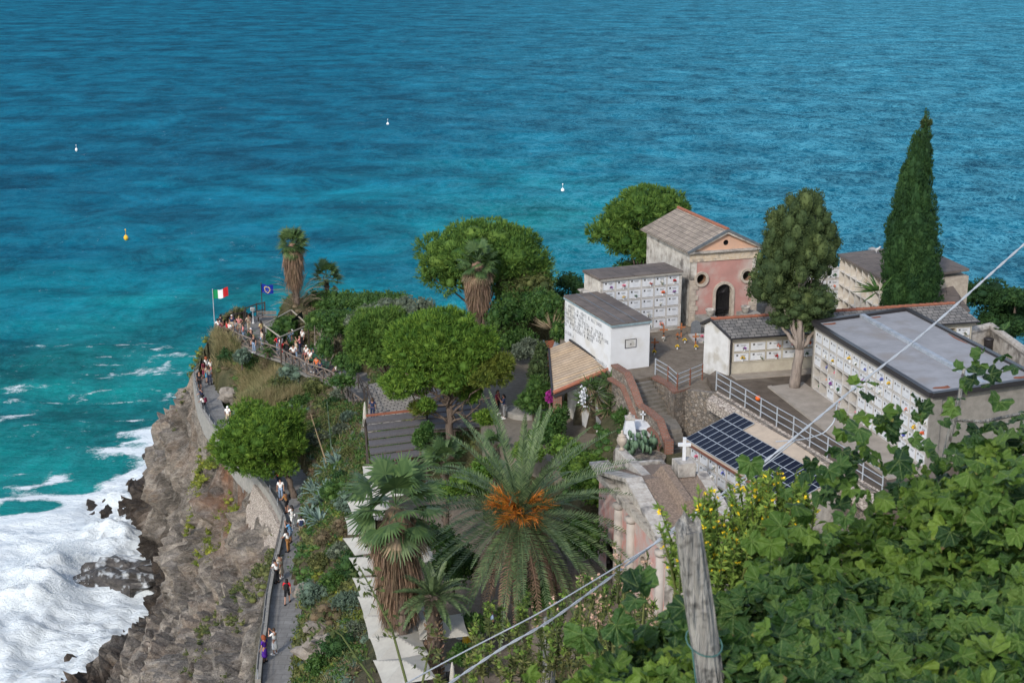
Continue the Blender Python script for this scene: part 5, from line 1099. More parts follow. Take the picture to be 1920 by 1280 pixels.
tg = thing('brush_canopy', 'flat grey brushwood canopy under the big front pine', 'canopy', (g3[0], g3[1], RZ))
b = MB(); b.dir = tuple(nrm((g1 - g0)[:2]))
for k in range(10):
    u0 = k / 10; u1 = (k + 1) / 10; slabq(b, [g0 * (1 - u0) + g3 * u0, g1 * (1 - u0) + g2 * u0, g1 * (1 - u1) + g2 * u1 + A(0, 0, .09), g0 * (1 - u1) + g3 * u1 + A(0, 0, .09)], .1)
b.build('brush_mat', m_thatch, tg)
for q in (g3, g2, g3 * .5 + g2 * .5, g0, g1):
    b = MB(); b.tube([(q[0], q[1], 26), (q[0], q[1], q[2] - .06)], .07, 7); b.build('post', m_darkwood, tg)
b = MB(); b.bar(g3 + A(0, -.1, -.1), g2 + A(0, -.1, -.1), .1, .12); b.build('front_beam', m_darkwood, tg)
# ------------------------------------------------------------------ trees and plants
def UY(px, py, y):        # the point at forward distance y seen at (px, py)
    p = U(px, py, CAM_H - 10); v = p - A(0, 0, CAM_H); return A(0, 0, CAM_H) + v * (y / v[1])
def pxm(y): return FPX / y * .965
def lobe(px, py, y, rx, rz, ry=None):
    p = UY(px, py, y); k = pxm(y); return (*p, rx / k, (ry if ry is not None else rx) / k, rz / k)
def limb(b, p0, p1, r0, r1, wob=.15, n=6, sides=7):
    p0 = A(*p0); p1 = A(*p1); pts = [p0 + (p1 - p0) * t + (A(*[random.uniform(-wob, wob) for _ in range(3)]) if 0 < t < 1 else 0) for t in np.linspace(0, 1, n)]
    b.tube(pts, list(np.linspace(r0, r1, n)), sides); return pts
def tree(name, label, cat, base, lobes, m, trunk, n, k=6, ln=.34, wd=.07, spread=.45, up=.35, group=None, bark=None, puff=(26, .34), zlo=-.35, core=.62, stems=1, tr=.22, bump=.30, extra=None, rng=None, branches=14, tips=None):
    rng = rng or R; t = thing(name, label, cat, base, group)
    allp = []
    for L_ in lobes:
        allp += puffs(L_[:3], L_[3:], max(5, int(puff[0] * (L_[3] / lobes[0][3]) ** 1.5)), puff[1], rng, zlo)
    if 'cypress' in name: allp += [(*L_[:3], *(A(*L_[3:]) * .8)) for L_ in lobes]
    P, N = crown(allp, n, bump, rng=rng, rag=(.80, 1.12) if 'pine' in name else (.85, 1.05), bs=2.2); lows = min(l[2] - l[5] for l in lobes)
    parts = [blades(P, nrm(N + A(0, 0, up * .5)), k, ln, wd, spread, up, .05, rng)]
    if core: parts.append(cores(allp, core))
    foliage('crown', parts, m, t)
    b = MB(); top = A(*lobes[0][:3]) - A(0, 0, lobes[0][5] * .2)
    for s in range(stems):
        off = A(0, 0, 0) if stems == 1 else A(random.uniform(-.25, .25), random.uniform(-.2, .2), 0)
        tgt = top if s == 0 else A(*lobes[min(s, len(lobes) - 1)][:3])
        pts = limb(b, A(*base) + off * .7 - A(0, 0, .2), (trunk[0] if trunk is not None and s == 0 else A(*base) * .45 + tgt * .55 + off * 2), tr, tr * .75, tr * .25)
        limb(b, pts[-1], tgt, tr * .75, tr * .35, tr * .4)
        fork = pts[-1]
        for q in range(branches // stems):
            l = allp[rng.integers(0, len(allp))]; e = A(*l[:3]); s_ = fork * (1 - .5 * (q % 3) / 2) + tgt * (.5 * (q % 3) / 2)
            limb(b, s_, e, tr * .32, .03, .12, 5, 5)
    b.build('trunk', bark or m_bark, t, True)
    return t
def bush(label, lobes, m, n=500, k=5, ln=.16, wd=.08, base=None, name='shrub', cat='shrub', group='shrubs on the headland', spread=.7, up=.1, puff=(10, .42), core=.8, flowers=None, tall=False):
    l0 = lobes[0]; base = base if base is not None else A(l0[0], l0[1], l0[2] - l0[5] * .9); t = thing(name, label, cat, base, group); allp = []
    for L_ in lobes: allp += puffs(L_[:3], L_[3:], puff[0], puff[1], R, -.5)
    P, N = crown(allp, n, .2); parts = [blades(P, N, k, ln, wd, spread, up, .04)]
    if core: parts.append(cores(allp, core * .8))
    foliage('foliage', parts, m, t)
    b = MB(); b.tube([base - A(0, 0, .5), A(*l0[:3])], [.09, .04], 6); b.build('stem', m_bark, t)
    return t

b1 = A(*UY(905, 620, 106)); b1[2] = 30
tree('pine_tree', 'largest round umbrella pine, standing behind the shaggy fan palm', 'pine', b1,
     [lobe(905, 487, 107, 112, 68), lobe(840, 520, 106, 52, 50), lobe(985, 520, 106, 58, 56), lobe(940, 470, 107, 70, 48), lobe(1015, 560, 105, 34, 30)], m_pine2, [b1 + A(0, 0, 2.5)], 9500, 6, .36, .07, group='pines of the headland', puff=(34, .26), tr=.32)
b2 = A(*UY(1200, 540, 106)); b2[2] = 33
tree('pine_tree', 'umbrella pine half hidden behind the pink chapel', 'pine', b2, [lobe(1212, 398, 108, 72, 40), lobe(1158, 440, 107, 50, 40), lobe(1205, 462, 107, 62, 30), lobe(1255, 390, 109, 35, 26)], m_pine2, [b2 + A(0, 0, 3)], 6500, 6, .36, .07, group='pines of the headland', puff=(26, .28), tr=.28)
b3 = A(*UY(846, 833, 89)); b3[2] = 28.6
t3p = tree('pine_tree', 'front umbrella pine with bare lower branches over the brush canopy', 'pine', b3,
     [lobe(820, 640, 91, 84, 46), lobe(825, 612, 91.5, 62, 30), lobe(868, 668, 90, 58, 46), lobe(768, 672, 90, 46, 34), lobe(850, 705, 89.5, 56, 26), lobe(795, 705, 89.5, 40, 22)], m_pine, [A(*UY(842, 760, 89.5))], 10500, 6, .33, .065, group='pines of the headland', puff=(30, .28), tr=.30, branches=26)
b = MB()
for (ex, ey) in ((755, 725), (720, 740), (905, 705), (935, 690), (905, 790), (880, 750), (780, 760), (800, 720), (920, 745), (770, 790), (760, 700), (890, 720)):
    s_ = A(*UY(843, random.uniform(745, 800), 89.3)); e = A(*UY(ex, ey, 89 + random.uniform(-1.5, 1.5))); limb(b, s_, e, .085, .03, .25, 7, 5)
    for _ in range(5): q = s_ + (e - s_) * random.uniform(.4, .9); limb(b, q, q + A(random.uniform(-.9, .9), random.uniform(-.5, .5), random.uniform(.1, 1.0)), .03, .01, .08, 4, 4)
o = b.build('bare_branches', m_bark, t3p, True)
for (x, y, rx, rz, m_, lab, nn_) in ((755, 722, 46, 26, m_pine, None, 1500), (905, 700, 44, 26, m_pine3, 'yellowing tuft', 1500), (940, 685, 24, 20, m_pine3, 'yellowing tuft', 600), (880, 742, 22, 16, m_pine, None, 500), (908, 785, 17, 13, m_pine, None, 400), (790, 765, 22, 10, m_pine3, 'yellowing tuft', 400), (845, 720, 26, 14, m_pine3, 'yellowing tuft', 500), (900, 650, 34, 34, m_pine, None, 1100), (800, 760, 12, 9, m_pine, None, 200)):
    L_ = puffs(lobe(x, y, 89 + random.uniform(-.8, .8), rx, rz)[:3], lobe(x, y, 89, rx, rz)[3:], 10, .36); P, N = crown(L_, nn_, .2); foliage('foliage_tuft', [blades(P, nrm(N + A(0, 0, .2)), 6, .30, .06, .5, .3, .05)] + ([cores(L_, .45)] if rx > 40 else []), m_, t3p, lab)
b4 = A(*UY(735, 712, 106)); b4[2] = 26.8
tree('pine_tree', 'dense pine left of the front umbrella pine, above the patio', 'pine', b4, [lobe(712, 628, 106, 56, 42), lobe(678, 648, 105, 34, 32), lobe(728, 605, 107, 40, 28), lobe(700, 600, 107, 34, 18), lobe(705, 668, 105, 48, 18)], m_pine2, [b4 + A(-.3, 0, 1.6)], 6000, 6, .34, .065, group='pines of the headland', puff=(26, .28), tr=.22)
b5 = A(*UY(553, 940, 99)); b5[2] = PZ
tree('pine_tree', 'leaning pine with bright crown hanging over the coastal path', 'pine', b5, [lobe(488, 825, 101, 80, 56), lobe(445, 860, 100, 46, 40), lobe(530, 800, 102, 44, 40), lobe(500, 875, 100, 56, 26), lobe(470, 775, 103, 36, 24)], m_pine, [A(*UY(540, 895, 99.5))], 8500, 6, .33, .065, group='pines of the headland', puff=(30, .27), tr=.28, zlo=-.2)
b7 = U(1490, 727, CZ2)
tree('cypress_tree', 'rounded olive green cypress with bare forked trunk in the cemetery yard', 'cypress', b7, [lobe(1500, 450, 82, 64, 92), lobe(1535, 470, 82, 40, 62), lobe(1450, 520, 82, 40, 66), lobe(1505, 560, 82, 60, 38), lobe(1425, 540, 82, 26, 34), lobe(1540, 595, 82, 28, 32), lobe(1468, 600, 81.5, 30, 20), lobe(1510, 605, 81.6, 34, 20), lobe(1455, 455, 82, 28, 40)], m_cyp2, [A(*UY(1499, 655, 80.6))], 11000, 7, .13, .05, .5, 1.0, bark=m_palebark, puff=(46, .20), zlo=-.8, core=.85, stems=1, tr=.26, bump=.1, branches=6)
b = MB()
t7t = [o for o in C.objects if o.get('label', '').startswith('rounded olive green cypress')][0]
fk = A(*UY(1499, 655, 80.6)); limb(b, U(1490, 727, CZ2) - A(0, 0, .1), fk, .34, .26, .05, 6, 10)
for (ex, ey) in ((1462, 605), (1484, 580), (1510, 590), (1534, 615), (1496, 560)): limb(b, fk - A(0, 0, .1), UY(ex, ey, 81.3), .17, .08, .08, 6, 8)
b.build('forked_stems', m_palebark, t7t, True)
b8 = A(*UY(1712, 640, 91)); b8[2] = CZ2
tc = thing('cypress_tree', 'tall dark pointed cypress behind the big niche building', 'cypress', b8)
L8 = []
for (y, x0, x1) in ((236, 1731, 1740), (262, 1716, 1744), (290, 1700, 1747), (330, 1687, 1750), (375, 1672, 1758), (420, 1660, 1764), (465, 1654, 1768), (510, 1650, 1770), (550, 1651, 1768), (585, 1655, 1762)):
    cx = (x0 + x1) / 2; rx = (x1 - x0) / 2; L8.append(lobe(cx, y + 10, 91, rx * .93, 40, rx * .9))
    if rx > 15:
        for q in range(7):
            a_ = random.uniform(-1, 1); L8.append(lobe(cx + a_ * rx * .72, y + random.uniform(-8, 22), 91 - (1 - a_ * a_) ** .5 * rx / pxm(91) * .75, rx * .30, 42, rx * .3))
P, N = crown(L8, 17000, .10, bs=2.5); foliage('crown', [blades(P, nrm(N * .7 + A(0, 0, 1)), 7, .17, .05, .35, .6, .04), cores(L8, .8)], m_cyp, tc)
Lt = [lobe(1737, 232, 91, 6, 10)]; P, N = crown(Lt, 60, .1); foliage('crown_tip', blades(P, N, 6, .25, .06, .6, .5), m_cyp2, tc)
b = MB(); b.tube([b8, UY(1712, 500, 91)], [.35, .2], 9); b.build('trunk', m_palebark, tc, True)
# small trees on and near the terrace
b9 = U(612, 692, TZ); tree('pruned_tree', 'pruned round-headed tree with bent pale stems beside the terrace benches', 'tree', b9, [lobe(618, 606, 122, 40, 24), lobe(645, 612, 122, 24, 20), lobe(590, 602, 122, 22, 18)], m_hedge, [A(*UY(590, 645, 119))], 2600, 5, .17, .09, .7, .2, bark=m_palebark, puff=(20, .34), stems=3, tr=.1)
for (label, lobes, m_, n, kw) in (
    ('long clipped hedge along the seaward edge behind the two palms', [lobe(590 + 20 * q, 560 + q * .4, 133 - q * .8, 16, 16) for q in range(9)] + [lobe(590 + 20 * q, 572, 131 - q * .8, 16, 16) for q in range(9)], m_hedge, 6500, dict(name='hedge', cat='hedge', group=None)),
    ('clipped hedge lower down in front of the long seaward hedge', [lobe(600 + 17 * q, 596, 124, 15, 14) for q in range(4)], m_hedge, 1500, dict(name='hedge', cat='hedge', group=None)),
    ('bright green bush at the foot of the tall windblown palm', [lobe(528, 622, 126, 26, 24), lobe(512, 632, 124, 16, 20), lobe(540, 605, 128, 20, 14)], m_hedge, 1500, {}),
    ('grey olive shrub nearest the long hedge', [lobe(690, 590, 122, 24, 15)], m_olive, 700, {}), ('grey olive shrub with a rounded top left of the dense pine', [lobe(660, 604, 120, 14, 13)], m_olive, 400, {}),
    ('wide grey olive shrub above the dense pine', [lobe(735, 578, 122, 34, 17), lobe(762, 572, 122, 20, 14)], m_olive, 1100, {}), ('grey olive shrub at the left foot of the largest pine', [lobe(795, 580, 118, 26, 22)], m_olive, 800, {}),
    ('dark bush under the left side of the largest pine', [lobe(820, 605, 112, 26, 26), lobe(800, 625, 110, 16, 14)], m_cyp2, 900, {}),
    ('large dark bush right of the shaggy fan palm', [lobe(965, 580, 103, 44, 38), lobe(935, 600, 101, 26, 34)], m_hedge, 2600, {}), ('tangled brown and green bush under the largest pine right side', [lobe(955, 545, 104, 36, 34), lobe(1000, 540, 104, 34, 30)], m_scrub, 1900, {}),
    ('dark bush at the waterside left of the niche wall', [lobe(1066, 532, 112, 26, 17), lobe(1040, 560, 110, 30, 20), lobe(1085, 545, 110, 16, 20)], m_cyp, 1400, {}), ('thick green bush against the left end of the poem wall', [lobe(1035, 590, 95, 24, 34), lobe(1020, 570, 97, 30, 26), lobe(1045, 625, 93, 14, 26)], m_hedge, 2300, {}),
    ('glossy rounded shrub beside the plaza path', [lobe(975, 634, 101, 32, 18), lobe(950, 645, 100, 18, 22)], m_hedge, 1500, {}), ('small olive tree with silvery leaves at the plaza edge', [lobe(995, 655, 97, 28, 19), lobe(975, 665, 96, 14, 12)], m_olive, 1100, {}),
    ('silvery shrub beside the shaggy fan palm trunk', [lobe(930, 608, 101, 15, 15)], m_olive, 400, {}), ('feathery conifer bush on the plaza', [lobe(1000, 755, 89, 30, 24), lobe(1012, 728, 89, 24, 22)], m_hedge, 1200, dict(ln=.3, wd=.05)),
    ('upright conifer shrub next to the shelter gutter', [lobe(1008, 700, 90, 18, 30), lobe(1016, 665, 91, 12, 26), lobe(1024, 740, 89, 17, 34)], m_cyp2, 1300, {}), ('rounded shrub in front of the shelter brick pillar', [lobe(1035, 795, 85, 26, 26), lobe(1020, 815, 84, 28, 18), lobe(1050, 770, 86, 14, 18)], m_hedge, 1800, {}),
    ('dark tree at the right edge above the boundary wall', [lobe(1850, 560, 100, 50, 34), lobe(1895, 590, 100, 44, 38), lobe(1865, 610, 99, 40, 30), lobe(1815, 550, 101, 28, 20)], m_cyp, 4200, dict(name='evergreen_tree', cat='tree', group=None, ln=.2)),
    ('thin dark tree leaning over the sea at the far right', [lobe(1905, 560, 98, 30, 16), lobe(1915, 620, 97, 16, 14)], m_cyp, 900, dict(name='evergreen_tree', cat='tree', group=None, ln=.2)),
    ('round blue-green shrub on the cliff below the lookout', [lobe(453, 670, 122, 14, 15)], m_greygreen, 500, {}), ('dark climber spilling over the thatched roof corner', [lobe(788, 826, 86, 14, 20), lobe(800, 808, 86, 12, 16)], m_hedge, 900, {}),
    ('bright green shrub left of the date palm', [lobe(880, 905, 78, 38, 22), lobe(845, 925, 77, 24, 16), lobe(910, 880, 79, 26, 20)], m_bright, 1900, dict(ln=.22)), ('bright green shrub between date palm and mausoleum', [lobe(1095, 885, 77, 46, 36), lobe(1060, 845, 79, 36, 22), lobe(1120, 925, 75, 24, 30), lobe(990, 850, 80, 34, 20)], m_bright, 3000, dict(ln=.22)),
    ('dark shrub under the date palm', [lobe(850, 1060, 70, 50, 46), lobe(820, 1010, 72, 40, 30), lobe(1090, 1010, 70, 40, 40), lobe(1000, 1120, 68, 44, 28)], m_hedge, 3000, {}), ('dark shrub along the restaurant hedge', [lobe(885, 1175, 66, 26, 22), lobe(870, 1230, 63, 26, 20)], m_hedge, 1100, {}),
    ('green shrub below the yucca clump', [lobe(1175, 790, 82, 22, 24)], m_hedge, 700, dict(ln=.3, wd=.05, up=.4)), ('dark shrub at the stair foot', [lobe(640, 715, 108, 30, 14), lobe(610, 655, 117, 16, 26)], m_hedge, 900, {}), ('low dark bush behind the stone lounge seat', [lobe(640, 680, 116, 18, 18), lobe(660, 690, 114, 16, 20)], m_hedge, 800, {}),
    ('brown dry bush behind the terrace tree', [lobe(632, 650, 119, 14, 16)], m_brownbrush, 400, {}), ('magenta flowering creeper by the shelter gutter', [lobe(1031, 745, 88, 5, 12)], mat('magenta_flowers', (.32, .03, .22), isl=.3), 200, {}),
    ('small green bush low beside the terrace fence at its seaward end', [lobe(452, 606, 134, 8, 9)], m_cyp, 160, {}), ('bush under the big rear pine beside the chapel', [lobe(1185, 500, 108, 30, 12)], m_hedge, 500, {})):
    bush(label, lobes, m_, n, **kw)

# palms
def fan_leaf(parts, dead, base, d, r, pet, rng, wind=A(0, 0, 0), seg=22):
    d = nrm(d); tip = base + d * pet; e = nrm(d + wind * .8)
    s = nrm(np.cross(e, A(0, 0, 1) + rng.normal(0, .25, 3))); Q = []; 
    for k in range(seg):
        a = (k / (seg - 1) - .5) * 3.5; dd = nrm(e * math.cos(a) + s * math.sin(a) + A(0, 0, -.16 * abs(math.sin(a))) + wind * .35); L_ = r * (.72 + .28 * math.cos(a)) * rng.uniform(.88, 1.05)
        w_ = nrm(np.cross(dd, np.cross(e, s))) * r * .055; m1 = tip + dd * L_ * .55; m2 = tip + dd * L_ + A(0, 0, -.16 * r) * rng.uniform(.4, 1.5)
        Q.append([tip - w_ * .25, tip + w_ * .25, m1 + w_, m1 - w_]); Q.append([m1 - w_, m1 + w_, m2 + w_ * .15, m2 - w_ * .15])
    w_ = s * .03; Q.append([base - w_, base + w_, tip + w_ * .7, tip - w_ * .7])
    V = np.array(Q).reshape(-1, 3); (dead if False else parts).append((V, np.arange(len(V)).reshape(-1, 4)))
def fan_palm(label, base, h, n, r, pet, skirt=0, sr=(.8, .5), wind=(0, 0, 0), zmin=-.55, group=None, trunk_r=.2, ndead=8, lean=(0, 0), seed=1, dense=900, skl=1.3):
    rng = np.random.default_rng(seed); t = thing('fan_palm', label, 'palm', base, group); top = A(*base) + A(lean[0], lean[1], h); wind = A(*wind); parts = []; dd = []
    for k in range(n):
        th = k * 2.39996; z = 1 - (1 - zmin) * (k + .5) / n; q = math.sqrt(max(.02, 1 - z * z)); fan_leaf(parts, None, top + A(0, 0, .15 * z), A(q * math.cos(th), q * math.sin(th), z) + wind * .3, r * rng.uniform(.8, 1.1), pet * rng.uniform(.8, 1.15), rng, wind)
    foliage('fronds', parts, m_palm, t)
    for k in range(ndead):
        th = k * 2.39996; z = -.55 - .3 * rng.random(); q = math.sqrt(1 - z * z); fan_leaf(dd, None, top - A(0, 0, .2), A(q * math.cos(th), q * math.sin(th), z) + wind * .3, r * .75, pet, rng, wind, 16)
    if dd: foliage('dead_fronds', dd, m_paledead, t)
    if skirt:
        m = dense; zz = rng.uniform(0, 1, m); th = rng.uniform(0, 6.283, m); rad = (sr[0] * (1 - zz) + sr[1] * zz) * rng.uniform(.55, 1.0, m); c = A(*base) + A(0, 0, h) + A(lean[0], lean[1], 0)
        P = np.c_[c[0] + rad * np.cos(th) * .8, c[1] + rad * np.sin(th) * .8, c[2] - .1 - .09 * skirt - zz * skirt * .78]; D = np.c_[np.cos(th) * .18, np.sin(th) * .18, -np.ones(m)]
        foliage('dead_leaf_skirt', [blades(P, D, 7, skl, .05, .10, 0, .08, rng), cores([(c[0], c[1], c[2] - skirt * .42, sr[0] * .8, sr[0] * .8, skirt * .5)], .9)], m_deadpalm, t)
    b = MB(); pts = [A(*base) - A(0, 0, .3) + (top - A(*base)) * q for q in np.linspace(0, 1, 9)]; b.tube(pts, [trunk_r * (1.15 if i % 2 else 1) for i in range(9)], 10); tk = b.build('trunk', m_bark, t)
    rr = rng.uniform(0, 1, 160); th = rng.uniform(0, 6.28, 160); P = A(*base) + (top - A(*base)) * rr[:, None] + np.c_[np.cos(th), np.sin(th), th * 0] * trunk_r; o = foliage('leaf_stubs', blades(P, np.c_[np.cos(th) * .7, np.sin(th) * .7, th * 0 + 1], 1, .3, .12, .2), m_bark, t)
    return t
def frond(base, d0, L, droop, rng, nl=34, ll=.42, lw=.045, keel=.5, n=9):
    d = nrm(d0); pts = [A(*base)]; side = nrm(np.cross(d, A(0, 0, 1)) + 1e-6)
    for k in range(n):
        d = nrm(d + A(0, 0, -droop / n)); pts.append(pts[-1] + d * L / n)
    pts = np.array(pts); s = np.linspace(.12, 1, nl); idx = s * n; i0 = np.minimum(idx.astype(int), n - 1); f = (idx - i0)[:, None]
    P = pts[i0] * (1 - f) + pts[i0 + 1] * f; T = nrm(pts[i0 + 1] - pts[i0]); up = nrm(np.cross(np.cross(T, A(0, 0, 1)) , T) + 1e-9); sd = nrm(np.cross(T, up)); env = (np.sin(np.clip(s, 0, 1) ** .7 * math.pi * .93 + .2) ** .6)[:, None]
    Q = []
    for sg in (-1, 1):
        D = nrm(T * .8 + sd * sg * .9 + up * keel + rng.normal(0, .10, P.shape)); tip = P + D * ll * env; w = nrm(np.cross(D, up)) * lw
        mm = P + D * ll * env * .45; Q.append(np.stack([P, mm + w, tip, mm - w], 1))
    V = np.concatenate(Q).reshape(-1, 3); a = [pts[:-1] - side * .02, pts[:-1] + side * .02, pts[1:] + side * .014, pts[1:] - side * .014]; V2 = np.stack(a, 1).reshape(-1, 3)
    V = np.concatenate([V, V2]); return V, np.arange(len(V)).reshape(-1, 4)
def date_palm(label, base, h, n, L, dead=20, seed=3, fruit=True, trunk_r=.35, zl=-.35, leafm=None, stem=False, name='date_palm', nl=44, ll=.5):
    rng = np.random.default_rng(seed); t = thing(name, label, 'palm', base); top = A(*base) + A(0, 0, h); parts = []
    for k in range(n):
        th = k * 2.39996 + rng.normal(0, .1); z = 1 - (1 - zl) * ((k + .5) / n) ** 1.0; q = math.sqrt(max(.03, 1 - z * z)); parts.append(frond(top, A(q * math.cos(th), q * math.sin(th), z), L * rng.uniform(.85, 1.08), .55 + .45 * rng.random() + (.35 if z < 0 else 0), rng, nl, ll))
    foliage('fronds', parts, leafm or m_date, t)
    dd = []
    for k in range(dead):
        th = k * 2.39996 + 1; z = -.15 - .45 * rng.random(); q = math.sqrt(1 - z * z); dd.append(frond(top - A(0, 0, .2), A(q * math.cos(th), q * math.sin(th), z), L * rng.uniform(.55, .95), 1.9, rng, 34, .36, .03, .1))
    if dd: foliage('dead_fronds', dd, m_deadpalm, t)
    if fruit:
        Vs = []
        for k in range(15):
            th = rng.uniform(math.pi * .75, math.pi * 2.25) if k % 4 else rng.uniform(0, 6.28); d = A(math.cos(th) * .8, math.sin(th) * .8, rng.uniform(.35, 1.9)); pr = [top + A(0, 0, .05)]; dd_ = nrm(d)
            for q in range(6): dd_ = nrm(dd_ + A(0, 0, -.09)); pr.append(pr[-1] + dd_ * .24)
            pr = np.array(pr); w = A(-math.sin(th), math.cos(th), 0) * .04; Vs.append((np.stack([pr[:-1] - w, pr[:-1] + w, pr[1:] + w, pr[1:] - w], 1).reshape(-1, 3), np.arange(24).reshape(-1, 4)))
            P = pr[3:][rng.integers(0, 4, 40)]; Vs.append(blades(P, np.repeat(dd_[None], 40, 0), 2, .8, .04, .38, -.15, .05, rng))
        foliage('fruit_stalks', Vs, m_fruit, t)
    b = MB(); b.tube([A(*base) - A(0, 0, .3), top - A(0, 0, .2)], [trunk_r, trunk_r], 12); b.lathe([(trunk_r, -.8), (trunk_r * 1.5, -.3), (trunk_r * 1.3, .1), (.1, .35)], top, 12); b.build('trunk', m_bark, t)
    m = 260; th = rng.uniform(0, 6.28, m); zz = rng.uniform(0, 1, m) * h; P = A(*base) + np.c_[np.cos(th) * trunk_r, np.sin(th) * trunk_r, zz]; foliage('leaf_stubs', blades(P, np.c_[np.cos(th) * .8, np.sin(th) * .8, th * 0 + 1], 1, .28, .16, .2), m_bark if not stem else m_deadpalm, t)
    return t
p4 = A(*UY(975, 968, 69)); date_palm('large date palm with orange fruit stalks and brown drooping fronds', (p4[0], p4[1], 27.6), p4[2] - 27.6, 96, 7.0, 64, 3, zl=-.42)
p6 = A(*UY(812, 1120, 63.5)); date_palm('small date palm between the cream parasols below the large one', (p6[0], p6[1], RZ), p6[2] - RZ, 34, 2.1, 0, 8, False, .34, -.05, stem=True, nl=30, ll=.35)
p5 = A(*UY(742, 950, 65)); fan_palm('tall fan palm with a thick brown skirt in front of the cream parasols', (p5[0] + .5, p5[1] - 1.5, RZ), p5[2] - RZ, 25, 1.5, 1.5, 5.6, (1.35, .7), (.0, 0, 0), -.8, trunk_r=.22, ndead=6, lean=(-.5, 1.5), seed=4, dense=1500, skl=1.6)
p1 = A(*UY(548, 455, 130)); g1_ = U(552, 612, 25.8); fan_palm('tall windblown fan palm with straw skirt on the lookout', (p1[0] + .3, p1[1], 25.6), p1[2] - 25.6, 30, 1.15, .75, 3.6, (.95, .45), (.35, .2, .1), -.7, trunk_r=.26, ndead=10, lean=(-.3, 0), seed=5, dense=500, skl=1.5)
t1 = [o for o in C.objects if o.get('label', '').startswith('tall windblown')][0]; rng1 = np.random.default_rng(2); dd = []
for k in range(46):
    z0 = rng1.uniform(1.6, 3.6); th = rng1.uniform(-.9, 2.2) if k % 4 else rng1.uniform(2.4, 4); el = rng1.uniform(.9, 2.2); dd.append(frond(np.array(t1.location) + A(0, 0, z0), A(math.cos(th) * .8, math.sin(th) * .5, el), rng1.uniform(2.4, 3.9), 1.5, rng1, 30, .26, .022, .0))
foliage('dry_flower_stalks', dd, m_paledead, t1)
p2 = A(*UY(612, 520, 133)); fan_palm('shorter green fan palm beside the tall windblown one', (p2[0], p2[1], 25.5), p2[2] - 25.5, 22, 1.1, .95, 0, (.6, .4), (.15, .1, .1), -.4, trunk_r=.2, ndead=2, seed=6)
p3 = A(*UY(893, 492, 101.5)); fan_palm('shaggy fan palm with dry leaves in front of the largest pine', (p3[0] + .1, p3[1], 29.8), p3[2] - 29.8, 24, 1.0, .9, 3.6, (1.1, .75), (.1, 0, 0), -.5, trunk_r=.3, ndead=34, seed=7, dense=600, skl=1.0)
p7 = A(*UY(835, 865, 80)); fan_palm('low fan palm between the thatched roof and the date palm', (p7[0], p7[1], 27.5), p7[2] - 27.5, 16, 1.0, .9, 0, (.5, .4), (0, 0, 0), -.1, trunk_r=.18, ndead=2, seed=9)
p8 = A(*UY(925, 835, 84)); fan_palm('small fan palm behind the top of the date palm', (p8[0], p8[1], 29), max(1, p8[2] - 29), 9, .8, .6, 0, (.5, .4), (0, 0, 0), .1, trunk_r=.15, ndead=0, seed=10)
# cycads on the terrace
for k, (x, y, lab) in enumerate(((467, 632, 'cycad by the railing near the flagpole'), (500, 652, 'cycad in the middle of the lookout'), (502, 662, 'small cycad in front of the terrace railing post'), (545, 648, 'cycad among the crowd under the shade net'))):
    pc = U(x, y + 8, TZ); t = thing('cycad', lab, 'cycad', pc, 'cycads on the terrace'); parts = []
    for q in range(20): th = q * 2.4; z = .9 - .8 * q / 20; s_ = math.sqrt(1 - z * z); parts.append(frond(pc + A(0, 0, .45), A(s_ * math.cos(th), s_ * math.sin(th), z), 1.15 if k < 2 else .9, 1.3, R, 20, .18, .02))
    foliage('fronds', parts, m_hedge if k else m_palm, t); b = MB(); b.tube([pc, pc + A(0, 0, .5)], .16, 8); b.build('trunk', m_bark, t)
# yuccas
yt = thing('yucca_clump', 'clump of spiky yuccas beside the shelter and brick-topped wall', 'yucca', U(1140, 815, 31.8)); b = MB(); parts = []; dd = []
for (x, y, rr) in ((1118, 735, 1.15), (1165, 745, 1.1), (1098, 752, .9), (1142, 715, .95), (1140, 765, 1.0), (1178, 775, .9), (1105, 722, .7)):
    c = UY(x, y, 84 + random.uniform(-.8, .8)); s_ = sphere_pts(110); s_ = s_[s_[:, 2] > -.55]; parts.append(blades(np.repeat(c[None], len(s_), 0) + s_ * .08, s_, 1, rr, .075, .08, 0)); s2 = sphere_pts(60); s2[:, 2] = -np.abs(s2[:, 2]) - .6; dd.append(blades(np.repeat(c[None], 60, 0) - A(0, 0, .1), nrm(s2), 1, rr * .9, .05, .12)); b.tube([U(1150, 815, 31.6), (U(1150, 815, 31.6) + c) / 2 + A(random.uniform(-.3, .3), 0, .1), c], [.16, .12, .10], 7)
foliage('leaves', parts, m_yucca, yt); foliage('dry_leaves', dd, m_paledead, yt); b.build('stems', m_bark, yt)
P = UY(1093, 742, 83.2) + R.normal(0, 1, (90, 3)) * A(.1, .1, .28); foliage('white_flowers', blades(P, sphere_pts(90), 3, .12, .09, .6), m_marble, yt)
pt = U(1091, 783, PLZ); q = thing('flower_pot', 'terracotta pot beneath the yuccas at the shelter edge', 'flower pot', pt); MB().lathe([(.17, 0), (.25, .38), (.29, .4), (.29, .47), (.22, .47), (.02, .44)], pt, 14).build('pot', m_terra, q, True); s_ = sphere_pts(60); s_[:, 2] = abs(s_[:, 2]); foliage('plant', blades(pt + A(0, 0, .5) + s_ * .1, s_, 2, .6, .05, .3), m_hedge, q)
sp_ = thing('spiky_plant', 'striped strap-leaved plant left of the poem wall', 'plant', U(1040, 635, 33)); s_ = sphere_pts(80); s_[:, 2] = np.abs(s_[:, 2]) + .3; foliage('leaves', blades(np.repeat(UY(1035, 618, 94)[None], 80, 0), nrm(s_ + A(-.35, 0, 0)), 1, 1.5, .08, .1), m_paledead, sp_)
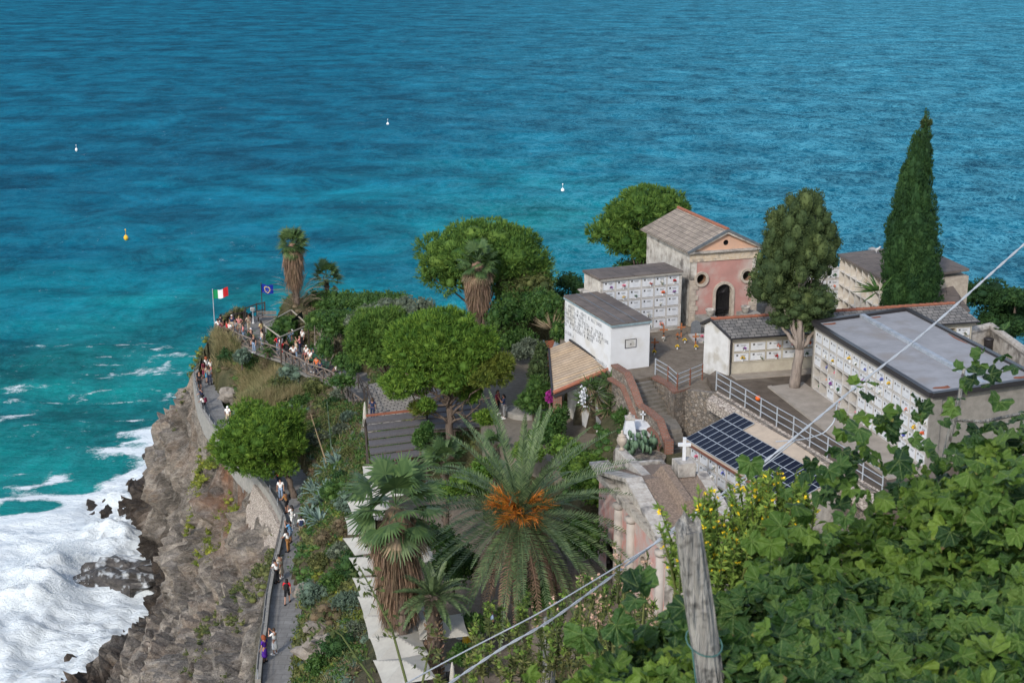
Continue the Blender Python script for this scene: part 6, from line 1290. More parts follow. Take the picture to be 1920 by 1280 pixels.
s_ = sphere_pts(30); s_[:, 2] = np.abs(s_[:, 2]) * .5; sp_ = thing('spiky_plant', 'dark arching strap leaves sticking out left of the tall cypress', 'plant', UY(1640, 580, 88)); foliage('leaves', blades(np.repeat(UY(1648, 545, 88)[None], 30, 0), nrm(s_ + A(-.5, 0, 0)), 1, 1.5, .14, .2), m_hedge, sp_)
# agaves
def agave(label, p, n, L, flat=.35):
    t = thing('agave', label, 'agave', p, 'agaves on the slope'); s_ = sphere_pts(n); s_[:, 2] = np.abs(s_[:, 2]) * 1.1 + .1; s_ = nrm(s_); Q = []
    for d in s_:
        w = nrm(np.cross(d, A(0, 0, 1))) * .09; a = p + d * .05; m1 = p + d * L * .5; m2 = p + d * L * .85 + A(0, 0, -.1 * L * (1 - d[2])); tip = p + d * L * 1.1 + A(0, 0, -.3 * L * (1 - d[2])); up = nrm(np.cross(w, d)) * .04
        for u0, u1, f0, f1 in ((a, m1, .7, 1.1), (m1, m2, 1.1, .7), (m2, tip, .7, .05)): Q.append([u0 - w * f0 + up, u0, u1, u1 - w * f1 + up]); Q.append([u0, u0 + w * f0 + up, u1 + w * f1 + up, u1])
    V = np.array(Q).reshape(-1, 3); foliage('leaves', (V, np.arange(len(V)).reshape(-1, 4)), m_agave, t); return t
def gp_(px, py, z0=24.0):      # the ground seen at a pixel
    ys = np.linspace(60, 140, 321); p = np.array([UY(px, py, y) for y in ys]); g = ground(p[:, :2]); i = np.where(p[:, 2] < g)[0]; i = i[0] if len(i) else len(ys) // 2; return A(p[i][0], p[i][1], g[i])
agave('blue-green agave with upright leaves on the middle of the slope', gp_(632, 874) + A(0, 0, .1), 26, 1.25)
agave('flat grey agave left of the upright one', gp_(612, 888) + A(0, 0, .1), 12, 1.0)
for k, (x, y) in enumerate(((590, 930), (604, 950), (585, 975), (600, 985), (612, 930))): agave(['grey agave at the top of the clump beside the path', 'grey agave at the right of the clump beside the path', 'grey agave leaning onto the path', 'lowest grey agave of the clump beside the path', 'grey agave nearest the upright blue-green one'][k], gp_(x, y) + A(0, 0, .1), 30, 1.15)
for k, (x0, y0, x1, y1, lab) in enumerate(((614, 874, 582, 775, 'dry brown agave flower stalk leaning left on the slope'), (622, 850, 613, 752, 'slim green agave flower stalk on the slope'))):
    a_ = gp_(x0, y0); c_ = UY(x1, y1, a_[1] + .5); t = thing('flower_stalk', lab, 'flower stalk', a_); b = MB(); b.tube([a_, (a_ + c_) / 2, c_], [.07, .05, .025], 6); b.build('stalk', m_paledead if k == 0 else m_greygreen, t)
    Ps = [a_ + (c_ - a_) * random.uniform(.55, 1) + A(random.uniform(-.7, .7), random.uniform(-.5, .5), 0) for _ in range(16)]; foliage('seed_heads', blades(np.array(Ps).repeat(8, 0) + R.normal(0, .08, (128, 3)), sphere_pts(128), 2, .2, .06, .5), m_scrub, t)
ct = thing('prickly_pear', 'prickly pear cactus on the stone bed behind the mausoleum', 'cactus', U(1200, 850, 33.2)); b = MB(); rng = random.Random(2)
for k in range(46):
    c = U(1200, 850, 33.2) + A(rng.uniform(-.85, .85), rng.uniform(-.6, .6), rng.uniform(.15, 1.25)); a_ = rng.uniform(0, 3.14); M3 = Matrix.Rotation(a_, 3, 'Z') @ Matrix.Rotation(rng.uniform(-.5, .5), 3, 'Y')
    vs = []; 
    for th, hx in ((0, .035), (0, -.035)):
        vs += [tuple(M3 @ Vector((.17 * math.cos(t_), hx, .24 * math.sin(t_))) + Vector(c)) for t_ in np.linspace(0, 6.283, 9)[:-1]]
    b.add(vs, [tuple(range(8)), tuple(range(15, 7, -1))] + [(i, 8 + i, 8 + (i + 1) % 8, (i + 1) % 8) for i in range(8)])
b.build('pads', m_cactus, ct, True)

kinds = [('dark green', m_hedge), ('grey green', m_greygreen), ('brown dry', m_brownbrush), ('silvery', m_olive), ('mixed green', m_scrub), ('very dark', m_cyp)]
sp_px = [(600, 1262), (640, 1230), (585, 1205), (668, 1195), (615, 1170), (650, 1145), (590, 1130), (628, 1105), (660, 1080), (600, 1068), (640, 1045), (612, 1020), (642, 1000), (655, 960), (630, 935), (640, 905), (655, 860), (600, 830), (640, 815), (590, 790), (655, 790), (560, 760), (620, 765), (525, 735), (590, 735), (640, 748), (500, 700), (545, 715), (470, 690), (430, 680)]
for k, (x, y) in enumerate(sp_px):
    kn, km = kinds[(k * 5 + k // 6) % 6]; c = gp_(x, y); r_ = R.uniform(.55, 1.15); t_lab = '%s bush on the slope above the path, %s' % (kn, (ORD[k] if k < 20 else ORD[k - 20] + ' above the agaves') + ' from below' if k < 20 else 'number %s down from the terrace fence' % ['ten', 'nine', 'eight', 'seven', 'six', 'five', 'four', 'three', 'two', 'one'][k - 20])
    bush(t_lab, [(c[0], c[1], c[2] + r_ * .45, r_ * 1.1, r_, r_ * .8), (c[0] + r_ * .7, c[1] + .2, c[2] + r_ * .3, r_ * .6, r_ * .6, r_ * .5)], km, 620, 6, .17, .07 if kn != 'brown dry' else .03, group='shrubs on the slope')
for k, (x, y, r_) in enumerate(((600, 1222, 1.3), (575, 1110, .8), (600, 1190, 1.0), (432, 745, 1.1))):
    c = gp_(x, y); V = []; n1, n2 = 16, 10
    for i in range(n2 + 1):
        for j in range(n1):
            ph = math.pi * i / n2; th = 2 * math.pi * j / n1; d = A(math.sin(ph) * math.cos(th), math.sin(ph) * math.sin(th), math.cos(ph)); f1, f2, iv = worley(np.array([d * 1.3 + k * 5 + 3])); V.append(c + d * r_ * A(1.1, .9, .8) * (.8 + .5 * float(iv[0]) - .25 * float(f1[0])))
    t = thing('rock', ['grey rock outcrop low on the slope by the path', 'small grey rock at the path edge', 'rock just above the largest outcrop on the slope', 'pale rock at the inner edge of the far path'][k], 'rock', c, 'rocks on the slope'); b = MB(); b.add(V, [(i * n1 + j, (i + 1) * n1 + j, (i + 1) * n1 + (j + 1) % n1, i * n1 + (j + 1) % n1) for i in range(n2) for j in range(n1)]); b.build('stone', mat('slope_rock', (.15, .13, .11), (.27, .24, .205), 2.2, .95, 1, 5), t)
# ground vegetation nobody could count
def scatter(name, label, m, pts, size, k, ln, wd, spread, up, hgt=.6, flat=.8):
    n = len(pts); s = sphere_pts(n * k); s[:, 2] = np.abs(s[:, 2]); sz = np.repeat(size * R.uniform(.5, 1.3, n), k)[:, None]
    P = np.repeat(pts, k, 0) + s * sz * A(1, 1, hgt) * R.uniform(.6, 1, (n * k, 1)); V, F = blades(P, nrm(s * flat + A(0, 0, up)), 3, ln, wd, spread, 0, .03)
    c = np.column_stack([pts, np.repeat(size * .75, n), np.repeat(size * .75, n), np.repeat(size * .75 * hgt, n)])
    V2, F2 = cores(c, .8); Vv, Ff = join([(V, F), (V2, F2)]) if up < .9 else (V, F)
    o = link(name, rawmesh(name, Vv, Ff, m)); return tag(o, label, None, None, 'stuff')
def sample(n, x0, x1, y0, y1, cond=None, margin=.06, noise=None, thr=0.0, sc=.15, seed=0):
    P = np.c_[R.uniform(x0, x1, n), R.uniform(y0, y1, n)]; ok = np.ones(len(P), bool)
    for poly, z in pads: ok &= ~inside(P, poly); ok &= seg_dist(P, [A(*q) for q in poly + poly[:1]]) > margin
    if noise is not None: ok &= fbm(np.c_[P * sc, np.full(n, noise)], 3) > thr
    P = P[ok]; z = ground(P, False); Q = np.c_[P, z]
    if cond is not None: Q = Q[cond(Q)]
    return Q
def pathx(y): return np.interp(y, [60, 71.6, 81.5, 91.4, 97, 104, 113, 118, 124, 130, 136], [-12, -12, -13.4, -14.4, -15.3, -16.6, -23.5, -25, -27.5, -28.2, -27.5])
slope = lambda Q: (Q[:, 0] > pathx(Q[:, 1]) - .2) & (Q[:, 0] < 60)
sl1 = dict(x0=-30, x1=-8, y0=60, y1=136, cond=slope)
scatter('green_scrub', 'low green scrub on the slope above the path', m_scrub, sample(5600, **sl1, noise=1., thr=-.12), .50, 11, .20, .09, .7, .3)
scatter('dark_scrub', 'dark green scrub on the slope above the path', m_hedge, sample(3000, **sl1, noise=4., thr=.0), .62, 13, .20, .09, .7, .3)
scatter('brown_brush', 'brown brush on the slope above the path', m_brownbrush, sample(4800, **sl1, noise=7., thr=-.08), .44, 12, .22, .04, .8, .5)
scatter('grey_scrub', 'grey green scrub on the slope above the path', m_greygreen, sample(3000, **sl1, noise=11., thr=.0), .5, 12, .18, .06, .7, .3)
dg = lambda Q: slope(Q) & (Q[:, 1] > 112) & (Q[:, 0] < -18) & (Q[:, 2] < 26)
scatter('dry_grass', 'tall dry grass on the cliff below the lookout', m_grass, sample(9000, -31, -17, 110, 137, dg, .1, noise=50., thr=-.02, sc=.3), .3, 8, .95, .03, .4, 2.0, .3)
scatter('dry_grass', 'tall dry grass tufts scattered on the slope', m_grass, sample(1400, **sl1, noise=14., thr=.12), .25, 8, .6, .03, .4, 1.6, .3)
scatter('yellow_flowering_scrub', 'yellow flowering scrub near the parasols', mat('yellow_green_leaves', (.20, .22, .03), (.13, .17, .03), 1, isl=.4, leaf=.2), sample(420, -13, -8.5, 60, 100, slope, noise=21., thr=.1), .35, 9, .18, .07, .7, .3)
pl_ = lambda Q: (Q[:, 2] > 20)
scatter('plateau_scrub', 'scrub covering the top of the headland', m_scrub, sample(5200, -18, 12, 84, 140, pl_), .45, 9, .2, .09, .7, .3)
scatter('plateau_scrub', 'dark undergrowth between the gardens', m_hedge, sample(3600, -14, 14, 74, 135, pl_, noise=3., thr=-.1), .5, 10, .2, .09, .7, .3)
cl = lambda Q: (Q[:, 0] < pathx(Q[:, 1]) - 1.8) & (Q[:, 2] > 11) & (Q[:, 0] > pathx(Q[:, 1]) - 11)
cp_ = sample(5200, -42, -13, 60, 146, cl, .3, noise=31., thr=.12, sc=.2); cp_ = cp_[cp_[:, 2] > 14.0]
scatter('cliff_plants', 'green plants growing on the cliff rocks', m_scrub, cp_ + A(0, 0, .25), .28, 8, .17, .08, .7, .3)
cq = sample(2600, -34, -22, 104, 134, lambda Q: (Q[:, 0] < pathx(Q[:, 1]) - .8) & (Q[:, 2] > 12), .2, noise=36., thr=-.08, sc=.2)
scatter('cliff_plants', 'yellow green plants hanging below the bend of the path', mat('yellow_green_leaves', (.2, .2, .05)), cq + A(0, 0, .3), .38, 9, .2, .08, .7, .3)
scatter('right_slope_scrub', 'scrub on the seaward slope right of the cemetery', m_hedge, sample(2600, 26, 60, 60, 125, lambda Q: Q[:, 2] > 15), .6, 9, .25, .11, .7, .3)
lowr = lambda Q: (Q[:, 2] < 54)
scatter('hillside_scrub', 'scrub on the hillside below the vineyard', m_scrub, sample(4600, -6, 30, 10, 62, lowr), .42, 9, .16, .06, .7, .5)
scatter('hillside_brush', 'dry brush on the hillside below the vineyard', m_brownbrush, sample(2600, -6, 24, 10, 60, lowr, noise=2., thr=0), .4, 9, .3, .03, .6, .9)
# ------------------------------------------------------------------ people
def skinmesh(name, nodes, edges, sub=1):
    me = bpy.data.meshes.new(name); me.from_pydata([n[0] for n in nodes], edges, []); o = bpy.data.objects.new(name, me); C.objects.link(o)
    sk = o.modifiers.new('s', 'SKIN'); sv = me.skin_vertices[0].data
    for i, n in enumerate(nodes): sv[i].radius = (n[1], n[2] if len(n) > 2 else n[1]); sv[i].use_root = (i == 0)
    if sub: s = o.modifiers.new('u', 'SUBSURF'); s.levels = sub; s.render_levels = sub
    bpy.context.view_layer.update(); dg = bpy.context.evaluated_depsgraph_get(); r = bpy.data.meshes.new_from_object(o.evaluated_get(dg)); r.name = name
    bpy.data.objects.remove(o); r.polygons.foreach_set('use_smooth', np.ones(len(r.polygons), bool)); r.materials.append(None) if not r.materials else None; return r
def pose(kind):
    """joints of a 1.7 m figure facing +y"""
    P = dict(pel=(0, 0, .93), wst=(0, 0, 1.08), chs=(0, .01, 1.27), nk=(0, 0, 1.44), hd=(0, .02, 1.56), tp=(0, .02, 1.68))
    for s, n in ((-1, 'L'), (1, 'R')):
        P['sh' + n] = (s * .18, 0, 1.40); P['el' + n] = (s * .24, -.01, 1.13); P['wr' + n] = (s * .25, .08, .89); P['hp' + n] = (s * .09, 0, .90); P['kn' + n] = (s * .10, .02, .49); P['an' + n] = (s * .11, -.02, .08); P['to' + n] = (s * .13, .14, .03)
        if kind == 'photo': P['el' + n] = (s * .25, .20, 1.20); P['wr' + n] = (s * .08, .34, 1.46)
        if kind == 'lean': P['el' + n] = (s * .24, .20, 1.14); P['wr' + n] = (s * .14, .42, 1.02)
        if kind == 'hip': P['el' + n] = (s * .38, -.02, 1.18); P['wr' + n] = (s * .17, .08, 1.02)
        if kind == 'walk': P['kn' + n] = (s * .10, .16 * s + .04, .49); P['an' + n] = (s * .11, .24 * s - .06, .09); P['to' + n] = (s * .12, .24 * s + .08, .03); P['wr' + n] = (s * .26, -.18 * s + .06, .91); P['el' + n] = (s * .25, -.10 * s, 1.14)
        if kind == 'sit': P['kn' + n] = (s * .14, .44, .95 - .02); P['an' + n] = (s * .15, .46, .50); P['to' + n] = (s * .15, .62, .46); P['el' + n] = (s * .24, .08, 1.16); P['wr' + n] = (s * .12, .30, 1.03)
    if kind == 'lean': P['chs'] = (0, .07, 1.26); P['nk'] = (0, .13, 1.41); P['hd'] = (0, .18, 1.52); P['tp'] = (0, .20, 1.64); P['shL'] = (-.18, .10, 1.37); P['shR'] = (.18, .10, 1.37)
    if kind == 'sit': P = {k: (v[0], v[1], v[2] - .44) for k, v in P.items()}
    return P
def person_meshes(kind):
    P = pose(kind); N = []; E = []; ix = {}
    def nd(k, r, r2=None, p=None): ix[k] = len(N); N.append((p or P[k], r, r2 or r)); return ix[k]
    def ed(a, b): E.append((ix[a], ix[b]))
    nd('pel', .13, .10); nd('wst', .115, .085); nd('chs', .15, .10); nd('nk', .05); nd('hd', .075, .085); nd('tp', .055, .06); ed('pel', 'wst'); ed('wst', 'chs'); ed('chs', 'nk'); ed('nk', 'hd'); ed('hd', 'tp')
    h = A(*P['hd']); ix['ns'] = len(N); N.append((tuple(h + A(0, .10, -.01)), .014, .018)); ed('hd', 'ns')
    for s, n in ((-1, 'L'), (1, 'R')):
        ix['ea' + n] = len(N); N.append((tuple(h + A(s * .085, -.01, 0)), .012, .02)); ed('hd', 'ea' + n)
        nd('sh' + n, .06); nd('el' + n, .042); nd('wr' + n, .028); ed('chs', 'sh' + n); ed('sh' + n, 'el' + n); ed('el' + n, 'wr' + n)
        w = A(*P['wr' + n]); d = nrm(w - A(*P['el' + n])); pm = w + d * .05; ix['pm' + n] = len(N); N.append((tuple(pm), .034, .018)); ed('wr' + n, 'pm' + n); sd = nrm(np.cross(d, A(0, 1, .3)))
        for q, (o, L_) in enumerate(((-.028, .075), (-.010, .085), (.010, .08), (.027, .062))):
            a = pm + d * .045 + sd * o; m = a + d * L_ * .5; e = a + nrm(d + A(0, .25, -.1)) * L_; b0 = len(N); N.extend([(tuple(a), .009), (tuple(m), .0085), (tuple(e), .007)]); E.extend([(ix['pm' + n], b0), (b0, b0 + 1), (b0 + 1, b0 + 2)])
        a = w + d * .03 - sd * .035; b0 = len(N); N.extend([(tuple(a), .011), (tuple(a + d * .045 - sd * .012), .009)]); E.extend([(ix['pm' + n], b0), (b0, b0 + 1)])
        nd('hp' + n, .085); nd('kn' + n, .058); nd('an' + n, .038); nd('to' + n, .03); ed('pel', 'hp' + n); ed('hp' + n, 'kn' + n); ed('kn' + n, 'an' + n); ed('an' + n, 'to' + n)
    out = {'body': skinmesh('body_' + kind, N, E)}
    g = 1.22; sh = [(P['pel'], .15, .115), (P['wst'], .145, .11), (P['chs'], .175, .125), (tuple((A(*P['chs']) + A(*P['nk'])) / 2 + A(0, 0, .01)), .09, .08)]; se = [(0, 1), (1, 2), (2, 3)]
    for n in 'LR':
        b0 = len(sh); e = A(*P['el' + n]); s_ = A(*P['sh' + n]); sh += [(tuple(s_), .078), (tuple(s_ + (e - s_) * .8), .062)]; se += [(2, b0), (b0, b0 + 1)]
    out['shirt'] = skinmesh('shirt_' + kind, sh, se)
    for nm, fr_, rr in (('trousers', .93, 1.0), ('shorts', .0, 1.25)):
        tr = [(P['pel'], .145, .115)]; te = []
        for n in 'LR':
            b0 = len(tr); k = A(*P['kn' + n]); a = A(*P['an' + n]); hp = A(*P['hp' + n]); tr += [(tuple(hp), .10), (tuple(k), .07 * rr)]; te += [(0, b0), (b0, b0 + 1)]
            if fr_: tr.append((tuple(k + (a - k) * fr_), .058)); te.append((b0 + 1, b0 + 2))
        out[nm] = skinmesh(nm + '_' + kind, tr, te)
    pl = A(*P['pel']); kn = (A(*P['knL']) + A(*P['knR'])) / 2; an = (A(*P['anL']) + A(*P['anR'])) / 2
    out['skirt'] = skinmesh('skirt_' + kind, [(tuple(pl + A(0, 0, .06)), .145, .115), (tuple((pl + kn) / 2), .19, .15), (tuple(kn * .45 + an * .55), .23, .18)], [(0, 1), (1, 2)])
    b = MB(); h = A(*P['hd']); n_ = 12
    def cap(low, back, r):
        vs = []; fs = []
        for i in range(7):
            ph = i / 6 * 1.0
            for j in range(n_):
                th = 2 * math.pi * j / n_; f = math.sin(th); z = r * 1.15 * math.cos(ph * (1.2 if f > .2 else low)); q = r * math.sin(min(1.57, ph * (1.2 if f > .2 else 1.57)))
                vs.append(tuple(h + A(q * math.cos(th), q * f * 1.08 - (back * ph if f < .2 else 0), z + .02)))
        fs = [(i * n_ + j, i * n_ + (j + 1) % n_, (i + 1) * n_ + (j + 1) % n_, (i + 1) * n_ + j) for i in range(6) for j in range(n_)]; return vs, fs
    for nm, low, back, r in (('hair', 1.9, .0, .108), ('long_hair', 2.6, .05, .115), ('curly_hair', 2.0, .0, .16)):
        vs, fs = cap(low, back, r); m = rawmesh(nm + '_' + kind, np.array(vs), fs, [None], None, None, True); out[nm] = m
    b = MB()
    for n in 'LR': a = A(*P['an' + n]); t_ = A(*P['to' + n]); b.bar(a + A(0, -.05, -.03), t_ + A(0, .05, 0), .085, .08)
    out['shoes'] = rawmesh('shoes_' + kind, b.V, b.F, [None], None, b.UV)
    for k_, m in out.items():
        if not m.materials: m.materials.append(None)
    return out
PM = {}
def cm(c, r=.85): return mat('cloth_%02d_%02d_%02d' % tuple(int(x * 100) for x in c), c, rough=r)
SKIN = [mat('skin_light', (.42, .23, .16), rough=.6), mat('skin_tan', (.30, .15, .095), rough=.6)]
HAIR = dict(black=(.012, .010, .010), brown=(.05, .028, .015), blond=(.30, .20, .09), red=(.22, .055, .02), white=(.62, .6, .57), grey=(.3, .3, .3), cap=(.75, .74, .72), navycap=(.02, .03, .09), bald=None)
COL = dict(white=(.72, .72, .70), black=(.015, .015, .018), navy=(.02, .03, .075), purple=(.07, .015, .26), red=(.55, .02, .03), beige=(.45, .37, .27), khaki=(.27, .22, .14), blue=(.09, .24, .42), brown=(.32, .155, .05), denim=(.22, .30, .42), grey=(.22, .22, .22), maroon=(.14, .015, .04), pink=(.58, .22, .22), yellow=(.62, .48, .22), turq=(.03, .32, .55), teal=(.10, .38, .38), cream=(.6, .53, .43), darkgreen=(.02, .10, .05), orange=(.6, .14, .04))
def person(px, py, z, kind, face, top, bot, low, hair, label, sh=1.0, pack=None, seat=.44, pos=None):
    if kind not in PM: PM[kind] = person_meshes(kind)
    P = PM[kind]; loc = U(px, py, z) if pos is None else A(*pos); t = thing('person', label, 'person', loc, None, math.radians(face)); t.scale = (sh,) * 3
    def part(nm, key, m): o = link(nm, P[key], t); o.material_slots[0].link = 'OBJECT'; o.material_slots[0].material = m; return o
    part('body', 'body', SKIN[(px + py) % 2]); part('shirt', 'shirt', cm(COL[top])); part(low if low != 'skirt' else 'skirt', low, cm(COL[bot])); part('shoes', 'shoes', cm(COL['white' if (px % 3) == 0 else 'black']))
    if HAIR[hair] is not None: key = 'long_hair' if (hair in ('brown', 'black', 'blond') and px % 2) else ('curly_hair' if hair == 'red' else 'hair'); part('hair' if hair not in ('cap', 'navycap') else 'cap', key, mat('hair_' + hair, HAIR[hair], rough=.7))
    if pack:
        cz = (1.24 if kind != 'sit' else .80) * sh; a = math.radians(face); q = loc + A(math.sin(a) * .21 * sh, -math.cos(a) * .21 * sh, cz - .22)
        bp = thing('backpack', '%s backpack worn by the %s' % (pack, label.split(' ', 1)[0] + ' ' + ' '.join(label.split(' ')[1:6])), 'backpack', q, None, a)
        b = MB(); b.box((0, 0, .22), (.28, .15, .42)); b.build('bag', cm(COL[pack]), bp, local=True, bevel=.04); b = MB(); b.box((0, -.09, .14), (.2, .06, .2)); b.build('pocket', cm(COL[pack]), bp, local=True, bevel=.02)
    return t
for a in (
 (497, 1241, PZ, 'stand', 60, 'purple', 'purple', 'skirt', 'red', 'person in a long purple dress with curly red hair by the path railing'),
 (516, 1226, PZ, 'photo', 60, 'white', 'white', 'skirt', 'brown', 'person in a long white dress taking a photo beside the purple dress'),
 (539, 1131, PZ, 'walk', 0, 'red', 'black', 'shorts', 'black', 'person in red shirt and black shorts walking up the coastal path', 1.0, 'black'),
 (520, 1093, PZ, 'lean', 50, 'white', 'black', 'trousers', 'black', 'person in white top and black trousers leaning on the path railing'),
 (528, 1083, PZ, 'lean', 60, 'beige', 'beige', 'skirt', 'black', 'person in a beige dress behind the leaning person in black trousers'),
 (541, 1034, PZ, 'lean', 70, 'white', 'brown', 'trousers', 'black', 'person in white shirt and brown trousers at the path railing'),
 (545, 1017, PZ, 'photo', 70, 'blue', 'denim', 'shorts', 'black', 'person in a bright blue shirt pointing a camera at the sea'),
 (566, 1009, PZ, 'walk', 10, 'white', 'khaki', 'trousers', 'black', 'person with a dark backpack and grey hair walking uphill beside the agaves', 1.0, 'navy'),
 (549, 988, PZ, 'photo', 60, 'white', 'white', 'trousers', 'black', 'person all in white holding up a phone above the blue shirt'),
 (538, 961, PZ, 'lean', 70, 'brown', 'black', 'shorts', 'black', 'person in a mustard brown jacket leaning on the path railing', 1.0, 'black'),
 (527, 937, PZ, 'stand', 180, 'white', 'denim', 'trousers', 'black', 'person in white blouse and pale jeans below the leaning pine'),
 (523, 915, PZ, 'stand', 30, 'red', 'navy', 'trousers', 'black', 'person in dark red top in the shade of the leaning pine'),
 (383, 774, PZ, 'lean', 70, 'white', 'black', 'trousers', 'black', 'person in white with dark shoulder bag at the far path railing', 1.0, 'maroon'),
 (380, 760, PZ, 'lean', 70, 'navy', 'black', 'trousers', 'brown', 'person in navy jacket at the far path railing'),
 (375, 730, PZ, 'stand', 10, 'black', 'black', 'shorts', 'bald', 'bald person in black shirt and shorts at the bend of the path'),
 (389, 717, PZ, 'stand', 60, 'beige', 'turq', 'shorts', 'brown', 'person in turquoise shorts in the group at the bend of the path'),
 (394, 721, PZ, 'stand', 20, 'grey', 'navy', 'trousers', 'black', 'person in navy trousers in the group at the bend of the path'),
 (383, 708, PZ, 'stand', 60, 'maroon', 'maroon', 'skirt', 'black', 'person in a dark red dress in the group at the bend of the path'),
 (396, 705, PZ, 'stand', 40, 'white', 'pink', 'skirt', 'blond', 'blond person in white top in the group at the bend of the path'),
 (388, 701, PZ, 'stand', 50, 'white', 'denim', 'trousers', 'red', 'person in white with big curly hair in the group at the bend of the path'),
 (428, 796, PZ, 'walk', 0, 'white', 'beige', 'trousers', 'cap', 'person with a white hat half hidden behind the leaning pine'),
 (411, 629, TZ, 'lean', 40, 'white', 'khaki', 'trousers', 'black', 'person in white shirt and khaki trousers at the railing by the flagpole'),
 (418, 633, TZ, 'lean', 50, 'maroon', 'navy', 'trousers', 'black', 'person in maroon sweater leaning over the terrace railing'),
 (427, 634, TZ, 'stand', 120, 'red', 'black', 'shorts', 'brown', 'person in a bright red top second group at the terrace railing'),
 (432, 636, TZ, 'stand', 140, 'white', 'khaki', 'trousers', 'bald', 'bald person in white shirt and khaki trousers on the terrace'),
 (443, 632, TZ, 'stand', 150, 'grey', 'grey', 'skirt', 'black', 'person in a pale grey dress on the terrace'),
 (449, 625, TZ, 'hip', 200, 'pink', 'beige', 'shorts', 'blond', 'person in pink striped top near the dark timber fence'),
 (467, 622, TZ, 'hip', 230, 'beige', 'beige', 'trousers', 'brown', 'person in beige leaning near the coin binoculars'),
 (472, 648, TZ, 'photo', 150, 'black', 'black', 'shorts', 'cap', 'person in black with white cap taking a photo on the terrace', 1.0),
 (477, 661, TZ, 'stand', 150, 'black', 'denim', 'trousers', 'blond', 'long-haired person in black top and pale jeans near the cycads'),
 (491, 634, TZ, 'hip', 60, 'yellow', 'black', 'skirt', 'black', 'person in pale yellow top standing behind the pergola post'),
 (492, 652, TZ, 'stand', 120, 'cream', 'denim', 'trousers', 'black', 'person in cream jacket below the one in yellow'),
 (522, 662, TZ, 'hip', 30, 'red', 'denim', 'trousers', 'navycap', 'person in red shirt with navy backpack and blue cap', 1.0, 'navy'),
 (528, 664, TZ, 'stand', 60, 'white', 'red', 'trousers', 'brown', 'person in white shirt and red trousers by the pergola post'),
 (532, 650, TZ, 'stand', 150, 'red', 'black', 'trousers', 'black', 'person in dark red shirt in the middle of the terrace crowd'),
 (539, 670, TZ, 'photo', 170, 'black', 'black', 'trousers', 'black', 'person all in black photographing over the railing'),
 (551, 680, TZ, 'hip', 190, 'white', 'black', 'shorts', 'black', 'person in white shirt and black shorts nearest the railing in the crowd'),
 (543, 652, TZ, 'stand', 170, 'denim', 'denim', 'trousers', 'brown', 'person in pale blue in the crowd'),
 (538, 640, TZ, 'stand', 150, 'navy', 'navy', 'trousers', 'black', 'person in a navy suit under the shade net'),
 (549, 650, TZ, 'photo', 130, 'denim', 'grey', 'trousers', 'cap', 'person in pale blue shirt with cap under the shade net'),
 (508, 655, TZ, 'stand', 200, 'white', 'navy', 'trousers', 'black', 'person in white shirt just left of the pergola post'),
 (515, 648, TZ, 'hip', 160, 'grey', 'black', 'trousers', 'brown', 'person in grey shirt behind the one with the navy backpack'),
 (556, 672, TZ, 'stand', 120, 'beige', 'denim', 'trousers', 'blond', 'blond person in beige between the photographer and the benches'),
 (436, 622, TZ, 'stand', 170, 'navy', 'beige', 'shorts', 'cap', 'person in navy with a white cap behind the terrace railing group'),
 (457, 640, TZ, 'hip', 100, 'pink', 'denim', 'trousers', 'brown', 'person in pink beside the cycad by the railing'),
 (415, 621, TZ, 'stand', 330, 'black', 'grey', 'trousers', 'black', 'person in black facing the sea beside the silver flagpole'),
 (568, 650, TZ, 'stand', 140, 'white', 'black', 'trousers', 'grey', 'grey-haired person in white under the pruned tree'),
 (563, 663, TZ, 'photo', 90, 'pink', 'navy', 'trousers', 'bald', 'person in pink shirt gesturing beside the benches'),
 (945, 784, PLZ, 'photo', 100, 'navy', 'grey', 'trousers', 'black', 'person in navy top and patterned grey trousers on the plaza'),
 (933, 776, PLZ, 'stand', 240, 'maroon', 'black', 'trousers', 'brown', 'person in dark clothes facing the one in patterned trousers'),
 (934, 668, PLZ, 'hip', 150, 'navy', 'black', 'trousers', 'bald', 'elderly bald person in navy shirt at the plaza hedge'),
 (666, 606, 26.6, 'stand', 200, 'teal', 'beige', 'shorts', 'grey', 'grey-haired person in teal between the olive shrubs'),
 (743, 901, RZ, 'stand', 100, 'white', 'black', 'trousers', 'black', 'waiter in white shirt and black trousers under the thatched roof edge'),
 (699, 786, 27.0, 'stand', 0, 'navy', 'navy', 'trousers', 'brown', 'person in navy beside the closed parasol'),
 (922, 1197, 27.3, 'hip', 100, 'denim', 'black', 'trousers', 'brown', 'person in pale blue patterned shirt under the date palm fronds')):
    person(*a)
# seated people and their benches
def bench_at(p, rz, label, group=None, L=1.6, m=None):
    t = thing('bench', label, 'bench', p, group, rz)
    for k in range(4): b = MB(); b.box((0, -.16 + k * .12, .43), (L, .10, .04)); b.build('seat_slat', m or m_wood, t, local=True)
    for s in (-1, 1): b = MB(); b.box((s * L * .42, 0, .20), (.08, .44, .41)); b.build('leg', m_darkwood, t, local=True)
    for k in range(3): b = MB(); b.box((0, -.27 - k * .02, .58 + k * .13), (L, .03, .10)); b.build('back_slat', m or m_wood, t, local=True)
    return t
seats = [(575, 672, 'white', 'pink', 'cap', 'shorts', 'seated person with white cap and pink bag on the first bench'), (582, 680, 'white', 'beige', 'blond', 'shorts', 'seated person in white with bare legs on the benches'), (588, 678, 'navy', 'black', 'navycap', 'shorts', 'seated person in navy with a purple cap on the benches'), (594, 694, 'orange', 'navy', 'brown', 'trousers', 'seated person in orange scarf at the lower end of the benches'), (601, 700, 'navy', 'navy', 'brown', 'trousers', 'seated person in navy at the lower end of the benches')]
for k, (x, y, tp_, bt, hr, lw, lab) in enumerate(seats): person(x, y, TZ, 'sit', 150, tp_, bt, lw, hr, lab)
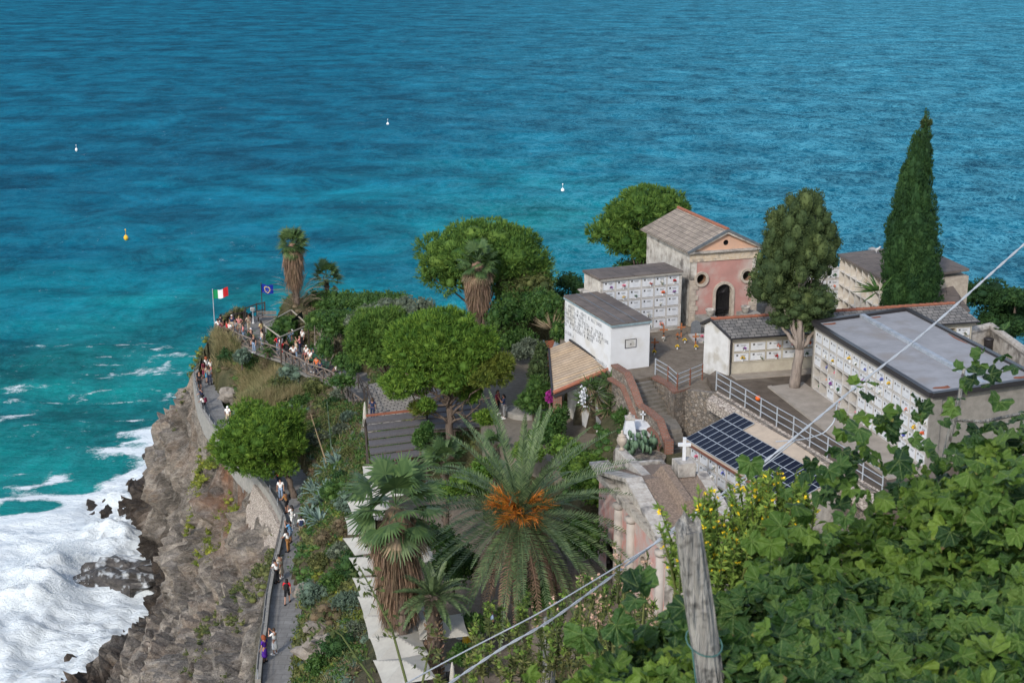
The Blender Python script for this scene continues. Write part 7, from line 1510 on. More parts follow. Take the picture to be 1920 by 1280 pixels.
m_gpaint = mat('green_paint', (.02, .08, .05), rough=.5)
for k, (x, y) in enumerate(((579, 674), (588, 685), (600, 698))):
    pb = U(x, y, TZ) + A(.12, .22, 0); bench_at(pb, math.radians(150), ['dark green bench farthest along the terrace hedge', 'dark green bench in the middle of the terrace row', 'dark green bench nearest the stone lounge seat'][k], 'benches on the terrace', 1.3, m_gpaint)
sb = U(640, 706, TZ); lt = thing('lounge_seat', 'curved grey stone lounge seat with one person sitting on its edge', 'lounge seat', sb, None, math.radians(115))
b = MB(); prof = [(-.75, .45), (-.3, .36), (.2, .34), (.6, .46), (.95, .80), (1.05, 1.0)]
for (a0, z0), (a1, z1) in zip(prof[:-1], prof[1:]): b.hexa([(-.65, -a0, z0 - .08), (.65, -a0, z0 - .08), (.65, -a1, z1 - .08), (-.65, -a1, z1 - .08), (-.65, -a0, z0), (.65, -a0, z0), (.65, -a1, z1), (-.65, -a1, z1)])
b.build('shell', mat('grey_stone_seat', (.33, .33, .33), (.25, .25, .25), 3), lt, local=True)
for s in (-.5, .5): b = MB(); b.box((0, -s, .14), (.9, .1, .30)); b.build('leg', m_conc, lt, local=True)
person(631, 706, TZ, 'sit', 115, 'white', 'black', 'trousers', 'brown', 'seated person in white shirt and black trousers on the stone lounge seat')
bench_at(U(500, 601, TZ), math.radians(185), 'pale timber bench at the seaward tip of the lookout', None, 1.9, m_wood)
# flags
def flag(label, px, py, z, h, cols, W, H_, mast, ang, stars=False):
    p = U(px, py, z); t = thing('flagpole', label, 'flagpole', p); b = MB(); b.tube([p, p + A(0, 0, h)], [.05, .035], 8); b.build('pole', mast, t); b = MB(); b.lathe([(.02, 0), (.06, .05), (.02, .1)], p + A(0, 0, h), 8); b.build('finial', mast, t)
    f = thing('flag', {True: 'blue flag with a ring of yellow stars on the dark mast', False: 'green white and red striped flag on the silver mast'}[stars], 'flag', p + A(0, 0, h - H_ - .05)); nx, ny = 24, 8
    d = A(math.cos(ang), math.sin(ang), 0); nn = A(-d[1], d[0], 0)
    def S_(u, v): w = .10 * math.sin(u * 7 + v) * u; return p + d * (u * W * .94) + nn * (w + .05) + A(0, 0, h - .08 - (1 - v) * H_ - .16 * u * u * (0 if stars else -1) - .1 * u * (1 if stars else -1) + .05 * math.sin(u * 9))
    ms = []
    b = MB()
    for i in range(nx):
        for j in range(ny):
            b.mi = 0 if stars else int(3 * i / nx); vs = [S_((i + a) / nx, (j + c) / ny) for a, c in ((0, 0), (1, 0), (1, 1), (0, 1))]; b.add(vs, [(0, 1, 2, 3)])
    b.build('cloth', cols, f, True)
    if stars:
        b = MB()
        for k in range(12):
            th = 2 * math.pi * k / 12
            for sd in (-.012, .012):
                pts = []
                for q in range(10): rr = (.075 if q % 2 == 0 else .032); pts.append(S_(.5 + .23 * math.cos(th) + rr / W * math.sin(q * math.pi / 5), .5 + .33 * math.sin(th) + rr / H_ * math.cos(q * math.pi / 5)) + nn * sd)
                b.add(pts, [tuple(range(10))])
        b.build('stars', mat('flag_yellow', (.75, .60, .03)), f)
flag('silver flagpole at the tip of the terrace railing', 403.5, 628, TZ, 4.4, [mat('flag_green', (.01, .27, .09), leaf=.25), mat('flag_white', (.75, .75, .73), leaf=.2), mat('flag_red', (.55, .02, .025), leaf=.25)], 1.5, .85, m_galv, .15)
flag('dark flagpole behind the timber fence', 492.5, 596, TZ, 3.5, [mat('flag_blue', (.005, .025, .26), leaf=.2)], 1.25, .9, m_darkmetal, -.1, True)
vw = U(475, 606, TZ); v = thing('coin_binoculars', 'white coin-operated binoculars on a post at the lookout', 'binoculars', vw)
MB().lathe([(.16, 0), (.14, .06), (.06, .12), (.06, 1.15), (.12, 1.25)], vw, 10).build('post', m_white, v, True); b = MB(); b.box((vw[0], vw[1], vw[2] + 1.42), (.42, .3, .3)); b.tube([vw + A(-.1, -.3, 1.45), vw + A(-.1, .3, 1.45)], .08, 8); b.tube([vw + A(.1, -.3, 1.45), vw + A(.1, .3, 1.45)], .08, 8); b.build('head', m_white, v)
# pergola with torn shade net
pg = [U(497, 660, TZ), U(528, 684, TZ), U(580, 660, TZ), U(548, 630, TZ)]; pt_ = thing('pergola', 'slim timber pergola frame over the crowded terrace', 'pergola', pg[0])
for q in pg[:2]: b = MB(); b.tube([q, q + A(0, 0, 2.55)], .075, 7); b.build('post', m_darkwood, pt_)
for i in range(4): b = MB(); b.bar(pg[i] + A(0, 0, 2.55), pg[(i + 1) % 4] + A(0, 0, 2.55), .09, .09); b.build('beam', m_paledead if False else mat('pale_timber', (.38, .34, .28), (.3, .26, .2), 5), pt_)
for q in pg[2:]: b = MB(); b.tube([q, q + A(0, 0, 2.55)], .06, 7); b.build('post', m_darkwood, pt_)
nt_ = thing('shade_net', 'torn dark green shade net flapping on the pergola', 'shade net', pg[3] + A(0, 0, 2.6)); a_ = UY(525, 618, 126); c_ = UY(567, 586, 126.5); b = MB(); n_ = 12
for i in range(n_):
    for j in range(4):
        def Q_(u, v): return a_ + (c_ - a_) * u + A(.25 * math.sin(u * 6), .9 * v, -.55 * v * (1 + .4 * math.sin(u * 9)) + .12 * math.sin(u * 14 + v * 3))
        b.add([Q_((i + x) / n_, (j + y) / 4) for x, y in ((0, 0), (1, 0), (1, 1), (0, 1))], [(0, 1, 2, 3)])
b.build('net', mat('net_cloth', (.012, .03, .028), rough=.9), nt_, True)
sg = U(607, 590, 26.5); s_ = thing('notice_board', 'small grey notice board on a pole behind the pruned tree', 'sign', sg); b = MB(); b.tube([sg, sg + A(0, 0, 2.2)], .05, 6); b.build('pole', m_galv, s_); b = MB(); b.box((sg[0] + .1, sg[1] - .07, sg[2] + 1.3), (.5, .04, .6)); b.build('board', m_greywood, s_)
# parasols
def parasol(px, py, z, half, rz, label, closed=False, floor=RZ):
    c = U(px, py, z); t = thing('parasol', label, 'parasol', (c[0], c[1], floor), 'cream parasols on the restaurant terrace'); b = MB(); b.tube([(c[0], c[1], floor), (c[0], c[1], z + .35)], .035, 8); b.build('pole', m_wood, t)
    b = MB(); b.box((c[0], c[1], floor + .06), (.6, .6, .12)); b.build('base', m_conc, t)
    if closed: MB().lathe([(.05, 0), (.2, .1), (.17, .9), (.1, 1.6), (.03, 2.0)], (c[0], c[1], z - 1.5), 10).build('canopy', m_canvas, t, True); return t
    b = MB(); M3 = Matrix.Rotation(rz, 3, 'Z'); N_ = 10
    def hgt(x, y): m_ = max(abs(x), abs(y)); q = min(abs(x), abs(y)); return .55 * (1 - m_) + .10 * q * m_ - .06 * (1 - (q - m_) ** 2) * m_ * .5
    for i in range(-N_, N_):
        for j in range(-N_, N_):
            vs = []
            for x, y in ((i, j), (i + 1, j), (i + 1, j + 1), (i, j + 1)):
                x /= N_; y /= N_; m_ = max(abs(x), abs(y)); q = min(abs(x), abs(y)); s_ = 1 - .045 * (1 - (q / max(m_, .01)) ** 2); v_ = M3 @ Vector((x * half * s_, y * half * s_, 0)); vs.append((c[0] + v_.x, c[1] + v_.y, z + hgt(x, y)))
            b.add(vs, [(0, 1, 2, 3)])
    b.build('canopy', m_canvas, t)
    b = MB()
    for sx, sy in ((1, 1), (1, -1), (-1, 1), (-1, -1)): v_ = M3 @ Vector((sx * half * .97, sy * half * .97, 0)); b.tube([(c[0], c[1], z + .5), (c[0] + v_.x, c[1] + v_.y, z + .02)], .015, 5)
    b.build('ribs', m_wood, t); return t
nth = ['nearest the thatched shelter', 'second from the thatched shelter', 'third from the thatched shelter', 'fourth from the thatched shelter', 'fifth from the thatched shelter', 'sixth from the thatched shelter', 'seventh, beside the palm skirt', 'eighth, left of the palm skirt', 'ninth, below the wide palm skirt', 'tenth, beside the bare palm trunk', 'eleventh, last before the bottom edge']
for k, (x, y) in enumerate(((713, 886), (717, 918), (695, 952), (690, 985), (694, 1020), (706, 1058), (712, 1098), (722, 1135), (733, 1172), (748, 1212), (758, 1256))):
    parasol(x, y, 28.3 + (.02 * (k % 2)), 1.28 if k > 0 else 1.15, math.radians([6, 8, 15, 10, 22, 20, 16, 14, 12, 14, 16][k]), 'cream square parasol in the cliff-edge row, ' + nth[k])
parasol(828, 1176, 28.4, 1.25, math.radians(10), 'cream square parasol standing alone right of the small palm')
parasol(772, 1040, 28.35, 1.25, math.radians(15), 'cream square parasol behind the tall fan palm'); parasol(775, 1150, 28.32, 1.2, math.radians(10), 'cream square parasol between the two palm trunks')
parasol(684, 765, 27.8, 1, 0, 'closed cream parasol at the corner of the thatched shelter', True, 26.0); parasol(848, 1258, 27.6, 1, 0, 'closed cream parasol beside the small palm trunk', True)
def table(p, label, r=.38):
    t = thing('cafe_table', label, 'table', p, 'restaurant tables'); MB().lathe([(r, .72), (r, .75), (.02, .752)], p, 16).build('table_top', m_white, t); MB().lathe([(.22, 0), (.2, .03), (.03, .06), (.03, .719)], p, 10).build('leg', m_darkmetal, t)
table(U(838, 1275, RZ), 'small round white table beside the small palm trunk'); table(U(866, 1215, RZ), 'small round white table in the shade under the lone parasol')
qq = U(778, 900, RZ); cr = thing('serving_counter', 'green and white counter right of the waiter', 'counter', qq); b = MB(); b.box((qq[0], qq[1], qq[2] + .45), (1.0, .6, .9), .2); b.build('cabinet', m_gpaint, cr); b = MB(); b.box((qq[0], qq[1], qq[2] + .925), (1.1, .7, .05), .2); b.build('counter_top', m_white, cr)
qq = U(760, 885, RZ); cr = thing('timber_cupboard', 'orange brown timber cupboard under the thatched roof edge', 'cupboard', qq); b = MB(); b.box((qq[0], qq[1], qq[2] + .8), (1.2, .5, 1.6), .15); b.build('cabinet', mat('orange_timber', (.36, .15, .06), (.27, .11, .05), 6), cr); b = MB(); b.box((qq[0], qq[1] - .3, qq[2] + .8), (.03, .06, 1.3), .15); b.build('door_edge', m_darkwood, cr)
qq = U(878, 1236, RZ); hs = thing('garden_hose', 'coiled yellow garden hose hanging near the restaurant hedge', 'hose', qq); b = MB()
for k in range(6): b.tube([qq + A(.05 * k - .15 + .12 * math.sin(t_), -.02 * k, .9 + .75 * math.cos(t_)) for t_ in np.linspace(0, 6.283, 17)], .02, 5, False)
b.build('coil', mat('yellow_hose', (.65, .45, .01), rough=.4), hs)
dc_ = U(985, 776, PLZ); fd = thing('stone_disc', 'round flat concrete basin on the plaza', 'basin', dc_); MB().lathe([(1.35, 0), (1.35, .32), (1.2, .36), (1.15, .30), (.02, .29)], dc_, 28).build('rim', m_conc, fd)
# graves
def gcross(px, py, h, label, m=m_rustpost):
    p = U(px, py, CZ); t = thing('grave_cross', label, 'grave cross', p, 'wooden crosses on the graves'); b = MB(); b.box((p[0], p[1], p[2] + h / 2), (.09, .05, h), .1); b.build('upright', m, t); b = MB(); b.box((p[0], p[1] - .045, p[2] + h * .72), (h * .55, .04, .09), .1); b.build('crossbar', m, t); b = MB(); b.box((p[0], p[1] - .04, p[2] + h * .45), (.12, .025, .16), .1); b.build('name_plate', m_photo, t)
m_owood = mat('orange_brown_timber', (.36, .13, .05), (.28, .10, .04), 5)
for a in ((1244, 637, 1.0, 'tall brown grave cross left of the headstone, nearest the niche wall'), (1277, 632, 1.0, 'brown grave cross beside the grey headstone'), (1227, 660, .95, 'brown grave cross against the white end wall'), (1304, 646, .8, 'small brown grave cross nearest the slate-roofed building'), (1270, 636, .45, 'smallest dark brown grave marker')): gcross(*a, m_owood)
p = U(1305, 628, CZ); hs_ = thing('headstone', 'grey arched headstone with white gravel and flowers', 'headstone', p); b = MB(); fq = Fac(p - A(.35, 0, 0), p + A(.35, .1, 0)); pts = [(0, 0), (.7, 0), (.7, .7)] + [(.35 + .35 * math.cos(t_), .7 + .3 * math.sin(t_)) for t_ in np.linspace(.3, 2.84, 8)] + [(0, .7)]
vs = [fq.p(a, o_, CZ + z_) for o_ in (0, -.1) for a, z_ in pts]; n_ = len(pts); b.add(vs, [tuple(range(n_)), tuple(range(2 * n_ - 1, n_ - 1, -1))] + [(i, n_ + i, n_ + (i + 1) % n_, (i + 1) % n_) for i in range(n_)]); b.build('stone', mat('grey_granite', (.16, .17, .18), (.11, .12, .13), 6, .5), hs_)
b = MB(); b.box((p[0] + .2, p[1] - 1.0, CZ + .06), (1.3, 1.9, .12), .1); b.build('grave_bed', mat('pale_gravel', (.42, .39, .36), (.32, .29, .27), 14), hs_)
for k, (x, y, c_, lab) in enumerate(((1244, 640, 'white', 'white grave flowers at the foot of the tall brown cross'), (1227, 665, 'yellow', 'yellow grave flowers by the white end wall'), (1284, 643, 'yellow', 'yellow and white grave flowers in the middle of the grave yard'), (1308, 634, 'white', 'white grave flowers on the gravel bed'), (1316, 636, 'pink', 'pink grave flowers beside the gable wall'), (1305, 655, 'yellow', 'yellow grave flowers in front of the smallest cross row'), (1270, 655, 'yellow', 'lone pale flowers lying on the bare earth'), (1322, 648, 'dark green', 'dark green grave wreath next to the gable wall'))): put_vase(U(x, y, CZ), c_, lab, 'flowers on the graves', .9)
p = U(1421, 751, CZ2); q = thing('orange_ball', 'small orange ball on the dark earth behind the railing', 'ball', p); MB().lathe([(.02, 0), (.1, .03), (.16, .12), (.16, .2), (.1, .29), (.02, .32)], p, 12).build('ball', mat('orange_plastic', (.65, .12, .02), rough=.4), q, True); b = MB(); b.tube([p + A(0, 0, .31), p + A(0, 0, .35)], .02, 6); b.build('valve', m_darkmetal, q)
# rolling ladder
lb = U(1625, 803, CZ2); ld = thing('rolling_ladder', 'white wheeled platform ladder leaning before the long niche wall', 'ladder', lb); dl = nrm(A(*(f6.n), 0)); al = A(*f6.e, 0); topz = 2.9; m_wm = mat('white_metal', (.62, .64, .66), rough=.4)
for s in (-.35, .35):
    b = MB(); b.tube([lb + al * s, lb + al * s - dl * .9 - al * 1.1 + A(0, 0, topz)], .03, 6); b.build('stile', m_wm, ld); b = MB(); b.tube([lb + al * s - dl * 1.0 - al * 2.2, lb + al * s - dl * .9 - al * 1.2 + A(0, 0, topz)], .025, 6); b.build('rear_leg', m_wm, ld); b = MB(); b.tube([lb + al * s - dl * .9 - al * 1.1 + A(0, 0, topz), lb + al * s - dl * .9 - al * 1.5 + A(0, 0, topz + .9)], .022, 6); b.build('handrail', m_wm, ld)
for k in range(1, 11): u_ = k / 11; o_ = lb + (-dl * .9 - al * 1.1 + A(0, 0, topz)) * u_; b = MB(); b.bar(o_ - al * .35, o_ + al * .35, .16, .03); b.build('tread', m_wm, ld)
o_ = lb - dl * .9 - al * 1.35 + A(0, 0, topz); b = MB(); b.box(o_, (.7, .6, .04), f6.rz); b.build('platform', m_galv, ld)
gl = U(1643, 474, 40.4); gt_ = thing('seagull', 'white gull standing on the roof edge left of the tall cypress', 'gull', gl)
bdy = skinmesh('gull', [((0, 0, .22), .09), ((.16, 0, .30), .06), ((.22, 0, .40), .05), ((.30, 0, .39), .012), ((-.2, 0, .2), .045), ((-.34, 0, .17), .02), ((0, .04, .1), .012), ((0, .04, 0), .012), ((0, -.04, .1), .012), ((0, -.04, 0), .012)], [(0, 1), (1, 2), (2, 3), (0, 4), (4, 5), (0, 6), (6, 7), (0, 8), (8, 9)]); bdy.materials.clear(); bdy.materials.append(m_white); o = link('body', bdy, gt_); o.scale = (1.1,) * 3
V, F = blades(np.array([[-.05, .12, .36], [-.05, -.12, .36]]), np.array([[-1, 0, -.1], [-1, 0, -.1]]), 3, .5, .16, .05); o = link('wings', rawmesh('wings', V, F, mat('gull_grey', (.35, .36, .38))), gt_)

# ------------------------------------------------------------------ foreground: vineyard, posts, cable, weeds
m_vine = mat('vine_leaves', (.022, .066, .012), (.064, .136, .024), 2.2, .55, leaf=.28, isl=.6, bump=.5, bscale=60, spec=.4)
m_vine2 = mat('yellow_green_vine_leaves', (.11, .19, .026), (.08, .15, .022), 3, .55, leaf=.35, isl=.35, bump=.4, bscale=60)
def leafshape():
    ang = []; 
    for k, (a, r) in enumerate([(-160, .35), (-128, .78), (-112, .80), (-98, .92), (-80, .76), (-62, .86), (-46, 1.0), (-32, .86), (-22, .78), (-11, .94), (0, 1.1), (11, .94), (22, .78), (32, .86), (46, 1.0), (62, .86), (80, .76), (98, .92), (112, .80), (128, .78), (160, .35)]): ang.append((math.radians(a), r))
    return np.array([(r * math.sin(a), r * math.cos(a)) for a, r in ang])
LS = leafshape()
def leaves(P, N, size, rng=R):
    n = len(P); N = nrm(N); up = nrm(np.cross(np.cross(N, A(0, 0, -1) + rng.normal(0, .5, (n, 3))), N)); sd = np.cross(up, N); m = len(LS); size = size * rng.uniform(.55, 1.2, n); cup = rng.uniform(-.3, .75, n); fold = rng.uniform(-.1, .75, n); wav = rng.uniform(0, 6, n)
    x = LS[None, :, 0] * size[:, None]; y = (LS[None, :, 1] + .0) * size[:, None]; r2 = (LS ** 2).sum(1)[None]; z = -cup[:, None] * r2 * size[:, None] + fold[:, None] * np.abs(x) + .13 * size[:, None] * np.sin(wav[:, None] + np.arange(m)[None] * 1.7)
    V = P[:, None] + sd[:, None] * x[..., None] + up[:, None] * y[..., None] + N[:, None] * z[..., None]; ctr = P[:, None]; V = np.concatenate([ctr, V], 1).reshape(-1, 3); b = np.arange(n)[:, None, None] * (m + 1); i = np.arange(m - 1)
    F = np.stack([np.zeros(m - 1, int), i + 1, i + 2], 1)[None] + b;     F = F.reshape(-1, 3); global LUV; L1 = np.concatenate([[[0, 0]], LS]); LUV = L1[F % (m + 1)].reshape(-1, 2); return V, F
def vine_mesh(name, VF, mm, parent):
    V, F = VF; o = link(name, rawmesh(name, V - np.array(parent.location), F, mm, None, LUV), parent); return o
def veins(m, edgecol):
    t = m.node_tree; n = t.nodes; L = t.links.new; uv = n.new('ShaderNodeUVMap'); sp = n.new('ShaderNodeSeparateXYZ'); L(uv.outputs[0], sp.inputs[0])
    def M_(op, a, b=0.0, cl=False):
        q = n.new('ShaderNodeMath'); q.operation = op; q.use_clamp = cl
        for s_, v_ in ((0, a), (1, b)):
            if isinstance(v_, (int, float)): q.inputs[s_].default_value = v_
            else: L(v_, q.inputs[s_])
        return q.outputs[0]
    ax = M_('ABSOLUTE', sp.outputs[0]); y = sp.outputs[1]; tot = None
    for a in (0, 46, 98):
        c_, s_ = math.cos(math.radians(a)), math.sin(math.radians(a)); d = M_('ABSOLUTE', M_('SUBTRACT', M_('MULTIPLY', ax, c_), M_('MULTIPLY', y, s_))); al = M_('ADD', M_('MULTIPLY', ax, s_), M_('MULTIPLY', y, c_))
        k = M_('MULTIPLY', M_('SUBTRACT', 1.0, M_('MULTIPLY', d, 26.0), True), M_('GREATER_THAN', al, 0.0)); tot = k if tot is None else M_('MAXIMUM', tot, k)
    r2 = M_('ADD', M_('MULTIPLY', ax, ax), M_('MULTIPLY', y, y)); g = n.new('ShaderNodeNewGeometry'); nz = n.new('ShaderNodeTexNoise'); nz.inputs['Scale'].default_value = 28; L(g.outputs['Position'], nz.inputs[0])
    br = M_('MULTIPLY', M_('SUBTRACT', M_('ADD', r2, M_('MULTIPLY', nz.outputs[0], 1.6)), 1.78), 4.0, True)
    b = n['Principled BSDF']; src = b.inputs['Base Color'].links[0].from_socket
    m1 = n.new('ShaderNodeMix'); m1.data_type = 'RGBA'; L(M_('MULTIPLY', tot, .45), m1.inputs[0]); L(src, m1.inputs[6]); m1.inputs[7].default_value = (.24, .32, .10, 1)
    m2 = n.new('ShaderNodeMix'); m2.data_type = 'RGBA'; L(M_('MULTIPLY', br, .8), m2.inputs[0]); L(m1.outputs[2], m2.inputs[6]); m2.inputs[7].default_value = (*edgecol, 1); L(m2.outputs[2], b.inputs['Base Color'])
veins(m_vine, (.16, .10, .04)); veins(m_vine2, (.25, .20, .05))
edge = [((1050, 1310), 4.3), ((1100, 1240), 4.6), ((1190, 1160), 5.0), ((1270, 1130), 5.2), ((1350, 1115), 5.4), ((1410, 1050), 5.7), ((1480, 1000), 5.9), ((1540, 955), 6.1), ((1620, 925), 6.3), ((1690, 885), 6.5), ((1745, 850), 6.6), ((1795, 800), 6.7), ((1860, 745), 6.8), ((1980, 722), 6.9)]
bot = [((1010, 1340), 3.9), ((1080, 1340), 3.9), ((1160, 1340), 3.9), ((1240, 1340), 3.9), ((1320, 1340), 3.9), ((1400, 1340), 3.8), ((1480, 1340), 3.8), ((1560, 1340), 3.8), ((1640, 1340), 3.8), ((1720, 1340), 3.8), ((1800, 1340), 3.8), ((1860, 1340), 3.8), ((1930, 1340), 3.8), ((2010, 1340), 3.8)]
ET = np.array([UD(*a, d) for a, d in edge]); BT = np.array([UD(*a, d) for a, d in bot])
def canopy_pts(n, lo=-.02, hi=1.0):
    u = R.uniform(0, len(ET) - 1.001, n); v = R.uniform(lo, hi, n) ** 1.0; i = u.astype(int); f = (u - i)[:, None]; e = ET[i] * (1 - f) + ET[i + 1] * f; b = BT[i] * (1 - f) + BT[i + 1] * f; return e + (b - e) * v[:, None], v
vt = thing('grapevine', 'broad green grapevine canopy filling the near right corner', 'grapevine', A(2.2, 4.4, gz(2.2, 4.4)))
cn = nrm(np.cross(ET[-1] - ET[2], BT[5] - ET[5])); cn = cn if cn[2] > 0 else -cn
P, v = canopy_pts(9800); h_ = fbm(P * 1.6, 3) * .20 - .08 + fbm(P * 4.5 + 3, 2) * .12; dep = -R.uniform(0, 1, len(P)) ** 1.3 * .6; P = P + cn * (h_ + dep)[:, None]
N = nrm(cn * .55 + A(0, -.25, .75) + R.normal(0, .62, P.shape)); yel = (fbm(P * 2.2 + 20, 2) + R.normal(0, .25, len(P))) > .34
vine_mesh('foliage', leaves(P[~yel], N[~yel], .060), m_vine, vt); vine_mesh('young_leaves', leaves(P[yel] + cn * .03, N[yel], .054), m_vine2, vt)
b = MB()
for k in range(0):
    P_, _ = canopy_pts(1, .2, .9); p = P_[0] - cn * .22; q = p + R.normal(0, .13, 3) + cn * .16; m_ = (p + q) / 2 + cn * random.uniform(0, .05); b.tube([p, m_, q], [.006, .006, .004], 5)
for k in range(7): p = (ET[2 * k] * .6 + BT[2 * k] * .4) - cn * .3; g_ = gz(p[0], p[1]); b.tube([(p[0] + .1, p[1] + .1, g_ - .2), (p[0] + .05, p[1], (g_ + p[2]) / 2), p], [.035, .03, .02], 7)
b.build('canes', mat('vine_wood', (.20, .125, .08), (.13, .08, .05), 8), vt, True)
# sprigs that stand out from the edge
for (x, y, d, nn_, lab, sz) in ((1580, 890, 5.8, 20, 0, .05), (1490, 1010, 5.6, 20, 0, .06), (1710, 800, 6.2, 26, 0, .05), (1830, 715, 6.4, 14, 0, .055), (1215, 1165, 4.6, 14, 0, .06), (1040, 1230, 4.8, 4, 0, .05), (1620, 800, 6.2, 20, 0, .055), (1560, 910, 5.6, 26, 0, .06)):
    c = UD(x, y, d); P = c + R.normal(0, .10, (nn_, 3)); vine_mesh('shoot_leaves', leaves(P, nrm(R.normal(0, .4, (nn_, 3)) + A(0, -.4, .7)), sz), m_vine2 if nn_ % 4 == 0 else m_vine, vt)
p0 = UY(1290, 985, 3.75); p1 = UY(1338, 1330, 3.75); p2 = p1 + nrm(p1 - p0) * 1.4; dn = nrm(p1 - p0)
ps = thing('vineyard_post', 'thick weathered grey post with a split top in front of the vines', 'post', p2); b = MB(); n_ = 18; rings = []; K_ = 16
for k in range(K_ + 1):
    c = p0 + (p2 - p0) * k / K_; r_ = .037 + .020 * k / K_; rings.append([c + (A(1, 0, 0) * math.cos(t_) + A(0, .8, .5) * math.sin(t_)) * r_ * (1 + .10 * math.sin(5 * t_ + k * .3) + .06 * math.sin(9 * t_ + k)) for t_ in np.linspace(0, 6.283, n_ + 1)[:-1]])
for j in range(n_): rings[0][j] = rings[0][j] - dn * (.012 * math.sin(j * 1.4) + .008 * math.sin(j * 4))
vs = [tuple(v_) for rg in rings for v_ in rg]; cv = tuple(p0 + dn * .02); vs.append(cv); b.add(vs, [(i * n_ + j, i * n_ + (j + 1) % n_, (i + 1) * n_ + (j + 1) % n_, (i + 1) * n_ + j) for i in range(K_) for j in range(n_)] + [(len(vs) - 1, (j + 1) % n_, j) for j in range(n_)]); b.build('timber', m_greywood, ps)
q0 = p0 + (p1 - p0) * .62; b = MB(); b.tube([q0 + (A(1, 0, 0) * math.cos(t_) + A(0, .8, .5) * math.sin(t_)) * .0515 + dn * .012 * math.cos(t_) for t_ in np.linspace(0, 6.283, 17)], .0025, 5, False); b.tube([q0 + A(-.04, -.045, 0), q0 + A(-.03, -.055, -.08), q0 + A(-.01, -.07, -.2)], .0025, 5); b.build('tie_wire', mat('blue_green_wire', (.05, .12, .11), rough=.5), ps)
a_ = UY(1808, 690, 6.0); c_ = UY(1782, 810, 6.0); sk_ = thing('vine_stake', 'thin bare stake rising from the vines at the upper right', 'stake', c_); b = MB(); d_ = nrm(c_ - a_); b.tube([a_, a_ + d_ * .2 + A(.01, 0, 0), c_, c_ + d_ * 1.0], [.007, .011, .013, .016], 7); b.build('stick', m_greywood, sk_, True); b = MB(); b.tube([c_ + A(0, 0, .06), c_ + A(.14, 0, .05), c_ + A(.32, .05, .07)], .008, 5); b.build('side_twig', m_greywood, sk_)
a_ = UD(1030, 1158, 16); sk_ = thing('vineyard_post', 'short pale post standing in the weeds below the cable', 'post', a_ - A(0, 0, 1.2)); b = MB(); b.tube([a_ - A(0, 0, 1.6), a_ - A(0, 0, .4), a_], [.075, .07, .062], 9); b.build('timber', m_greywood, sk_, True); b = MB(); b.tube([a_ + A(-.07, 0, -.1), a_ + A(.07, -.06, -.12)], .01, 5); b.build('tie_wire', m_galv, sk_)
def twist(name, label, pts, r, off, turns, strands=2):
    pts = [A(*q) for q in pts]; P = []; 
    for a, c in zip(pts[:-1], pts[1:]): P += [a + (c - a) * k / 14 for k in range(14)]
    P.append(pts[-1]); P = np.array(P); k = np.ones(9) / 9; Q = np.stack([np.convolve(np.pad(P[:, i], 4, mode='edge'), k, 'valid') for i in range(3)], 1); t = thing(name, label, 'cable', Q[len(Q) // 2])
    L_ = np.r_[0, np.cumsum(np.linalg.norm(np.diff(Q, axis=0), axis=1))]; m = 420; s_ = np.linspace(0, L_[-1], m); Q = np.stack([np.interp(s_, L_, Q[:, i]) for i in range(3)], 1)
    for q in range(strands):
        ph = s_ * turns + q * 2 * math.pi / strands; X = Q + np.c_[np.cos(ph) * .5, np.sin(ph) * .5, np.sin(ph)] * off; b = MB(); b.tube([tuple(x) for x in X], r, 6); b.build('strand', m_galv, t, True)
twist('twisted_cable', 'twisted grey cable running from the right edge down to the left', [UD(1960, 425, 9.6), UD(1920, 458, 9.5), UD(1725, 632, 9.1), UD(1600, 728, 8.9), UD(1500, 812, 8.7), UD(1390, 900, 8.6), UD(1270, 985, 8.4), UD(1145, 1082, 8.2), UD(1030, 1165, 8.1), UD(940, 1215, 8.0), UD(850, 1275, 7.9), UD(790, 1320, 7.8)], .0043, .004, 30)
twist('thin_cable', 'single thin grey cable above the twisted one at the lower left', [UD(1500, 818, 8.72), UD(1380, 915, 8.6), UD(1260, 1000, 8.4), UD(1130, 1078, 8.1), UD(1010, 1150, 7.9), UD(880, 1216, 7.8), UD(770, 1275, 7.7), UD(700, 1320, 7.6)], .0042, .0, 1, 1)
twist('cable_loop', 'slack grey cable loop drooping below the twisted cable', [UD(1570, 752, 8.86), UD(1565, 790, 8.8), UD(1545, 812, 8.8), UD(1510, 823, 8.75), UD(1450, 828, 8.7)], .004, 0, 1, 1)
twist('cable_loop', 'thin cable loop hanging over the lowest niche wall', [UD(1396, 898, 8.6), UD(1392, 930, 8.6), UD(1385, 955, 8.6), UD(1362, 965, 8.6), UD(1330, 950, 8.6)], .0035, 0, 1, 1)

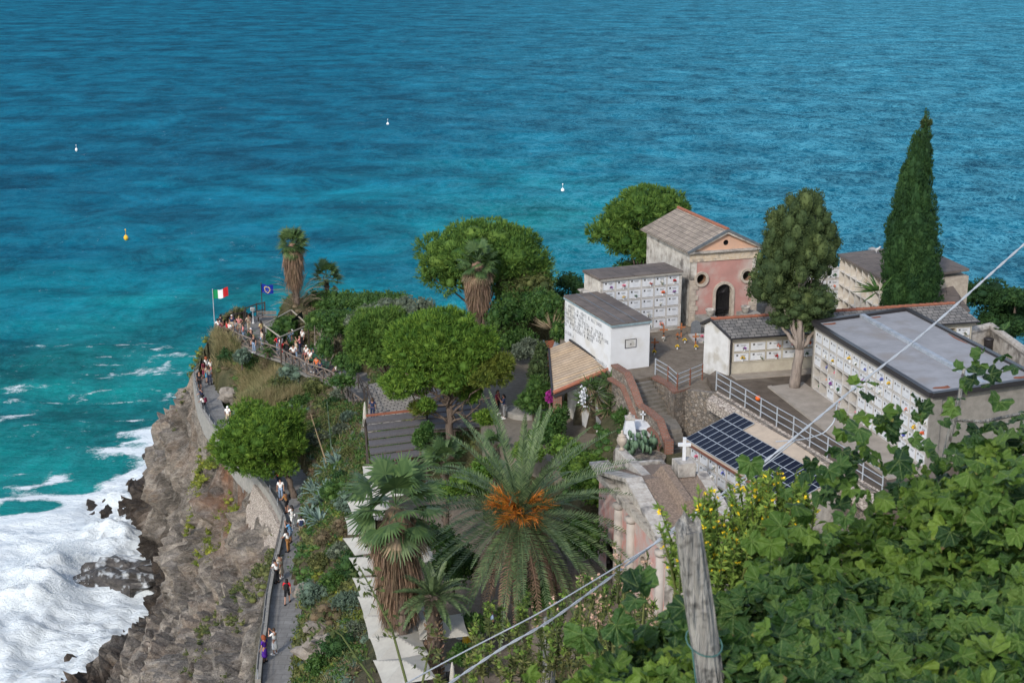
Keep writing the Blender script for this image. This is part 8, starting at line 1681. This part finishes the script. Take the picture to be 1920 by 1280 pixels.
def weed(name, label, c, n, h, spread, mleaf, mflower, nf, lw=.02, ll=.05, fs=.02, group='weeds on the bank', lean=(0, 0, 0), stems=m_scrub, dens=34):
    t = thing(name, label, 'weed', c, group); b = MB(); LP = []; LD = []; FP = []
    for k in range(n):
        a = A(*c) + A(R.uniform(-1, 1) * spread, R.uniform(-1, 1) * spread * .7, 0); hh = h * R.uniform(.55, 1.1); top = a + A(R.normal(0, .12) * hh, R.normal(0, .12) * hh, hh) + A(*lean) * hh; md = (a + top) / 2 + R.normal(0, .03, 3) * hh
        b.tube([a, md, top], [.0045 * (1 + h), .003 * (1 + h), .0015 * (1 + h)], 4)
        s = R.uniform(.2, 1, dens); p = a + (top - a) * s[:, None]; LP.append(p); d = R.normal(0, 1, (dens, 3)); d[:, 2] = abs(d[:, 2]) * .6 + .3; LD.append(nrm(d))
        m_ = max(1, int(nf)); s = R.uniform(.7, 1.03, m_); FP.append(a + (top - a) * s[:, None] + R.normal(0, .035 * h, (m_, 3)))
    LP = np.concatenate(LP); LD = np.concatenate(LD); foliage('leaves', blades(LP, LD, 2, ll, lw, .4), mleaf, t); FP = np.concatenate(FP)
    if nf: foliage('flowers', blades(FP, sphere_pts(len(FP)), 5, fs, fs * .7, .8, .5), mflower, t)
    b.build('stems', stems, t); return t
m_wl = mat('yellow_green_weed_leaves', (.19, .29, .055), (.13, .21, .04), 4, leaf=.3, isl=.4)
for (x, y, d, lab) in ((1340, 1060, 6.6, 'yellow-flowered weed just right of the thick post'), (1385, 1050, 6.8, 'yellow-flowered weed in the middle of the flowering clump'), (1430, 1010, 7.0, 'tallest yellow-flowered weed under the solar roof'), (1455, 1000, 7.1, 'yellow-flowered weed at the right end of the clump'), (1325, 1110, 6.4, 'lowest yellow-flowered weed beside the thick post')):
    weed('flowering_weed', lab, UD(x, y + 30, d), 24, .38, .14, m_wl, m_yflower, 2, .012, .035, .017, dens=60)
for (x, y, d, h, lab) in ((1150, 1110, 8.5, .5, 'dry-budded weed left of the thick post'), (1215, 1075, 8.2, .5, 'dry-budded weed standing against the mausoleum door'), (1090, 1150, 9.0, .45, 'dry-budded weed above the short pale post'), (1240, 1140, 8.0, .35, 'short dry-budded weed at the foot of the thick post'), (1180, 1180, 8.3, .5, 'dry-budded weed lowest on the bank')):
    weed('budded_weed', lab, UD(x, y + 70, d), 7, h * .85, .24, m_scrub, m_buds, 5, .010, .035, .016, dens=16)
for (x, y, d, h, lab) in ((1000, 1160, 15, 1.0, 'pale fennel clump left of the short pale post'), (960, 1220, 14, .9, 'fennel clump nearest the yellow hose'), (1085, 1190, 14, .9, 'fennel clump right of the short pale post'), (1130, 1120, 16, 1.0, 'feathery weed clump below the twisted cable'), (930, 1262, 13, .7, 'feathery weed at the bottom edge')):
    weed('fennel', lab, UD(x, y + 45, d), 18, h * .48, .5, m_scrub, m_wl, 5, .02, .07, .05)
for k, (pts, lab) in enumerate((([(765, 1290), (735, 1180), (700, 1110), (672, 1060)], 'tall bare weed stem crossing the cream parasols'), ([(700, 1275), (670, 1235), (640, 1190), (600, 1165)], 'thin bare weed stem leaning left over the scrub'), ([(790, 1290), (800, 1240), (810, 1205)], 'short fennel stem with flat seed head at the bottom'))):
    Q = [UD(x, y, 9.5) for x, y in pts]; t = thing('weed_stem', lab, 'weed', Q[0], 'weeds on the bank'); b = MB(); g_ = A(Q[0][0] + .3, Q[0][1], gz(Q[0][0] + .3, Q[0][1])); b.tube([g_, *Q], [.012] + list(np.linspace(.010, .004, len(Q))), 5); b.build('stem', m_scrub, t)
    P = np.repeat(np.array(Q[1:]), 14, 0) + R.normal(0, .06, (14 * (len(Q) - 1), 3)); foliage('seed_heads', blades(P, sphere_pts(len(P)), 3, .05, .02, .6), m_scrub, t)
# spray thrown up by the waves
m_spray = mat('foam_spray', (.74, .77, .78), rough=.9, leaf=.35)
def spray(cx, cy, rx, n, hz, z0=.6):
    c = U(cx, cy, z0); P = c + np.c_[R.normal(0, rx, n), R.normal(0, rx, n), np.abs(R.normal(0, hz, n))]; return blades(P, sphere_pts(n), 1, .10, .09, 1.0)
sp = [spray(60, 1120, 1.6, 12000, .8), spray(110, 1050, 1.5, 9000, .6)]
V, F = join(sp); o = link('sea_spray', rawmesh('sea_spray', V, F, m_spray)); tag(o, 'white spray above the breaking waves', None, None, 'stuff')
rk_ = thing('sea_rock', 'dark wet rock with water running off among the breakers', 'rock', U(245, 1100, 0)); c = U(245, 1088, -.2); s_ = []; b = MB(); n1, n2 = 22, 16
vs = [];
for i in range(n2 + 1):
    for j in range(n1):
        ph = math.pi * i / n2; th = 2 * math.pi * j / n1; d = A(math.sin(ph) * math.cos(th), math.sin(ph) * math.sin(th), math.cos(ph)); r_ = 1 + .75 * float(fbm(np.array([d * 1.8 + 7]), 3, True)[0]); vs.append(c + d * A(4.4, 2.6, 1.5) * r_)
b.add(vs, [(i * n1 + j, (i + 1) * n1 + j, (i + 1) * n1 + (j + 1) % n1, i * n1 + (j + 1) % n1) for i in range(n2) for j in range(n1)]); b.build('stone', mat('wet_rock', (.03, .028, .026), (.08, .07, .06), 2.5, .45, 1, 4, c3=(.5, .53, .54), s3=.9), rk_)
